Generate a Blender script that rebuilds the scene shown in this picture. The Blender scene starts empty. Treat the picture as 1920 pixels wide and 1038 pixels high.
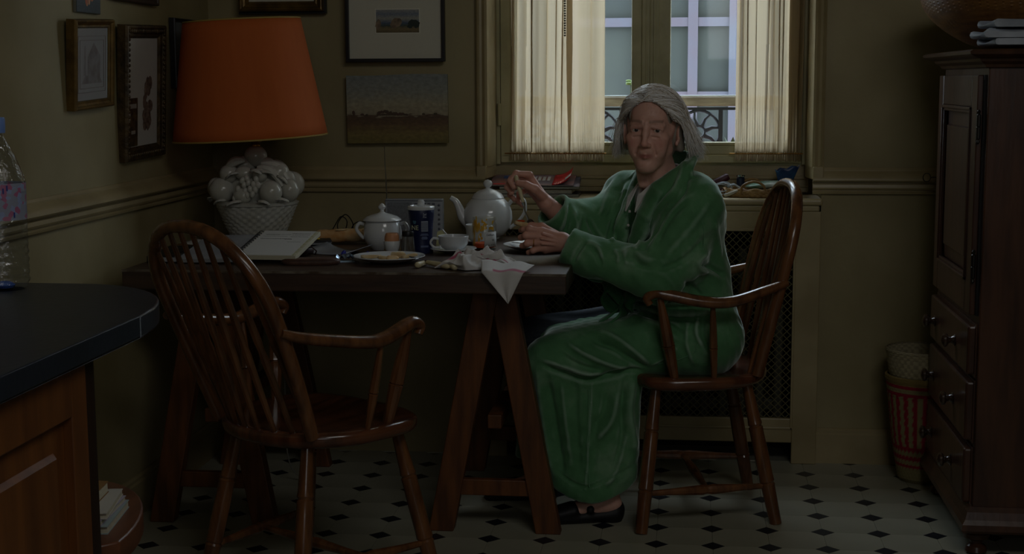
import bpy, math, random
import numpy as np
from mathutils import Vector, Matrix, Euler

rnd = random.Random(7)
SC = bpy.context.scene
COL = SC.collection

# ------------------------------------------------------------------ camera
CAM_H = 1.285
cd = bpy.data.cameras.new('camera')
cam = bpy.data.objects.new('camera', cd)
COL.objects.link(cam)
cd.sensor_fit = 'HORIZONTAL'
cd.sensor_width = 36.0
cd.lens = 36.0 * 2750.0 / 1920.0
cd.clip_start = 0.05
_p, _r, _y = math.radians(7.64), math.radians(-0.25), math.radians(6.75)
_F = Vector((-math.sin(_y) * math.cos(_p), math.cos(_y) * math.cos(_p), -math.sin(_p)))
_R = Vector((math.cos(_y), math.sin(_y), 0.0))
_U = _R.cross(_F)
_X = _R * math.cos(_r) - _U * (-math.sin(_r)) * -1.0
_X = _R * math.cos(_r) + _U * math.sin(_r) * 1.0
_Yv = _U * math.cos(_r) - _R * math.sin(_r)
M = Matrix((( _X.x, _Yv.x, -_F.x, 0.0), (_X.y, _Yv.y, -_F.y, 0.0), (_X.z, _Yv.z, -_F.z, CAM_H), (0, 0, 0, 1)))
cam.matrix_world = M
SC.camera = cam

# ------------------------------------------------------------------ sky, lights, exposure
w = bpy.data.worlds.new('sky'); SC.world = w
w.use_nodes = True
wn = w.node_tree.nodes; wl = w.node_tree.links
bg = wn['Background']
bg.inputs['Color'].default_value = (0.80, 0.90, 1.0, 1)
bg.inputs['Strength'].default_value = 8.6

def area(name, loc, target, sx, sy, energy, col):
    ld = bpy.data.lights.new(name, 'AREA'); ld.shape = 'RECTANGLE'
    ld.size, ld.size_y = sx, sy; ld.energy = energy; ld.color = col
    o = bpy.data.objects.new(name, ld); COL.objects.link(o)
    o.location = loc
    d = Vector(target) - Vector(loc)
    o.rotation_euler = d.to_track_quat('-Z', 'Y').to_euler()
    return o
# added unseen soft fill at ceiling height before the table, not a room lamp
fill = area('ceiling_fill', (0.75, 1.2, 2.78), (-0.5, 4.2, 0.7), 1.3, 0.9, 14, (1.0, 0.99, 0.95))
fill2 = area('rear_fill', (0.9, -2.6, 2.1), (-0.5, 4.2, 0.9), 1.5, 1.3, 8, (0.97, 0.99, 1.0))  # added unseen fill behind the camera; the wall there has no window
# portal: lets the renderer find the sky through the window
pt = area('window_portal', (-0.12, 5.22, 1.65), (-0.12, 0, 1.65), 1.1, 1.5, 1, (1, 1, 1))
pt.data.cycles.is_portal = True

SC.view_settings.view_transform = 'Standard'
SC.view_settings.look = 'None'
SC.view_settings.gamma = 1.0
SC.view_settings.use_curve_mapping = False
SC.view_settings.exposure = 0.0
SC.cycles.max_bounces = 10
SC.cycles.diffuse_bounces = 6
SC.cycles.transparent_max_bounces = 12
SC.cycles.sample_clamp_indirect = 3.0
SC.cycles.use_denoising = True
SC.cycles.caustics_reflective = False
SC.cycles.caustics_refractive = False

# ------------------------------------------------------------------ materials
def lin(c):
    return tuple(((v / 255.0) / 12.92 if v / 255.0 <= 0.04045 else ((v / 255.0 + 0.055) / 1.055) ** 2.4) for v in c)

MATS = {}
def mat(name, c, rough=0.6, c2=None, scale=8.0, stretch=(1, 1, 1), metal=0.0, bump=0.0, bscale=None, coat=0.0,
        sheen=0.0, trans=0.0, alpha=1.0, detail=4.0, spec=0.5, ior=1.45, subs=0.0, wave=None, lo=0.35, hi=0.65):
    if name in MATS: return MATS[name]
    m = bpy.data.materials.new(name); m.use_nodes = True
    nt = m.node_tree; n = nt.nodes; l = nt.links
    b = n['Principled BSDF']
    c = lin(c)
    b.inputs['Base Color'].default_value = (*c, 1)
    b.inputs['Roughness'].default_value = rough
    b.inputs['Metallic'].default_value = metal
    b.inputs['Coat Weight'].default_value = coat
    b.inputs['Coat Roughness'].default_value = 0.12
    b.inputs['Sheen Weight'].default_value = sheen
    b.inputs['Transmission Weight'].default_value = trans
    b.inputs['Specular IOR Level'].default_value = spec
    b.inputs['IOR'].default_value = ior
    b.inputs['Alpha'].default_value = alpha
    if subs:
        b.inputs['Subsurface Weight'].default_value = subs
        b.inputs['Subsurface Radius'].default_value = (0.01, 0.004, 0.002)
        b.inputs['Subsurface Scale'].default_value = 1.0
    tc = n.new('ShaderNodeTexCoord'); mp = n.new('ShaderNodeMapping')
    mp.inputs['Scale'].default_value = stretch
    l.new(tc.outputs['Object'], mp.inputs['Vector'])
    if c2 is not None:
        if wave:
            t = n.new('ShaderNodeTexWave'); t.inputs['Scale'].default_value = scale
            t.inputs['Distortion'].default_value = wave; t.inputs['Detail'].default_value = detail
            fac = t.outputs['Fac']
        else:
            t = n.new('ShaderNodeTexNoise'); t.inputs['Scale'].default_value = scale
            t.inputs['Detail'].default_value = detail
            fac = t.outputs['Fac']
        l.new(mp.outputs['Vector'], t.inputs['Vector'])
        r = n.new('ShaderNodeValToRGB')
        r.color_ramp.elements[0].position = lo; r.color_ramp.elements[1].position = hi
        r.color_ramp.elements[0].color = (*c, 1); r.color_ramp.elements[1].color = (*lin(c2), 1)
        l.new(fac, r.inputs['Fac']); l.new(r.outputs['Color'], b.inputs['Base Color'])
    if bump:
        t2 = n.new('ShaderNodeTexNoise'); t2.inputs['Scale'].default_value = bscale or scale * 3
        t2.inputs['Detail'].default_value = 5
        l.new(mp.outputs['Vector'], t2.inputs['Vector'])
        bp = n.new('ShaderNodeBump'); bp.inputs['Strength'].default_value = min(1.0, bump); bp.inputs['Distance'].default_value = 0.004
        l.new(t2.outputs['Fac'], bp.inputs['Height']); l.new(bp.outputs['Normal'], b.inputs['Normal'])
    MATS[name] = m
    return m

WALL = mat('wall_paint', (158, 146, 110), 0.55, (139, 127, 91), 2.5, bump=0.25, bscale=30, spec=0.35)
TRIM = mat('trim_paint', (164, 149, 112), 0.38, (145, 130, 94), 5, bump=0.12, bscale=60)
CEIL = mat('ceiling_paint', (170, 165, 145), 0.8)
SASH = mat('sash_paint', (182, 174, 134), 0.4, (158, 150, 110), 7, bump=0.3, bscale=45)
TILE = mat('floor_tile', (165, 163, 145), 0.42, (150, 148, 130), 3, bump=0.05)
INSET = mat('floor_inset', (28, 33, 42), 0.4, (20, 23, 30), 10)
GROUT = mat('floor_joint', (120, 118, 105), 0.8)
MAHOG = mat('mahogany', (116, 75, 44), 0.24, (80, 49, 28), 5, (8, 8, 1), coat=0.35, bump=0.06, spec=0.5)
SEATW = mat('seat_wood', (104, 62, 40), 0.22, (72, 42, 27), 6, (1, 7, 1), coat=0.5, bump=0.05)
TABLEW = mat('table_wood', (70, 49, 34), 0.42, (50, 35, 25), 4, (1, 9, 9), bump=0.1, bscale=14, spec=0.9)
TRESW = mat('trestle_wood', (110, 66, 32), 0.5, (78, 46, 22), 5, (7, 7, 1), bump=0.1)
CABW = mat('cabinet_wood', (76, 48, 33), 0.32, (54, 33, 23), 4, (8, 8, 1), coat=0.12, bump=0.08)
COUNTW = mat('counter_wood', (120, 72, 32), 0.45, (94, 54, 23), 3, (9, 9, 1), bump=0.06)
SLATE = mat('counter_slate', (36, 42, 54), 0.36, (31, 36, 46), 12, bump=0.12, bscale=70)
PORC = mat('porcelain', (205, 208, 210), 0.12, coat=0.4)
PORCM = mat('glazed_ceramic', (192, 192, 186), 0.25, (172, 170, 158), 9, coat=0.3, bump=0.15, bscale=40)
BRASS = mat('brass', (150, 105, 40), 0.3, metal=0.9)
GILT = mat('gilt', (118, 92, 42), 0.42, (80, 60, 26), 20, metal=0.45, bump=0.3, bscale=60)
DARKF = mat('dark_frame', (30, 28, 30), 0.4)
MATB = mat('mount_board', (198, 196, 180), 0.9)
PAPER = mat('paper', (200, 200, 198), 0.85)
PAPER2 = mat('paper_grey', (150, 152, 156), 0.85, (130, 132, 138), 12)
PAPERY = mat('paper_ochre', (170, 135, 75), 0.85, (150, 118, 62), 9)
IVORY = mat('ivory', (205, 196, 160), 0.3, (188, 176, 138), 30)
STEEL = mat('steel', (190, 195, 200), 0.16, metal=1.0)
BLACKP = mat('black_plastic', (14, 14, 16), 0.4)
IRON = mat('iron', (40, 46, 60), 0.6)
GREY = mat('grey_plastic', (120, 128, 140), 0.45)

# ------------------------------------------------------------------ mesh helpers
def flat(m):
    return m
class MB:
    """collects geometry and links it as one mesh object"""
    def __init__(s): s.v = []; s.f = []; s.mi = []; s.cur = 0
    def add(s, V, F, mi=None):
        o = len(s.v); s.v.extend([tuple(map(float, p)) for p in V])
        for f in F: s.f.append(tuple(int(i) + o for i in f)); s.mi.append(s.cur if mi is None else mi)
        return s
    def box(s, x0, x1, y0, y1, z0, z1, mi=None):
        V = [(x, y, z) for x in (x0, x1) for y in (y0, y1) for z in (z0, z1)]
        F = [(0, 1, 3, 2), (4, 6, 7, 5), (0, 4, 5, 1), (2, 3, 7, 6), (0, 2, 6, 4), (1, 5, 7, 3)]
        return s.add(V, F, mi)
    def obox(s, c, ax, ay, az, mi=None):
        """oriented box: centre and three half-axis vectors"""
        c, ax, ay, az = map(Vector, (c, ax, ay, az))
        V = [c + ax * i + ay * j + az * k for i in (-1, 1) for j in (-1, 1) for k in (-1, 1)]
        F = [(0, 1, 3, 2), (4, 6, 7, 5), (0, 4, 5, 1), (2, 3, 7, 6), (0, 2, 6, 4), (1, 5, 7, 3)]
        return s.add(V, F, mi)
    def beam(s, a, b, wx, wy, up=(0, 0, 1), mi=None):
        a, b = Vector(a), Vector(b); d = (b - a).normalized(); u = Vector(up)
        sx = d.cross(u)
        if sx.length < 1e-3: sx = d.cross(Vector((0, 1, 0)))
        sx.normalize(); sy = sx.cross(d).normalized()
        return s.obox((a + b) / 2, sx * wx / 2, sy * wy / 2, d * (b - a).length / 2, mi)
    def lathe(s, prof, n=32, c=(0, 0, 0), mi=None, cap=True, sx=1.0, sy=1.0):
        V = []; F = []
        for r, z in prof:
            for i in range(n):
                a = 2 * math.pi * i / n
                V.append((c[0] + r * math.cos(a) * sx, c[1] + r * math.sin(a) * sy, c[2] + z))
        m = len(prof)
        for j in range(m - 1):
            for i in range(n):
                k = (i + 1) % n
                F.append((j * n + i, j * n + k, (j + 1) * n + k, (j + 1) * n + i))
        if cap:
            if prof[0][0] > 1e-5: F.append(tuple(range(n - 1, -1, -1)))
            if prof[-1][0] > 1e-5: F.append(tuple((m - 1) * n + i for i in range(n)))
        return s.add(V, F, mi)
    def tube(s, pts, rad, n=10, mi=None, closed=False, flatr=None, up=None):
        pts = [Vector(p) for p in pts]; m = len(pts)
        if not hasattr(rad, '__len__'): rad = [rad] * m
        V = []; F = []; prev = None
        for i, p in enumerate(pts):
            if closed: d = pts[(i + 1) % m] - pts[i - 1]
            else: d = pts[min(i + 1, m - 1)] - pts[max(i - 1, 0)]
            if d.length < 1e-9: d = Vector((0, 0, 1))
            d.normalize()
            if prev is None:
                u = Vector(up) if up else (Vector((0, 0, 1)) if abs(d.z) < 0.9 else Vector((1, 0, 0)))
            else: u = prev
            u = (u - d * u.dot(d)).normalized(); prev = u; v2 = d.cross(u)
            for k in range(n):
                a = 2 * math.pi * k / n
                fr = 1.0 if flatr is None else flatr
                V.append(p + u * math.cos(a) * rad[i] * fr + v2 * math.sin(a) * rad[i])
        q = m if closed else m - 1
        for i in range(q):
            for k in range(n):
                k2 = (k + 1) % n; i2 = (i + 1) % m
                F.append((i * n + k, i * n + k2, i2 * n + k2, i2 * n + k))
        if not closed:
            F.append(tuple(range(n - 1, -1, -1))); F.append(tuple((m - 1) * n + k for k in range(n)))
        return s.add(V, F, mi)
    def turned(s, a, b, prof, n=12, mi=None):
        """lathe profile [(t, r)] laid from a to b"""
        a, b = Vector(a), Vector(b)
        return s.tube([a + (b - a) * t for t, r in prof], [r for t, r in prof], n, mi)
    def prism(s, poly, z0, z1, mi=None):
        n = len(poly)
        V = [(x, y, z0) for x, y in poly] + [(x, y, z1) for x, y in poly]
        F = [tuple(range(n - 1, -1, -1)), tuple(range(n, 2 * n))] + [(i, (i + 1) % n, n + (i + 1) % n, n + i) for i in range(n)]
        return s.add(V, F, mi)
    def sphere(s, c, r, n=14, m=8, mi=None, rot=None):
        if not hasattr(r, '__len__'): r = (r, r, r)
        V = []; F = []
        R = rot.to_matrix() if rot else None
        for j in range(m + 1):
            ph = math.pi * j / m
            for i in range(n):
                a = 2 * math.pi * i / n
                p = Vector((r[0] * math.sin(ph) * math.cos(a), r[1] * math.sin(ph) * math.sin(a), r[2] * math.cos(ph)))
                if R: p = R @ p
                V.append(p + Vector(c))
        for j in range(m):
            for i in range(n):
                k = (i + 1) % n
                F.append((j * n + i, (j + 1) * n + i, (j + 1) * n + k, j * n + k))
        return s.add(V, F, mi)
    def grid(s, P, mi=None, wrap=False):
        """P[i][j] points"""
        a = len(P); b = len(P[0]); V = [p for row in P for p in row]; F = []
        for i in range(a - 1):
            for j in range(b if wrap else b - 1):
                j2 = (j + 1) % b
                F.append((i * b + j, i * b + j2, (i + 1) * b + j2, (i + 1) * b + j))
        return s.add(V, F, mi)
    def build(s, name, mats, parent=None, smooth=True, bevel=0.0, seg=2, sub=0, solid=0.0, loc=None, rot=None, angle=35, kind=None):
        me = bpy.data.meshes.new(name)
        me.from_pydata(s.v, [], s.f)
        if not isinstance(mats, (list, tuple)): mats = [mats]
        for m in mats: me.materials.append(m)
        if len(mats) > 1: me.polygons.foreach_set('material_index', s.mi)
        me.validate(); me.update()
        if smooth:
            me.polygons.foreach_set('use_smooth', [True] * len(me.polygons))
            try: me.set_sharp_from_angle(angle=math.radians(angle))
            except Exception: pass
        o = bpy.data.objects.new(name, me); COL.objects.link(o)
        if parent: o.parent = parent
        if loc: o.location = loc
        if rot: o.rotation_euler = rot
        if solid:
            md = o.modifiers.new('solid', 'SOLIDIFY'); md.thickness = solid; md.offset = 0
        if bevel:
            md = o.modifiers.new('bevel', 'BEVEL'); md.width = bevel; md.segments = seg; md.limit_method = 'ANGLE'; md.angle_limit = math.radians(40)
            md.harden_normals = False
        if sub:
            md = o.modifiers.new('sub', 'SUBSURF'); md.levels = sub; md.render_levels = sub
        if kind: o['kind'] = kind
        return o

def tag(o, label=None, cat=None, group=None, kind=None):
    if label: o['label'] = label
    if cat: o['category'] = cat
    if group: o['group'] = group
    if kind: o['kind'] = kind
    return o
def thing(name, label, cat, loc=(0, 0, 0), rot=(0, 0, 0), group=None):
    o = bpy.data.objects.new(name, None); COL.objects.link(o)
    o.empty_display_size = 0.05
    o.location = loc; o.rotation_euler = rot
    return tag(o, label, cat, group)
def struct(o):
    o['kind'] = 'structure'; return o
def copy_tree(o, parent=None):
    c = o.copy(); COL.objects.link(c)
    if parent is not None: c.parent = parent
    for ch in list(o.children): copy_tree(ch, c)
    return c
def spline(pts, n=8):
    """Catmull-Rom through points (tuples of any dimension)"""
    P = [np.array(p, float) for p in pts]; out = []
    P = [2 * P[0] - P[1]] + P + [2 * P[-1] - P[-2]]
    for i in range(1, len(P) - 2):
        p0, p1, p2, p3 = P[i - 1], P[i], P[i + 1], P[i + 2]
        for k in range(n):
            t = k / n
            out.append(0.5 * ((2 * p1) + (-p0 + p2) * t + (2 * p0 - 5 * p1 + 4 * p2 - p3) * t * t + (-p0 + 3 * p1 - 3 * p2 + p3) * t ** 3))
    out.append(P[-2])
    return [tuple(float(x) for x in p) for p in out]
def text(body, size, name, m, parent=None, loc=(0, 0, 0), rot=(0, 0, 0), ext=0.0002, align='CENTER', sx=1.0):
    cu = bpy.data.curves.new(name, 'FONT'); cu.body = body; cu.size = size; cu.extrude = ext
    cu.align_x = align; cu.align_y = 'CENTER'; cu.materials.append(m)
    cu.resolution_u = 3
    o = bpy.data.objects.new(name, cu); COL.objects.link(o)
    bpy.context.view_layer.update()
    me = bpy.data.meshes.new_from_object(o.evaluated_get(bpy.context.evaluated_depsgraph_get()))
    bpy.data.objects.remove(o)
    me.transform(Matrix.Diagonal((sx, 1, 1, 1)))
    o = bpy.data.objects.new(name, me); COL.objects.link(o)
    if not me.materials: me.materials.append(m)
    o.parent = parent; o.location = loc; o.rotation_euler = rot
    return o
# ================================================================== the room
XL, XR = -1.625, 2.4          # left and right walls
YB, YF = 4.93, -3.0           # window wall and the wall behind the camera
ZC = 2.85
WX0, WX1 = -0.70, 0.448       # recess of the window in the wall
# floor: base sheet, tiles one by one where the picture shows them
PITCH = 0.157
DX, DY = 0.088, 4.609         # one inset sits here
HD = 0.033
fl = struct(MB().box(XL - 0.1, XR + 0.1, YF, YB + 0.35, -0.06, -0.004).build('floor', GROUT, smooth=False))
def octagon():
    b = MB(); h = PITCH / 2 - 0.0004; c = HD + 0.0005
    b.prism([(-h + c, -h), (h - c, -h), (h, -h + c), (h, h - c), (h - c, h), (-h + c, h), (-h, h - c), (-h, -h + c)], -0.004, 0.0)
    return b
def diamond():
    c = HD - 0.0008
    return MB().prism([(-c, 0), (0, -c), (c, 0), (0, c)], -0.004, 0.0)
o8 = d4 = None; far8 = MB(); fard = MB()
i0 = math.ceil((XL - DX) / PITCH); i1 = math.floor((XR - DX) / PITCH)
j0 = math.ceil((YF - DY) / PITCH); j1 = math.floor((YB - DY) / PITCH)
def clampoct(cx, cy):
    h = PITCH / 2 - 0.0007; c = HD + 0.0005
    P = [(-h + c, -h), (h - c, -h), (h, -h + c), (h, h - c), (h - c, h), (-h + c, h), (-h, h - c), (-h, -h + c)]
    return [(min(max(cx + x, XL), XR), min(max(cy + y, YF), YB)) for x, y in P]
for i in range(i0 - 1, i1 + 1):
    for j in range(j0 - 1, j1 + 1):
        cx, cy = DX + (i + 0.5) * PITCH, DY + (j + 0.5) * PITCH
        vis = cy > 3.45 and cx < 1.05
        edge = cx - PITCH / 2 < XL or cy + PITCH / 2 > YB or cx + PITCH / 2 > XR or cy - PITCH / 2 < YF
        if vis:
            if edge:
                t = MB().prism(clampoct(cx, cy), -0.004, 0.0).build('tile', TILE, fl, smooth=False)
            elif o8 is None:
                o8 = octagon().build('tile', TILE, fl, smooth=False, loc=(cx, cy, 0)); t = o8
            else:
                t = o8.copy(); COL.objects.link(t); t.location = (cx, cy, 0); t.parent = fl
        else:
            far8.prism(clampoct(cx, cy), -0.004, 0.0)
for i in range(i0, i1 + 1):
    for j in range(j0, j1 + 1):
        cx, cy = DX + i * PITCH, DY + j * PITCH
        if cx - HD < XL or cy + HD > YB: continue
        if cy > 3.45 and cx < 1.05:
            if d4 is None:
                d4 = diamond().build('tile_inset', INSET, fl, smooth=False, loc=(cx, cy, 0)); d4['label'] = 'small dark diamond inset'
            else:
                t = d4.copy(); COL.objects.link(t); t.location = (cx, cy, 0); t.parent = fl
        else:
            c = HD - 0.0008
            fard.prism([(cx - c, cy), (cx, cy - c), (cx + c, cy), (cx, cy + c)], -0.004, 0.0)
far8.build('tile_field', TILE, fl, smooth=False, kind='stuff')
fard.build('tile_inset_field', INSET, fl, smooth=False, kind='stuff')

struct(MB().box(XL - 0.12, XL, YF, YB + 0.35, -0.06, ZC).build('wall_left', WALL, smooth=False))
struct(MB().box(XR, XR + 0.12, YF, YB + 0.35, -0.06, ZC).build('wall_right', WALL, smooth=False))
struct(MB().box(XL - 0.12, XR + 0.12, YF - 0.12, YF, -0.06, ZC).build('wall_front', WALL, smooth=False))
struct(MB().box(XL - 0.12, XR + 0.12, YF - 0.12, YB + 0.35, ZC, ZC + 0.1).build('ceiling', CEIL, smooth=False))
b = MB()
b.box(XL - 0.12, WX0, YB, YB + 0.35, -0.06, ZC)
b.box(WX1, XR + 0.12, YB, YB + 0.35, -0.06, ZC)
b.box(WX0, WX1, YB, YB + 0.35, 2.35, ZC)
b.box(WX0, WX1, 5.12, YB + 0.35, -0.06, 0.995)
struct(b.build('wall_back', WALL, smooth=False))

# chair rail profile (depth, z) swept along walls
RAIL = [(0, .995), (.006, .995), (.010, .988), (.010, .984), (.024, .974), (.032, .962), (.034, .955), (.030, .950), (.014, .948), (.014, .943),
        (.019, .940), (.021, .930), (.018, .924), (.011, .922), (.011, .918), (.016, .915), (.014, .909), (0, .907)]
def sweep(prof, p0, p1, nrm, name, m, e0=0.0, e1=0.0):
    """straight moulding from p0 to p1; e0/e1: how much depth shortens/lengthens each end (mitres)"""
    b = MB(); p0, p1, nrm = Vector(p0), Vector(p1), Vector(nrm); d = (p1 - p0).normalized()
    rows = []
    for (q, e) in ((p0, e0), (p1, e1)):
        rows.append([q + nrm * dd + d * (e * dd) + Vector((0, 0, z)) for dd, z in prof])
    b.grid(rows)
    n = len(prof)
    b.f.append(tuple(range(n))); b.mi.append(0); b.f.append(tuple(range(2 * n - 1, n - 1, -1))); b.mi.append(0)
    return struct(b.build(name, m, angle=28))
sweep(RAIL, (XL, YF, 0), (XL, YB, 0), (1, 0, 0), 'trim_1', TRIM, 0, -1)
sweep(RAIL, (XL, YB, 0), (WX0 + .03, YB, 0), (0, -1, 0), 'trim_2', TRIM, 1, 0)
sweep(RAIL, (WX1 - .03, YB, 0), (XR, YB, 0), (0, -1, 0), 'trim_3', TRIM, 0, 0)
# baseboards
BASE = [(0, .118), (.006, .118), (.012, .112), (.012, .104), (.017, .098), (.018, .0), (0, .0)]
sweep(BASE, (XL, 2.0, 0), (XL, YB, 0), (1, 0, 0), 'baseboard_left', TRIM, 0, -1)
sweep(BASE, (WX1 - .01, YB, 0), (XR, YB, 0), (0, -1, 0), 'baseboard_back', TRIM, 0, 0)
# casing mouldings of the window recess, vertical
def vmould(x, s, name):
    prof = [(0, 0), (0, -.020), (.006, -.026), (.012, -.020), (.020, -.018), (.030, -.026), (.038, -.022), (.042, -.004), (.046, .03), (.050, .15), (.030, .16), (0, .01)]
    b = MB()
    rows = [[(x + s * u, YB + v, z) for u, v in prof] for z in (.997, 2.4)]
    b.grid(rows, wrap=True); n = len(prof)
    b.f += [tuple(range(n)), tuple(range(2 * n - 1, n - 1, -1))]; b.mi += [0, 0]
    return struct(b.build(name, TRIM, angle=28))
vmould(-.700, 1, 'trim_4')
vmould(.452, -1, 'trim_5')
struct(MB().box(WX0 - .01, WX1 + .01, YB - .02, YB + .1, 2.36, 2.42).build('trim_6', TRIM, smooth=False, bevel=.004))
# small base block below the vertical mouldings (mitre onto the rail)
b = MB()
b.prism([(-.70, YB - .032), (-.665, YB - .030), (-.650, YB + .12), (-.70, YB + .02)], .955, 1.0)
b.prism([(.452, YB - .032), (.417, YB - .030), (.402, YB + .12), (.452, YB + .02)], .955, 1.0)
struct(b.build('trim_7', TRIM, bevel=.004))

# apron boards under the sashes
b = MB()
b.box(WX0 + .03, WX1 - .03, 5.09, 5.13, .90, .995)
b.box(WX0 + .03, WX1 - .03, 5.082, 5.10, .945, .957)
b.box(WX0 + .03, WX1 - .03, 5.084, 5.10, .918, .926)
struct(b.build('trim_8', TRIM, smooth=False, bevel=.003))

# ------------------------------------------------------------------ window
YW = 5.075
def clear_glass(name, tint=(0.93, 0.96, 0.98), g=0.035, bump=0):
    m = bpy.data.materials.new(name); m.use_nodes = True; n = m.node_tree.nodes; l = m.node_tree.links
    for x in list(n):
        if x.type != 'OUTPUT_MATERIAL': n.remove(x)
    out = [x for x in n if x.type == 'OUTPUT_MATERIAL'][0]
    t = n.new('ShaderNodeBsdfTransparent'); t.inputs[0].default_value = (*tint, 1)
    gl = n.new('ShaderNodeBsdfGlossy'); gl.inputs['Roughness'].default_value = 0.03
    lw = n.new('ShaderNodeLayerWeight'); lw.inputs[0].default_value = .5
    pw = n.new('ShaderNodeMath'); pw.operation = 'POWER'; pw.inputs[1].default_value = 4; l.new(lw.outputs['Facing'], pw.inputs[0])
    fr = n.new('ShaderNodeMath'); fr.operation = 'MULTIPLY_ADD'; fr.inputs[1].default_value = .55; fr.inputs[2].default_value = g; l.new(pw.outputs[0], fr.inputs[0])
    if bump:
        tcb = n.new('ShaderNodeTexCoord'); nb = n.new('ShaderNodeTexNoise'); nb.inputs['Scale'].default_value = 26; nb.inputs['Detail'].default_value = 3; nb.inputs['Distortion'].default_value = 2.5
        l.new(tcb.outputs['Object'], nb.inputs['Vector']); bn = n.new('ShaderNodeBump'); bn.inputs['Strength'].default_value = bump; bn.inputs['Distance'].default_value = .01
        l.new(nb.outputs['Fac'], bn.inputs['Height']); l.new(bn.outputs[0], gl.inputs['Normal']); l.new(bn.outputs[0], lw.inputs['Normal'])
    mx = n.new('ShaderNodeMixShader')
    l.new(fr.outputs[0], mx.inputs[0]); l.new(t.outputs[0], mx.inputs[1]); l.new(gl.outputs[0], mx.inputs[2]); l.new(mx.outputs[0], out.inputs[0])
    return m
GLASS = clear_glass('window_glass')
win = MB()
# fixed frame
win.box(-.660, -.638, 5.07, 5.17, .995, 2.36); win.box(.392, .418, 5.07, 5.17, .995, 2.36)
win.box(-.660, .418, 5.09, 5.17, .990, 1.026); win.box(-.660, .418, 5.07, 5.17, 2.32, 2.36)
wi = struct(win.build('window_1', SASH, smooth=False, bevel=.003))
def sash(x0, x1, lm, rm):
    s = MB()
    zb, zt = 1.002, 2.318
    s.box(x0, x0 + lm, 5.062, 5.108, zb, zt); s.box(x1 - rm, x1, 5.062, 5.108, zb, zt)
    s.box(x0 + lm, x1 - rm, 5.062, 5.108, zb, 1.030); s.box(x0 + lm, x1 - rm, 5.062, 5.108, zt - .06, zt)
    s.box(x0 + lm, x1 - rm, 5.078, 5.104, 1.030, 1.068)
    s.box(x0 + lm, x1 - rm, 5.070, 5.104, 1.062, 1.072)
    f = s.build('sash', SASH, wi, smooth=False, bevel=.0025)
    g = MB().box(x0 + lm, x1 - rm, 5.089, 5.092, 1.070, zt - .06).build('pane', GLASS, f, smooth=False)
    return f
sash(-.636, -.124, .05, .062)
sash(-.120, .390, .066, .05)
# stepped meeting stile and its lock rod
b = MB()
b.box(-.150, -.092, 5.046, 5.064, 1.004, 2.316); b.box(-.1235, -.1195, 5.040, 5.048, 1.004, 2.316)
b.box(-.138, -.132, 5.043, 5.048, 1.004, 2.316); b.box(-.112, -.104, 5.042, 5.048, 1.004, 2.316)
b.build('meeting_stile', SASH, wi, smooth=False, bevel=.0015)
for z in (1.13, 1.9):
    MB().tube([(-.640, 5.058, z), (-.640, 5.058, z + .075)], .0065, 10).build('hinge', SASH, wi)

# radiator cover
rc = thing('radiator_cover', 'painted radiator cover with shelf top and diamond lattice grille below the window', 'radiator cover', (0, 4.88, 0))
b = MB(); b.box(-.686, .450, 0, .205, .872, .894); b.build('shelf', TRIM, rc, smooth=False, bevel=.008, seg=3)
b = MB(); b.box(-.676, .440, .008, .05, .852, .872); b.build('shelf_moulding', TRIM, rc, smooth=False, bevel=.005)
b = MB()
b.box(.364, .446, .012, .035, .0, .852); b.box(-.668, -.60, .012, .035, .0, .852)
b.box(-.60, .364, .012, .035, .79, .852); b.box(-.60, .364, .012, .035, .072, .155)
b.build('cover_frame', TRIM, rc, smooth=False, bevel=.003)
b = MB(); b.box(-.604, .368, .008, .014, .786, .796); b.box(-.604, .368, .008, .014, .118, .126); b.box(.358, .366, .008, .014, .118, .79)
b.build('grille_bead', TRIM, rc, smooth=False, bevel=.002)
# lattice
LAT = mat('lattice_metal', (104, 96, 62), 0.5, metal=0.3)
b = MB(); x0, x1, z0, z1 = -.602, .366, .150, .795; st = .0245; wv = .0021
def clipseg(c, sgn):
    # line z = sgn*x + c inside the rectangle
    pts = []
    for x in (x0, x1):
        z = sgn * x + c
        if z0 <= z <= z1: pts.append((x, z))
    for z in (z0, z1):
        x = (z - c) * sgn
        if x0 < x < x1: pts.append((x, z))
    return sorted(pts)[:1] + sorted(pts)[-1:] if len(pts) >= 2 else None
for sgn in (1, -1):
    c = -2.0
    while c < 2.5:
        s = clipseg(c, sgn)
        if s and math.dist(s[0], s[1]) > .01:
            b.beam((s[0][0], .0225 + .0012 * sgn, s[0][1]), (s[1][0], .0225 + .0012 * sgn, s[1][1]), .0022, wv * 2, up=(0, 1, 0))
        c += st * math.sqrt(1) * 1.0
b.build('lattice', LAT, rc, smooth=False, kind='stuff')
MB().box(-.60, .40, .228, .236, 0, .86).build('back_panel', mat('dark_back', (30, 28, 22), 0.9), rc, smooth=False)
# radiator seen dimly behind the lattice
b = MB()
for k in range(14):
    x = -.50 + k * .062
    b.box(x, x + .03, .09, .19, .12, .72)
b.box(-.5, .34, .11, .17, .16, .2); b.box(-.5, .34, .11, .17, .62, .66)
tag(b.build('radiator', mat('radiator_paint', (70, 68, 55), 0.6), smooth=False, bevel=.006, loc=(0, 4.88, 0)), 'ribbed radiator seen dimly through the diamond lattice', 'radiator')

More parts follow.
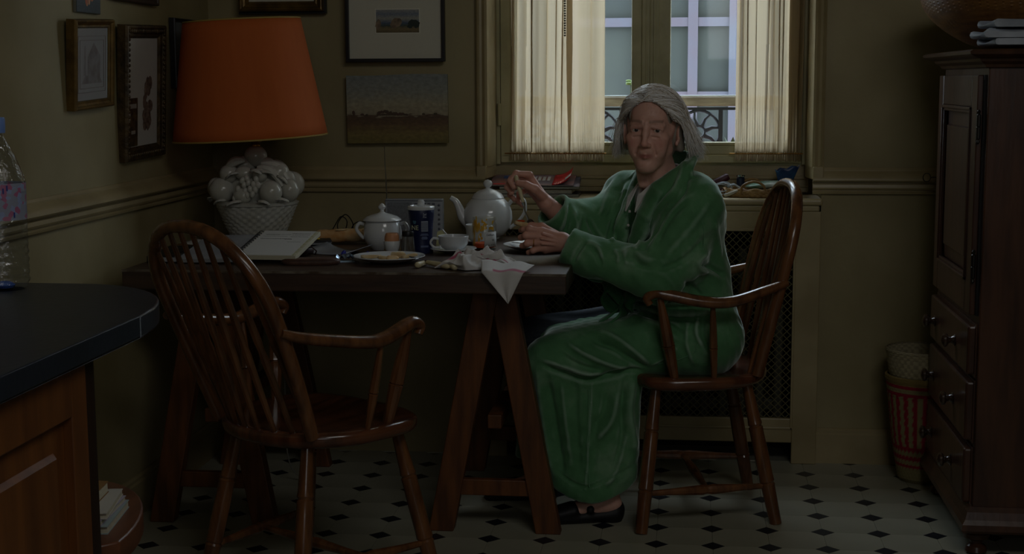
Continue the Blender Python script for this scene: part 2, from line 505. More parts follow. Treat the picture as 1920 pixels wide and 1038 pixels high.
# ------------------------------------------------------------------ outside the window
FAC = mat('facade_render', (60, 65, 65), 0.9, (54, 59, 60), 1.2)
GLZ = mat('far_glass', (35, 40, 40), 0.35, (44, 48, 44), 1.5)
FRM = mat('far_frame', (56, 59, 68), 0.7, (62, 53, 60), 3)
bl = thing('opposite_building', 'pale building across the courtyard with tall white framed windows', 'building', (0, 8.6, 0))
b = MB(); b.box(-4, 4, .0, .3, -3, 3.4); b.build('wall', FAC, bl, smooth=False)
def farwin(x0, x1, z0, z1, xs, zs):
    b = MB(); t = .028
    b.box(x0 - .05, x1 + .05, -.07, .0, z0 - .05, z0); b.box(x0 - .05, x1 + .05, -.07, .0, z1, z1 + .05)
    b.box(x0 - .05, x0, -.07, .0, z0, z1); b.box(x1, x1 + .05, -.07, .0, z0, z1)
    for x in xs: b.box(x - t, x + t, -.06, .0, z0, z1)
    for z in zs: b.box(x0, x1, -.055, .0, z - t * .9, z + t * .9)
    f = b.build('window', FRM, bl, smooth=False)
    MB().box(x0, x1, -.02, -.01, z0, z1).build('pane', GLZ, f, smooth=False)
farwin(-.18, .24, .9, 2.9, [.035], [1.19, 1.61, 2.3])
farwin(-.62, -.30, .9, 2.9, [], [1.61, 2.3])
farwin(.62, 1.3, .9, 2.9, [.96], [1.3, 1.9, 2.5])
farwin(-1.9, -1.1, .9, 2.9, [-1.5], [1.3, 1.9, 2.5])
# window guard on the outer sill
gr = thing('window_guard', 'weathered wooden rail over ornate cast iron guard outside the window', 'railing', (0, 5.52, 0))
b = MB(); b.box(-.75, .52, -.022, .022, 1.186, 1.224); b.build('hand_rail', mat('weathered_rail', (158, 152, 140), 0.8, (120, 112, 104), 9, (1, 6, 6)), gr, smooth=False, bevel=.006)
MB().box(-.75, .52, -.018, .018, 1.2245, 1.2265).build('rail_highlight', mat('highlight_pale', (215, 225, 235), 0.5), gr, smooth=False)  # bright sky highlight along the rail top, painted as a pale strip
b = MB()
b.box(-.75, .52, -.006, .006, 1.172, 1.182); b.box(-.75, .52, -.006, .006, .99, 1.0)
def medallion(cx, cz, r):
    for k in range(8):
        a = k * math.pi / 4 + .2
        b.tube([(cx + math.cos(a) * r * .28, 0, cz + math.sin(a) * r * .28), (cx + math.cos(a + .12) * r * .66, 0, cz + math.sin(a + .12) * r * .66), (cx + math.cos(a) * r, 0, cz + math.sin(a) * r)], [.010, .0075, .004], 6)
    b.tube([(cx + math.cos(t) * r * .3, 0, cz + math.sin(t) * r * .3) for t in np.linspace(0, 2 * math.pi, 17)[:-1]], .006, 6, closed=True)
    b.tube([(cx + math.cos(t) * r, 0, cz + math.sin(t) * r) for t in np.linspace(0, 2 * math.pi, 25)[:-1]], .0055, 6, closed=True)
for k, cx in enumerate((.048, -.14, -.33, -.52, -.70, .42)):
    medallion(cx, 1.092, .078)
for x in (.128, -.046, -.235, -.425, -.612, .335, .51): b.box(x - .008, x + .008, -.008, .008, .99, 1.182)
b.build('iron_work', IRON, gr)
b = MB().box(-.8, .56, 5.28, 5.62, .93, .995)
struct(b.build('trim_9', mat('outer_sill', (165, 130, 115), 0.8, (140, 90, 78), 8), smooth=False))
# plants on the outer sill
LEAF = mat('dull_leaf', (84, 84, 78), 0.7, (70, 90, 60), 12)
def plant(x, y, r, n, label, hgt, m):
    t = thing('potted_plant', label, 'plant', (x, y, .995))
    MB().lathe([(.028, 0), (.034, .03), (.036, .032), (.030, .032), (.0, .028)], 16).build('pot', mat('pot_clay', (150, 90, 70), 0.8), t)
    b = MB()
    for k in range(n):
        a = k * 2.4; e = .25 + .9 * ((k * 7) % n) / n
        d = Vector((math.cos(a) * math.cos(e), math.sin(a) * math.cos(e), math.sin(e)))
        L = r * (.7 + .3 * rnd.random()); s = Vector((-math.sin(a), math.cos(a), 0)) * r * .16
        p = Vector((0, 0, .03))
        b.add([p, p + d * L * .5 + s, p + d * L, p + d * L * .5 - s, p + d * L * .5 + Vector((0, 0, -.004))], [(0, 1, 2, 3), (0, 3, 4), (0, 4, 1), (4, 3, 2), (4, 2, 1)])
    b.build('leaves', m, t, smooth=False)
    if hgt:
        b = MB(); b.tube([(0, 0, .03), (.01, 0, .12), (.004, 0, hgt)], .0022, 6); b.build('stem', LEAF, t)
        b = MB()
        for k in range(5): b.sphere((.004 + .012 * math.cos(k * 2.1), .008 * math.sin(k * 2), hgt + .004 * k), (.012, .007, .004), 8, 4)
        b.build('stem_leaf', mat('fresh_leaf', (110, 135, 70), 0.6), t)
plant(.165, 5.33, .075, 16, 'dull spiky succulent in a clay pot at the right of the outer sill', 0, LEAF)
plant(-.205, 5.38, .05, 10, 'thin plant with one tall leafy stem on the outer sill behind the woman', .27, LEAF)
plant(.09, 5.36, .05, 10, 'small low bushy plant on the outer sill left of the succulent', 0, mat('brown_leaf', (90, 80, 74), .7))

# ------------------------------------------------------------------ curtains
def curtain_mat(name, c):
    m = bpy.data.materials.new(name); m.use_nodes = True; n = m.node_tree.nodes; l = m.node_tree.links
    for x in list(n):
        if x.type != 'OUTPUT_MATERIAL': n.remove(x)
    out = [x for x in n if x.type == 'OUTPUT_MATERIAL'][0]
    d = n.new('ShaderNodeBsdfDiffuse'); d.inputs[0].default_value = (*lin(c), 1)
    t = n.new('ShaderNodeBsdfTranslucent'); t.inputs[0].default_value = (*lin(c), 1)
    tr = n.new('ShaderNodeBsdfTransparent'); tr.inputs[0].default_value = (.95, .93, .86, 1)
    a = n.new('ShaderNodeMixShader'); a.inputs[0].default_value = .62
    b = n.new('ShaderNodeMixShader'); b.inputs[0].default_value = .16
    l.new(d.outputs[0], a.inputs[1]); l.new(t.outputs[0], a.inputs[2]); l.new(a.outputs[0], b.inputs[1]); l.new(tr.outputs[0], b.inputs[2]); l.new(b.outputs[0], out.inputs[0])
    return m
CURT = curtain_mat('curtain_linen', (184, 166, 136))
def curtain(x0, x1, seed, label, nd):
    r = random.Random(seed)
    t = thing('curtain', label, 'curtain', ((x0 + x1) / 2, 5.045, 0)); cx = (x0 + x1) / 2
    n = 420; zs = [1.040, 1.05, 1.08, 1.15, 1.25, 1.4, 1.6, 1.9, 2.2]
    fr = sorted([r.uniform(0, 1) for _ in range(nd)])
    wd = [r.uniform(.008, .03) for _ in fr]; am = [r.uniform(-.026, .024) for _ in fr]; dr = [r.uniform(-.03, .03) for _ in fr]
    rows = []
    for z in zs:
        row = []
        k = (z - 1.04) / 1.2
        for i in range(n + 1):
            u = i / n
            y = 0; du = 0
            for q_, (f, ww, a, d) in enumerate(zip(fr, wd, am, dr)):
                c = f + d * min(1, k * 2.5)
                e_ = math.exp(-((u - c) / ww) ** 2); y += a * e_
                if q_ % 3 != 2: du -= 2.6 * (u - c) * e_ * (.5 + .5 * min(1, k * 4))
            y *= min(1.0, .35 + 4 * k)
            g = .0028 * math.sin(u * 210 + math.sin(u * 40) * 2) * max(0, 1 - k * 9)
            row.append((x0 - cx + (x1 - x0) * min(1, max(0, u + du)), y + g, z))
        rows.append(row)
    b = MB().grid(rows); b.build('cloth', CURT, t)
    rows = []
    for j, z in enumerate([1.010, 1.018, 1.027, 1.034, 1.040]):
        rows.append([(x0 - cx + (x1 - x0) * (i / n) * 1.0, -.004 + (.0042 if j < 3 else .002) * math.sin((i / n) * 260 + math.sin(i * .11) * 2.5), z + .0022 * math.sin(i * .21) * (j == 0)) for i in range(n + 1)])
    MB().grid(rows).build('gathered_hem', CURT, t)
    MB().tube([(x0 - cx - .018, -.004, 1.0345), (x1 - cx + .006, -.004, 1.0345)], .0022, 8).build('rod', BRASS, t)
curtain(-.602, -.276, 3, 'cream gathered half curtain on the left sash behind the raised hand', 17)
curtain(.166, .388, 11, 'cream pleated curtain on the right sash above the chair', 19)
# bead chain
b = MB()
for k in range(60):
    b.sphere((0, 0, .004 + k * .0082), .0036, 8, 5)
tag(b.build('bead_chain', mat('chain_metal', (60, 58, 50), 0.35, metal=0.8), loc=(-.41, 5.018, 1.430)), 'thin bead chain hanging in front of the left curtain', 'chain')
# ================================================================== furniture
TZ = 0.77
# ------------------------------------------------------------------ table top and its two trestles
tt = thing('table', 'long dark wooden plank table laid on two trestles, breakfast things on it', 'table', (-.93, 4.37, TZ))
b = MB()
b.box(-.618, .617, -.495, .495, -.056, 0)
b.build('tabletop', TABLEW, tt, smooth=False, bevel=.004)
b = MB(); b.box(.50, .6175, -.50, -.40, .0002, .0012)
mp_ = mat('front_edge_strip', (120, 112, 100), 0.35, (74, 60, 48), 18, lo=.4, hi=.6)
b = MB(); b.box(-.6178, .6168, -.4965, -.4935, -.006, .0008); b.build('front_edge_strip', mp_, tt, smooth=False)  # patchy pale strip along the front edge of the top

def trestle(loc, label):
    t = thing('trestle', label, 'trestle', loc, group='trestles under the table')
    H = TZ - .056
    MB().box(-.022, .022, -.285, .285, H - .10, H - .001).build('top_beam', TRESW, t, smooth=False, bevel=.003)
    for s in (-1, 1):
        for y in (-.31, .31):
            b = MB()
            xt, xb = s * .012, s * .155
            w2 = .036
            yo = y * 1.06
            V = []
            for (x, yy, z) in ((s * .020, y + (.006 if s > 0 else -.006), H - .004), (xb, yo, 0.0)):
                for a in (-w2, w2):
                    for c in (-.0225, .0225): V.append((x + a, yy + c, z))
            F = [(0, 1, 3, 2), (4, 6, 7, 5), (0, 4, 5, 1), (2, 3, 7, 6), (0, 2, 6, 4), (1, 5, 7, 3)]
            b.add(V, F); b.build('leg', TRESW, t, smooth=False, bevel=.003)
    for y in (-.325, .325):
        MB().box(-.145, .145, y - .012, y + .012, .105, .152).build('stretcher', TRESW, t, smooth=False, bevel=.003)
    MB().box(-.02, .02, -.33, .33, .30, .34).build('long_stretcher', TRESW, t, smooth=False, bevel=.003)
    return t
trestle((-.532, 4.385, 0), 'wooden A-frame trestle under the right end of the table, beside the green robe')
trestle((-1.365, 4.385, 0), 'wooden A-frame trestle under the left end of the table, behind the empty chair')

# ------------------------------------------------------------------ Windsor armchairs; local: x forward, y left
def windsor(loc, rz, label, lean=.17, topz=.985, ax=0.0):
    t = thing('windsor_armchair', label, 'chair', loc, (0, 0, rz), group='Windsor hoop back armchairs')
    SZ = .445
    # seat: rounded at the back, squared at the front, dished
    n = 56; rows = []
    def outline(a, k):
        cx, sy = math.cos(a), math.sin(a)
        ex = 2.0 / (3.6 if cx > 0 else 2.1)
        x = (abs(cx) ** ex) * (1 if cx > 0 else -1) * (.205 if cx > 0 else .215)
        y = (abs(sy) ** ex) * (1 if sy > 0 else -1) * (.245 + .012 * cx)
        return x * k, y * k
    for k, z in ((.02, -.012), (.3, -.012), (.55, -.010), (.75, -.004), (.88, .0), (.955, .0), (.99, -.005), (1.0, -.013), (.995, -.024), (.965, -.034), (.90, -.040), (.5, -.041), (.02, -.041)):
        row = []
        for i in range(n):
            a = 2 * math.pi * i / n
            x, y = outline(a, k)
            zz = SZ + z
            if z > -.02 and k > .5: zz += .004 * max(0, math.cos(a)) * (1 - abs(math.sin(a))) 
            row.append((x, y, zz))
        rows.append(row)
    MB().grid(rows, wrap=True).build('seat', SEATW, t, angle=60)
    # legs: bamboo turned
    def bamboo(a, b, r0, rm, r1, rings=(.34, .68), nn=12):
        pr = []
        for i in range(25):
            q = i / 24
            r = r0 + (rm - r0) * math.sin(math.pi * min(1, q * 1.25)) if q < .8 else None
            base = r0 + (r1 - r0) * q
            r = base + (rm - (r0 + r1) / 2) * math.sin(math.pi * q) ** 1.2
            pr.append((q, r))
        for g in rings:
            pr += [(g - .012, None), (g, None), (g + .012, None)]
        out = []
        for q, r in sorted(pr, key=lambda u: u[0]):
            base = r0 + (r1 - r0) * q + (rm - (r0 + r1) / 2) * math.sin(math.pi * q) ** 1.2
            for g in rings:
                if abs(q - g) < .004: base -= .0022
                elif abs(q - g) < .02: base += .0012
            out.append((q, base))
        return MB().turned(a, b, out, nn)
    legs = {}
    for nm, tx, ty, fx, fy in (('fl', .135, .16, .19, .252), ('fr', .135, -.16, .19, -.252), ('rl', -.13, .13, -.215, .185), ('rr', -.13, -.13, -.215, -.185)):
        a, bb = Vector((tx, ty, SZ - .02)), Vector((fx, fy, 0))
        legs[nm] = (a, bb)
        bamboo(a, bb, .0145, .0215, .0180, (.33, .72)).build('leg', MAHOG, t)
    mids = []
    for s in ('l', 'r'):
        pa = legs['f' + s][0].lerp(legs['f' + s][1], .74); pb = legs['r' + s][0].lerp(legs['r' + s][1], .74)
        MB().turned(pa, pb, [(0, .008), (.2, .010), (.46, .0155), (.49, .013), (.5, .0125), (.51, .013), (.54, .0155), (.8, .010), (1, .008)], 10).build('stretcher', MAHOG, t)
        mids.append(pa.lerp(pb, .5))
    MB().turned(mids[0], mids[1], [(0, .009), (.2, .010), (.46, .015), (.5, .0125), (.54, .015), (.8, .010), (1, .009)], 10).build('stretcher', MAHOG, t)
    # hoop: points by arc height q (0..1), half width
    BX, BY = -.155, .175
    H = topz - SZ
    def hoop(q):   # q -1..1 along the hoop, returns point
        s = 1 if q > 0 else -1; a = abs(q)
        # a=1 base, a=0 top
        ang = (1 - a) * math.pi / 2
        if a > .42:
            v = (1 - a) / .58        # 0..1 straight part
            y = BY + .028 * math.sin(v * math.pi * .5)
            z = v * (H - .185)
        else:
            th = (.42 - a) / .42 * math.pi / 2
            y = (BY + .028) * math.cos(th) ** .85 if th < math.pi / 2 - 1e-6 else 0
            z = (H - .185) + .185 * math.sin(th) ** 1.0
        k = z / H
        x = BX - lean * (k + .12 * k * (1 - k) * -1)
        return Vector((x, y * s, SZ - .006 + z))
    pts = [hoop(q) for q in np.linspace(1, 1e-6, 26)] + [hoop(-q) for q in np.linspace(.02, 1, 26)]
    MB().tube(pts, [.0152] * len(pts), 12, up=(1, 0, 0), flatr=1.15).build('hoop', MAHOG, t)
    # back spindles
    for k in range(8):
        u = (k - 3.5) / 3.5
        a0 = u * 1.02
        base = Vector((-.198 * math.cos(a0 * .93) + .003, .213 * math.sin(a0 * .80), SZ - .008)) * 1.0
        base.x = -.195 * math.cos(a0 * .8)
        yt = u * .155
        # find hoop z at this y
        best = min(pts, key=lambda p: abs(p.y - yt) + (0 if p.z > SZ + H * .5 else 5))
        top = Vector((best.x, yt, best.z))
        pr = []
        for i in range(21):
            q = i / 20; r = .0062 + .0045 * math.sin(math.pi * min(1, (q + .05) * .95)) ** 1.5 * (1 - q * .45)
            if i in (9,): r -= .0016
            if i in (8, 10): r += .0008
            pr.append((q, r))
        MB().turned(base, top, pr, 8).build('spindle', MAHOG, t)
    # arms
    for s in (-1, 1):
        hp = min([p for p in pts if p.y * s > 0], key=lambda p: abs(p.z - .715))
        path = spline([(hp.x - .012, s * (abs(hp.y) + .012), .712), (hp.x + .05, s * .232, .694), (-.060, s * .262, .668), (.005 + ax * .5, s * .268, .670), (.080 + ax, s * .262, .690), (.112 + ax, s * .258, .694), (.134 + ax, s * .256, .680), (.127 + ax, s * .256, .662)], 6)
        m = len(path)
        b = MB(); b.tube(path, [.0135 + .0085 * math.sin(math.pi * min(1, i / m * 1.08)) ** .8 for i in range(m)], 14, up=(0, 0, 1), flatr=.78)
        b.build('arm', MAHOG, t)
        bamboo((.060 + ax * .7, s * .212, SZ - .006), (.098 + ax, s * .254, .682), .013, .018, .009, (.42,), 10).build('arm_post', MAHOG, t)
        bamboo((-.020, s * .224, SZ - .006), (-.005, s * .264, .664), .008, .0115, .0065, (.42,), 8).build('arm_spindle', MAHOG, t)
    return t
windsor((-.938, 3.575, 0), math.radians(56), 'empty dark wooden Windsor armchair pushed up to the near side of the table', lean=.222, topz=.960)
windsor((.030, 4.352, 0), math.radians(190), 'dark wooden Windsor armchair in which the woman in green sits', lean=.125, topz=.985, ax=.045)

# ------------------------------------------------------------------ tall cabinet at the right
cb = thing('tall_cabinet', 'tall dark wooden cabinet with panelled door above three knobbed drawers', 'cabinet', (.780, 4.285, -.012))
# local: front face at x=0 facing -x; y from -.315 (near) to .315
b = MB()
b.box(.0, .54, -.325, .325, .085, 1.335)
b.build('carcass', CABW, cb, smooth=False, bevel=.003)
b = MB()
prof = [(0, 1.322), (-.010, 1.325), (-.014, 1.332), (-.026, 1.340), (-.030, 1.347), (-.048, 1.353), (-.058, 1.358), (-.060, 1.365), (-.052, 1.370), (.30, 1.371)]
def boxring(prof, x1, y0, y1, name, m, parent, bev=0):
    b = MB(); rows = []
    for d, z in prof:
        d = min(d, .05)
        rows.append([(d, y0 + d, z), (x1 - d, y0 + d, z), (x1 - d, y1 - d, z), (d, y1 - d, z)])
    b.grid(rows, wrap=True)
    n = len(prof); b.f.append(((n - 1) * 4, (n - 1) * 4 + 1, (n - 1) * 4 + 2, (n - 1) * 4 + 3)); b.mi.append(0)
    b.f.append((3, 2, 1, 0)); b.mi.append(0)
    return b.build(name, m, parent, smooth=False)
boxring(prof, .54, -.325, .325, 'cornice', CABW, cb)
boxring([(.01, .155), (-.006, .152), (-.016, .140), (-.022, .120), (-.030, .108), (-.032, .092), (-.026, .084), (.0, .082)], .54, -.325, .325, 'plinth_moulding', CABW, cb)
for x in (.02, .50):
    for y in (-.29, .29):
        MB().lathe([(.018, .012), (.026, .018), (.030, .02), (.026, .034), (.016, .042), (.018, .05), (.034, .058), (.036, .07), (.028, .084)], 20, (x, y, 0)).build('foot', CABW, cb)
# door: stiles, rails, fielded panel
dr = MB()
y0, y1, z0, z1 = -.285, .305, .668, 1.305
dr.box(-.020, 0, y0, y0 + .075, z0, z1); dr.box(-.020, 0, y1 - .075, y1, z0, z1)
dr.box(-.020, 0, y0 + .075, y1 - .075, z0, z0 + .085); dr.box(-.020, 0, y0 + .075, y1 - .075, z1 - .085, z1)
door = dr.build('door', CABW, cb, smooth=False, bevel=.003)
b = MB(); a0, a1, c0, c1 = y0 + .075, y1 - .075, z0 + .085, z1 - .085
for (p, q) in (((-.024, a0), (-.010, a0 + .016)),):
    pass
for d, x in ((.0, -.025), (.008, -.020)):
    b.box(x, -.010, a0 + d, a0 + d + .009, c0 + d, c1 - d); b.box(x, -.010, a1 - d - .009, a1 - d, c0 + d, c1 - d)
    b.box(x, -.010, a0 + d, a1 - d, c0 + d, c0 + d + .009); b.box(x, -.010, a0 + d, a1 - d, c1 - d - .009, c1 - d)
b.build('panel_moulding', CABW, door, smooth=False, bevel=.002)
b = MB(); m_ = .017; k_ = .055
P0 = [(-.006, a0 + m_, c0 + m_), (-.006, a1 - m_, c0 + m_), (-.006, a1 - m_, c1 - m_), (-.006, a0 + m_, c1 - m_)]
P1 = [(-.009, a0 + k_, c0 + k_), (-.009, a1 - k_, c0 + k_), (-.009, a1 - k_, c1 - k_), (-.009, a0 + k_, c1 - k_)]
P2 = [(-.016, p[1] + (.004 if p[1] < 0 else -.004), p[2] + (.004 if p[2] < 1 else -.004)) for p in P1]
b.grid([P0, P1, P2], wrap=True); b.f.append((8, 9, 10, 11)); b.mi.append(0)
b.build('fielded_panel', CABW, door, smooth=False)
for z in (.80, 1.17):
    MB().turned((-.016, y0 - .010, z - .045), (-.016, y0 - .010, z + .045), [(0, .002), (.05, .005), (.12, .003), (.16, .006), (.48, .006), (.5, .0045), (.52, .006), (.84, .006), (.88, .003), (.95, .005), (1, .002)], 10).build('hinge', mat('dark_iron', (50, 48, 46), .35, metal=.8), cb)
MB().box(-.006, .001, y0 - .018, y0 - .002, z0, z1).build('door_gap_shade', mat('gap_shade', (14, 9, 8), .8), cb, smooth=False)  # near-black strip: shade of the gap beside the door, put in as colour
for (za, zb) in ((.508, .640), (.328, .488), (.155, .305)):
    b = MB()
    b.box(-.024, .0, -.300, .300, za, zb)
    d = b.build('drawer', CABW, cb, smooth=False, bevel=.006, seg=2)
    zc = (za + zb) / 2
    MB().box(-.0045, .0, -.306, .306, za - .006, zb + .006).build('drawer_lip', CABW, d, smooth=False)
    for y in (-.115, .215):
        MB().turned((-.024, y, zc - .004), (-.062, y, zc - .004), [(0, .016), (.06, .017), (.14, .012), (.3, .0085), (.45, .010), (.55, .017), (.68, .0205), (.82, .0195), (.93, .013), (1, .003)], 18).build('knob', mat('knob_wood', (58, 40, 28), .2, coat=.8), d)

# ------------------------------------------------------------------ counter at the left
CT = .90
ct = thing('kitchen_counter', 'dark slate-coloured counter slab with rounded end in the left foreground', 'counter', (-1.26, 1.6, CT - .038))
# outline: runs along the left wall towards the camera, rounded far corner
pl = [(-.36, -2.2), (.362, -2.2), (.362, .72)]
for k in range(13):
    a = k / 12 * math.pi / 2
    pl.append((.362 - .26 * (1 - math.cos(a)) , .72 + .37 * math.sin(a)))
pl.append((-.36, 1.09))
MB().prism(pl, 0, .038).build('slab', SLATE, ct, bevel=.004, seg=3, angle=30)
cu = thing('counter_unit', 'honey brown wooden base unit with framed panel under the dark counter', 'cabinet', (-.935, 1.6, 0))
b = MB(); b.box(-.68, -.004, -2.2, .572, .10, CT - .038); b.box(-.62, -.05, -2.1, .55, 0, .10); b.build('carcass', COUNTW, cu, smooth=False, bevel=.002)
b = MB(); y0, y1, z0, z1 = .02, .545, .12, .855
b.box(-.004, .014, y0, y0 + .08, z0, z1); b.box(-.004, .014, y1 - .055, y1, z0, z1); b.box(-.004, .014, y0 + .08, y1 - .055, z0, z0 + .09); b.box(-.004, .014, y0 + .08, y1 - .055, z1 - .075, z1)
dd = b.build('door', COUNTW, cu, smooth=False, bevel=.0025)
b = MB(); a0, a1, c0, c1 = y0 + .08, y1 - .055, z0 + .09, z1 - .075
Q = []
for d, x in ((0, -.002), (.045, .0), (.052, .009)):
    Q.append([(x, a0 + d, c0 + d), (x, a1 - d, c0 + d), (x, a1 - d, c1 - d), (x, a0 + d, c1 - d)])
b.grid(Q, wrap=True); b.f.append((8, 9, 10, 11)); b.mi.append(0)
b.build('fielded_panel', COUNTW, dd, smooth=False)
# the next door towards the camera
b = MB(); b.box(-.004, .014, -.56, .005, .12, .855); b.build('door', COUNTW, cu, smooth=False, bevel=.003)
MB().lathe([(.024, .0), (.024, CT - .039)], 20, (-.018, .590, 0)).build('corner_post', mat('dark_post', (40, 24, 16), .4), cu)
# rounded end shelves
es = thing('end_shelf_unit', 'rounded wooden end shelf with books at the end of the counter', 'shelf', (-.935, 2.20, 0))
for z in (.10, .488, ):
    poly = [(-.68, .03), (-.02, .03)]
    for k in range(15):
        a = k / 14 * math.pi / 2
        poly.append((-.02 - .22 * (1 - math.cos(a)) + .030, .06 + .37 * math.sin(a)))
    poly.append((-.68, .43))
    MB().prism(poly, z, z + .042).build('shelf', mat('shelf_wood', (110, 66, 44), 0.35, (86, 48, 30), 4, (7, 2, 7)), es, bevel=.004, angle=30)
MB().box(-.68, -.66, .03, .43, .1, CT - .04).build('back_board', COUNTW, es, smooth=False)
# books on the shelf
BK = [((150, 152, 158), .022), ((168, 160, 178), .010), ((150, 165, 165), .014), ((186, 186, 178), .016)]
def book(loc, sx, sy, th, c, rz, label, name='book', cat='book', grp='books on the end shelf'):
    t = thing(name, label, cat, loc, (0, 0, rz), grp)
    MB().box(-sx / 2 + .003, sx / 2 - .001, -sy / 2 + .003, sy / 2 - .003, .0015, th - .0015).build('pages', mat('page_block', (196, 190, 170), .9, (176, 168, 146), 60, (1, 1, 30)), t, smooth=False)
    b = MB(); b.box(-sx / 2, sx / 2, -sy / 2, sy / 2, 0, .0016); b.box(-sx / 2, sx / 2, -sy / 2, sy / 2, th - .0016, th); b.box(-sx / 2 - .001, -sx / 2 + .0016, -sy / 2, sy / 2, 0, th)
    b.build('cover', mat('cover_%d_%d_%d' % c, c, .5), t, smooth=False)
    return t
# ================================================================== pictures on the walls
def painted(name, bands, horizon=None):
    """procedural painting: vertical colour ramp disturbed by noise, plus dark blobs; generated coords"""
    m = bpy.data.materials.new(name); m.use_nodes = True; n = m.node_tree.nodes; l = m.node_tree.links
    b = n['Principled BSDF']; b.inputs['Roughness'].default_value = .55
    tc = n.new('ShaderNodeTexCoord'); sp = n.new('ShaderNodeSeparateXYZ'); l.new(tc.outputs['Generated'], sp.inputs[0])
    nz = n.new('ShaderNodeTexNoise'); nz.inputs['Scale'].default_value = 7; nz.inputs['Detail'].default_value = 8
    mp = n.new('ShaderNodeMapping'); mp.inputs['Scale'].default_value = (1, 1, 2.6); l.new(tc.outputs['Generated'], mp.inputs[0]); l.new(mp.outputs[0], nz.inputs['Vector'])
    ma = n.new('ShaderNodeMath'); ma.operation = 'MULTIPLY_ADD'; ma.inputs[1].default_value = .22; ma.inputs[2].default_value = -.11
    l.new(nz.outputs['Fac'], ma.inputs[0]); ad = n.new('ShaderNodeMath'); l.new(sp.outputs['Z'], ad.inputs[0]); l.new(ma.outputs[0], ad.inputs[1])
    r = n.new('ShaderNodeValToRGB'); e = r.color_ramp.elements
    e[0].position = bands[0][0]; e[0].color = (*lin(bands[0][1]), 1); e[1].position = bands[-1][0]; e[1].color = (*lin(bands[-1][1]), 1)
    for p, c in bands[1:-1]:
        x = e.new(p); x.color = (*lin(c), 1)
    l.new(ad.outputs[0], r.inputs['Fac'])
    n2 = n.new('ShaderNodeTexNoise'); n2.inputs['Scale'].default_value = 22; n2.inputs['Detail'].default_value = 6
    l.new(tc.outputs['Generated'], n2.inputs['Vector'])
    mx = n.new('ShaderNodeMixRGB'); mx.blend_type = 'OVERLAY'; mx.inputs[0].default_value = .55
    l.new(r.outputs[0], mx.inputs[1]); l.new(n2.outputs['Fac'], mx.inputs[2])
    l.new(mx.outputs[0], b.inputs['Base Color'])
    return m
def frame_bars(b, w, h, fw, d, prof, mi=None):
    """mitred picture frame in the local xz plane, front towards -y; prof = [(inset 0..1, depth 0..1)]"""
    rows = []
    for u, v in prof:
        o = fw * u
        rows.append([(-w / 2 + o, -d * v, -h / 2 + o), (w / 2 - o, -d * v, -h / 2 + o), (w / 2 - o, -d * v, h / 2 - o), (-w / 2 + o, -d * v, h / 2 - o)])
    b.grid(rows, wrap=True, mi=mi)
FP = [(0, 0), (0, .75), (.08, .95), (.2, 1), (.34, .9), (.42, .72), (.62, .62), (.78, .66), (.88, .52), (1, .36), (1, .05)]
FLATP = [(0, 0), (0, 1), (1, 1), (1, .1)]
# black framed small landscape in a wide mount
p = thing('framed_picture', 'black framed picture with a wide pale mount round a tiny landscape', 'picture', (-.969, 4.905, 1.56))
b = MB(); frame_bars(b, .336, .425, .011, .022, FLATP); b.build('frame', DARKF, p, smooth=False, bevel=.001)
b = MB(); b.box(-.158, .158, -.010, -.006, -.205, .205); b.build('mount', MATB, p, smooth=False)
b = MB(); frame_bars(b, .152, .082, .003, .0115, FLATP); 
b.build('mount_bevel', mat('bevel_white', (215, 214, 200), .8), p, smooth=False, loc=(.008, 0, -.078))
land = thing
pic = MB().box(-.0735, .0735, -.0112, -.0106, -.0385, .0385).build('painting', painted('tiny_landscape', [(0, (96, 84, 56)), (.18, (120, 104, 70)), (.30, (60, 74, 60)), (.42, (70, 88, 112)), (.62, (150, 150, 140)), (.8, (110, 120, 135)), (1, (150, 150, 145))]), p, smooth=False, loc=(.008, 0, -.078))
def blobs(name, specs, m, parent, loc, y):
    """flat paint shapes (irregular discs) lying on the canvas"""
    b = MB(); r = random.Random(5)
    for cx, cz, rx, rz in specs:
        n = 14; pts = [(cx + rx * math.cos(2 * math.pi * i / n) * r.uniform(.75, 1.15), y, cz + rz * math.sin(2 * math.pi * i / n) * r.uniform(.7, 1.2)) for i in range(n)]
        b.add(pts + [(cx, y - .0004, cz)], [(i, (i + 1) % n, n) for i in range(n)])
    return b.build(name, m, parent, smooth=False, loc=loc, kind='stuff')
blobs('painted_trees', [(.052, -.008, .018, .013), (.064, -.012, .012, .012), (.042, -.016, .010, .008)], mat('paint_dark_green', (38, 50, 44), .6), p, (.008, 0, -.078), -.0116)
blobs('painted_rocks', [(-.004, -.006, .019, .017), (-.012, -.014, .014, .010), (-.066, -.010, .010, .016)], mat('paint_rock', (140, 122, 100), .7, (96, 80, 66), 60), p, (.008, 0, -.078), -.0116)
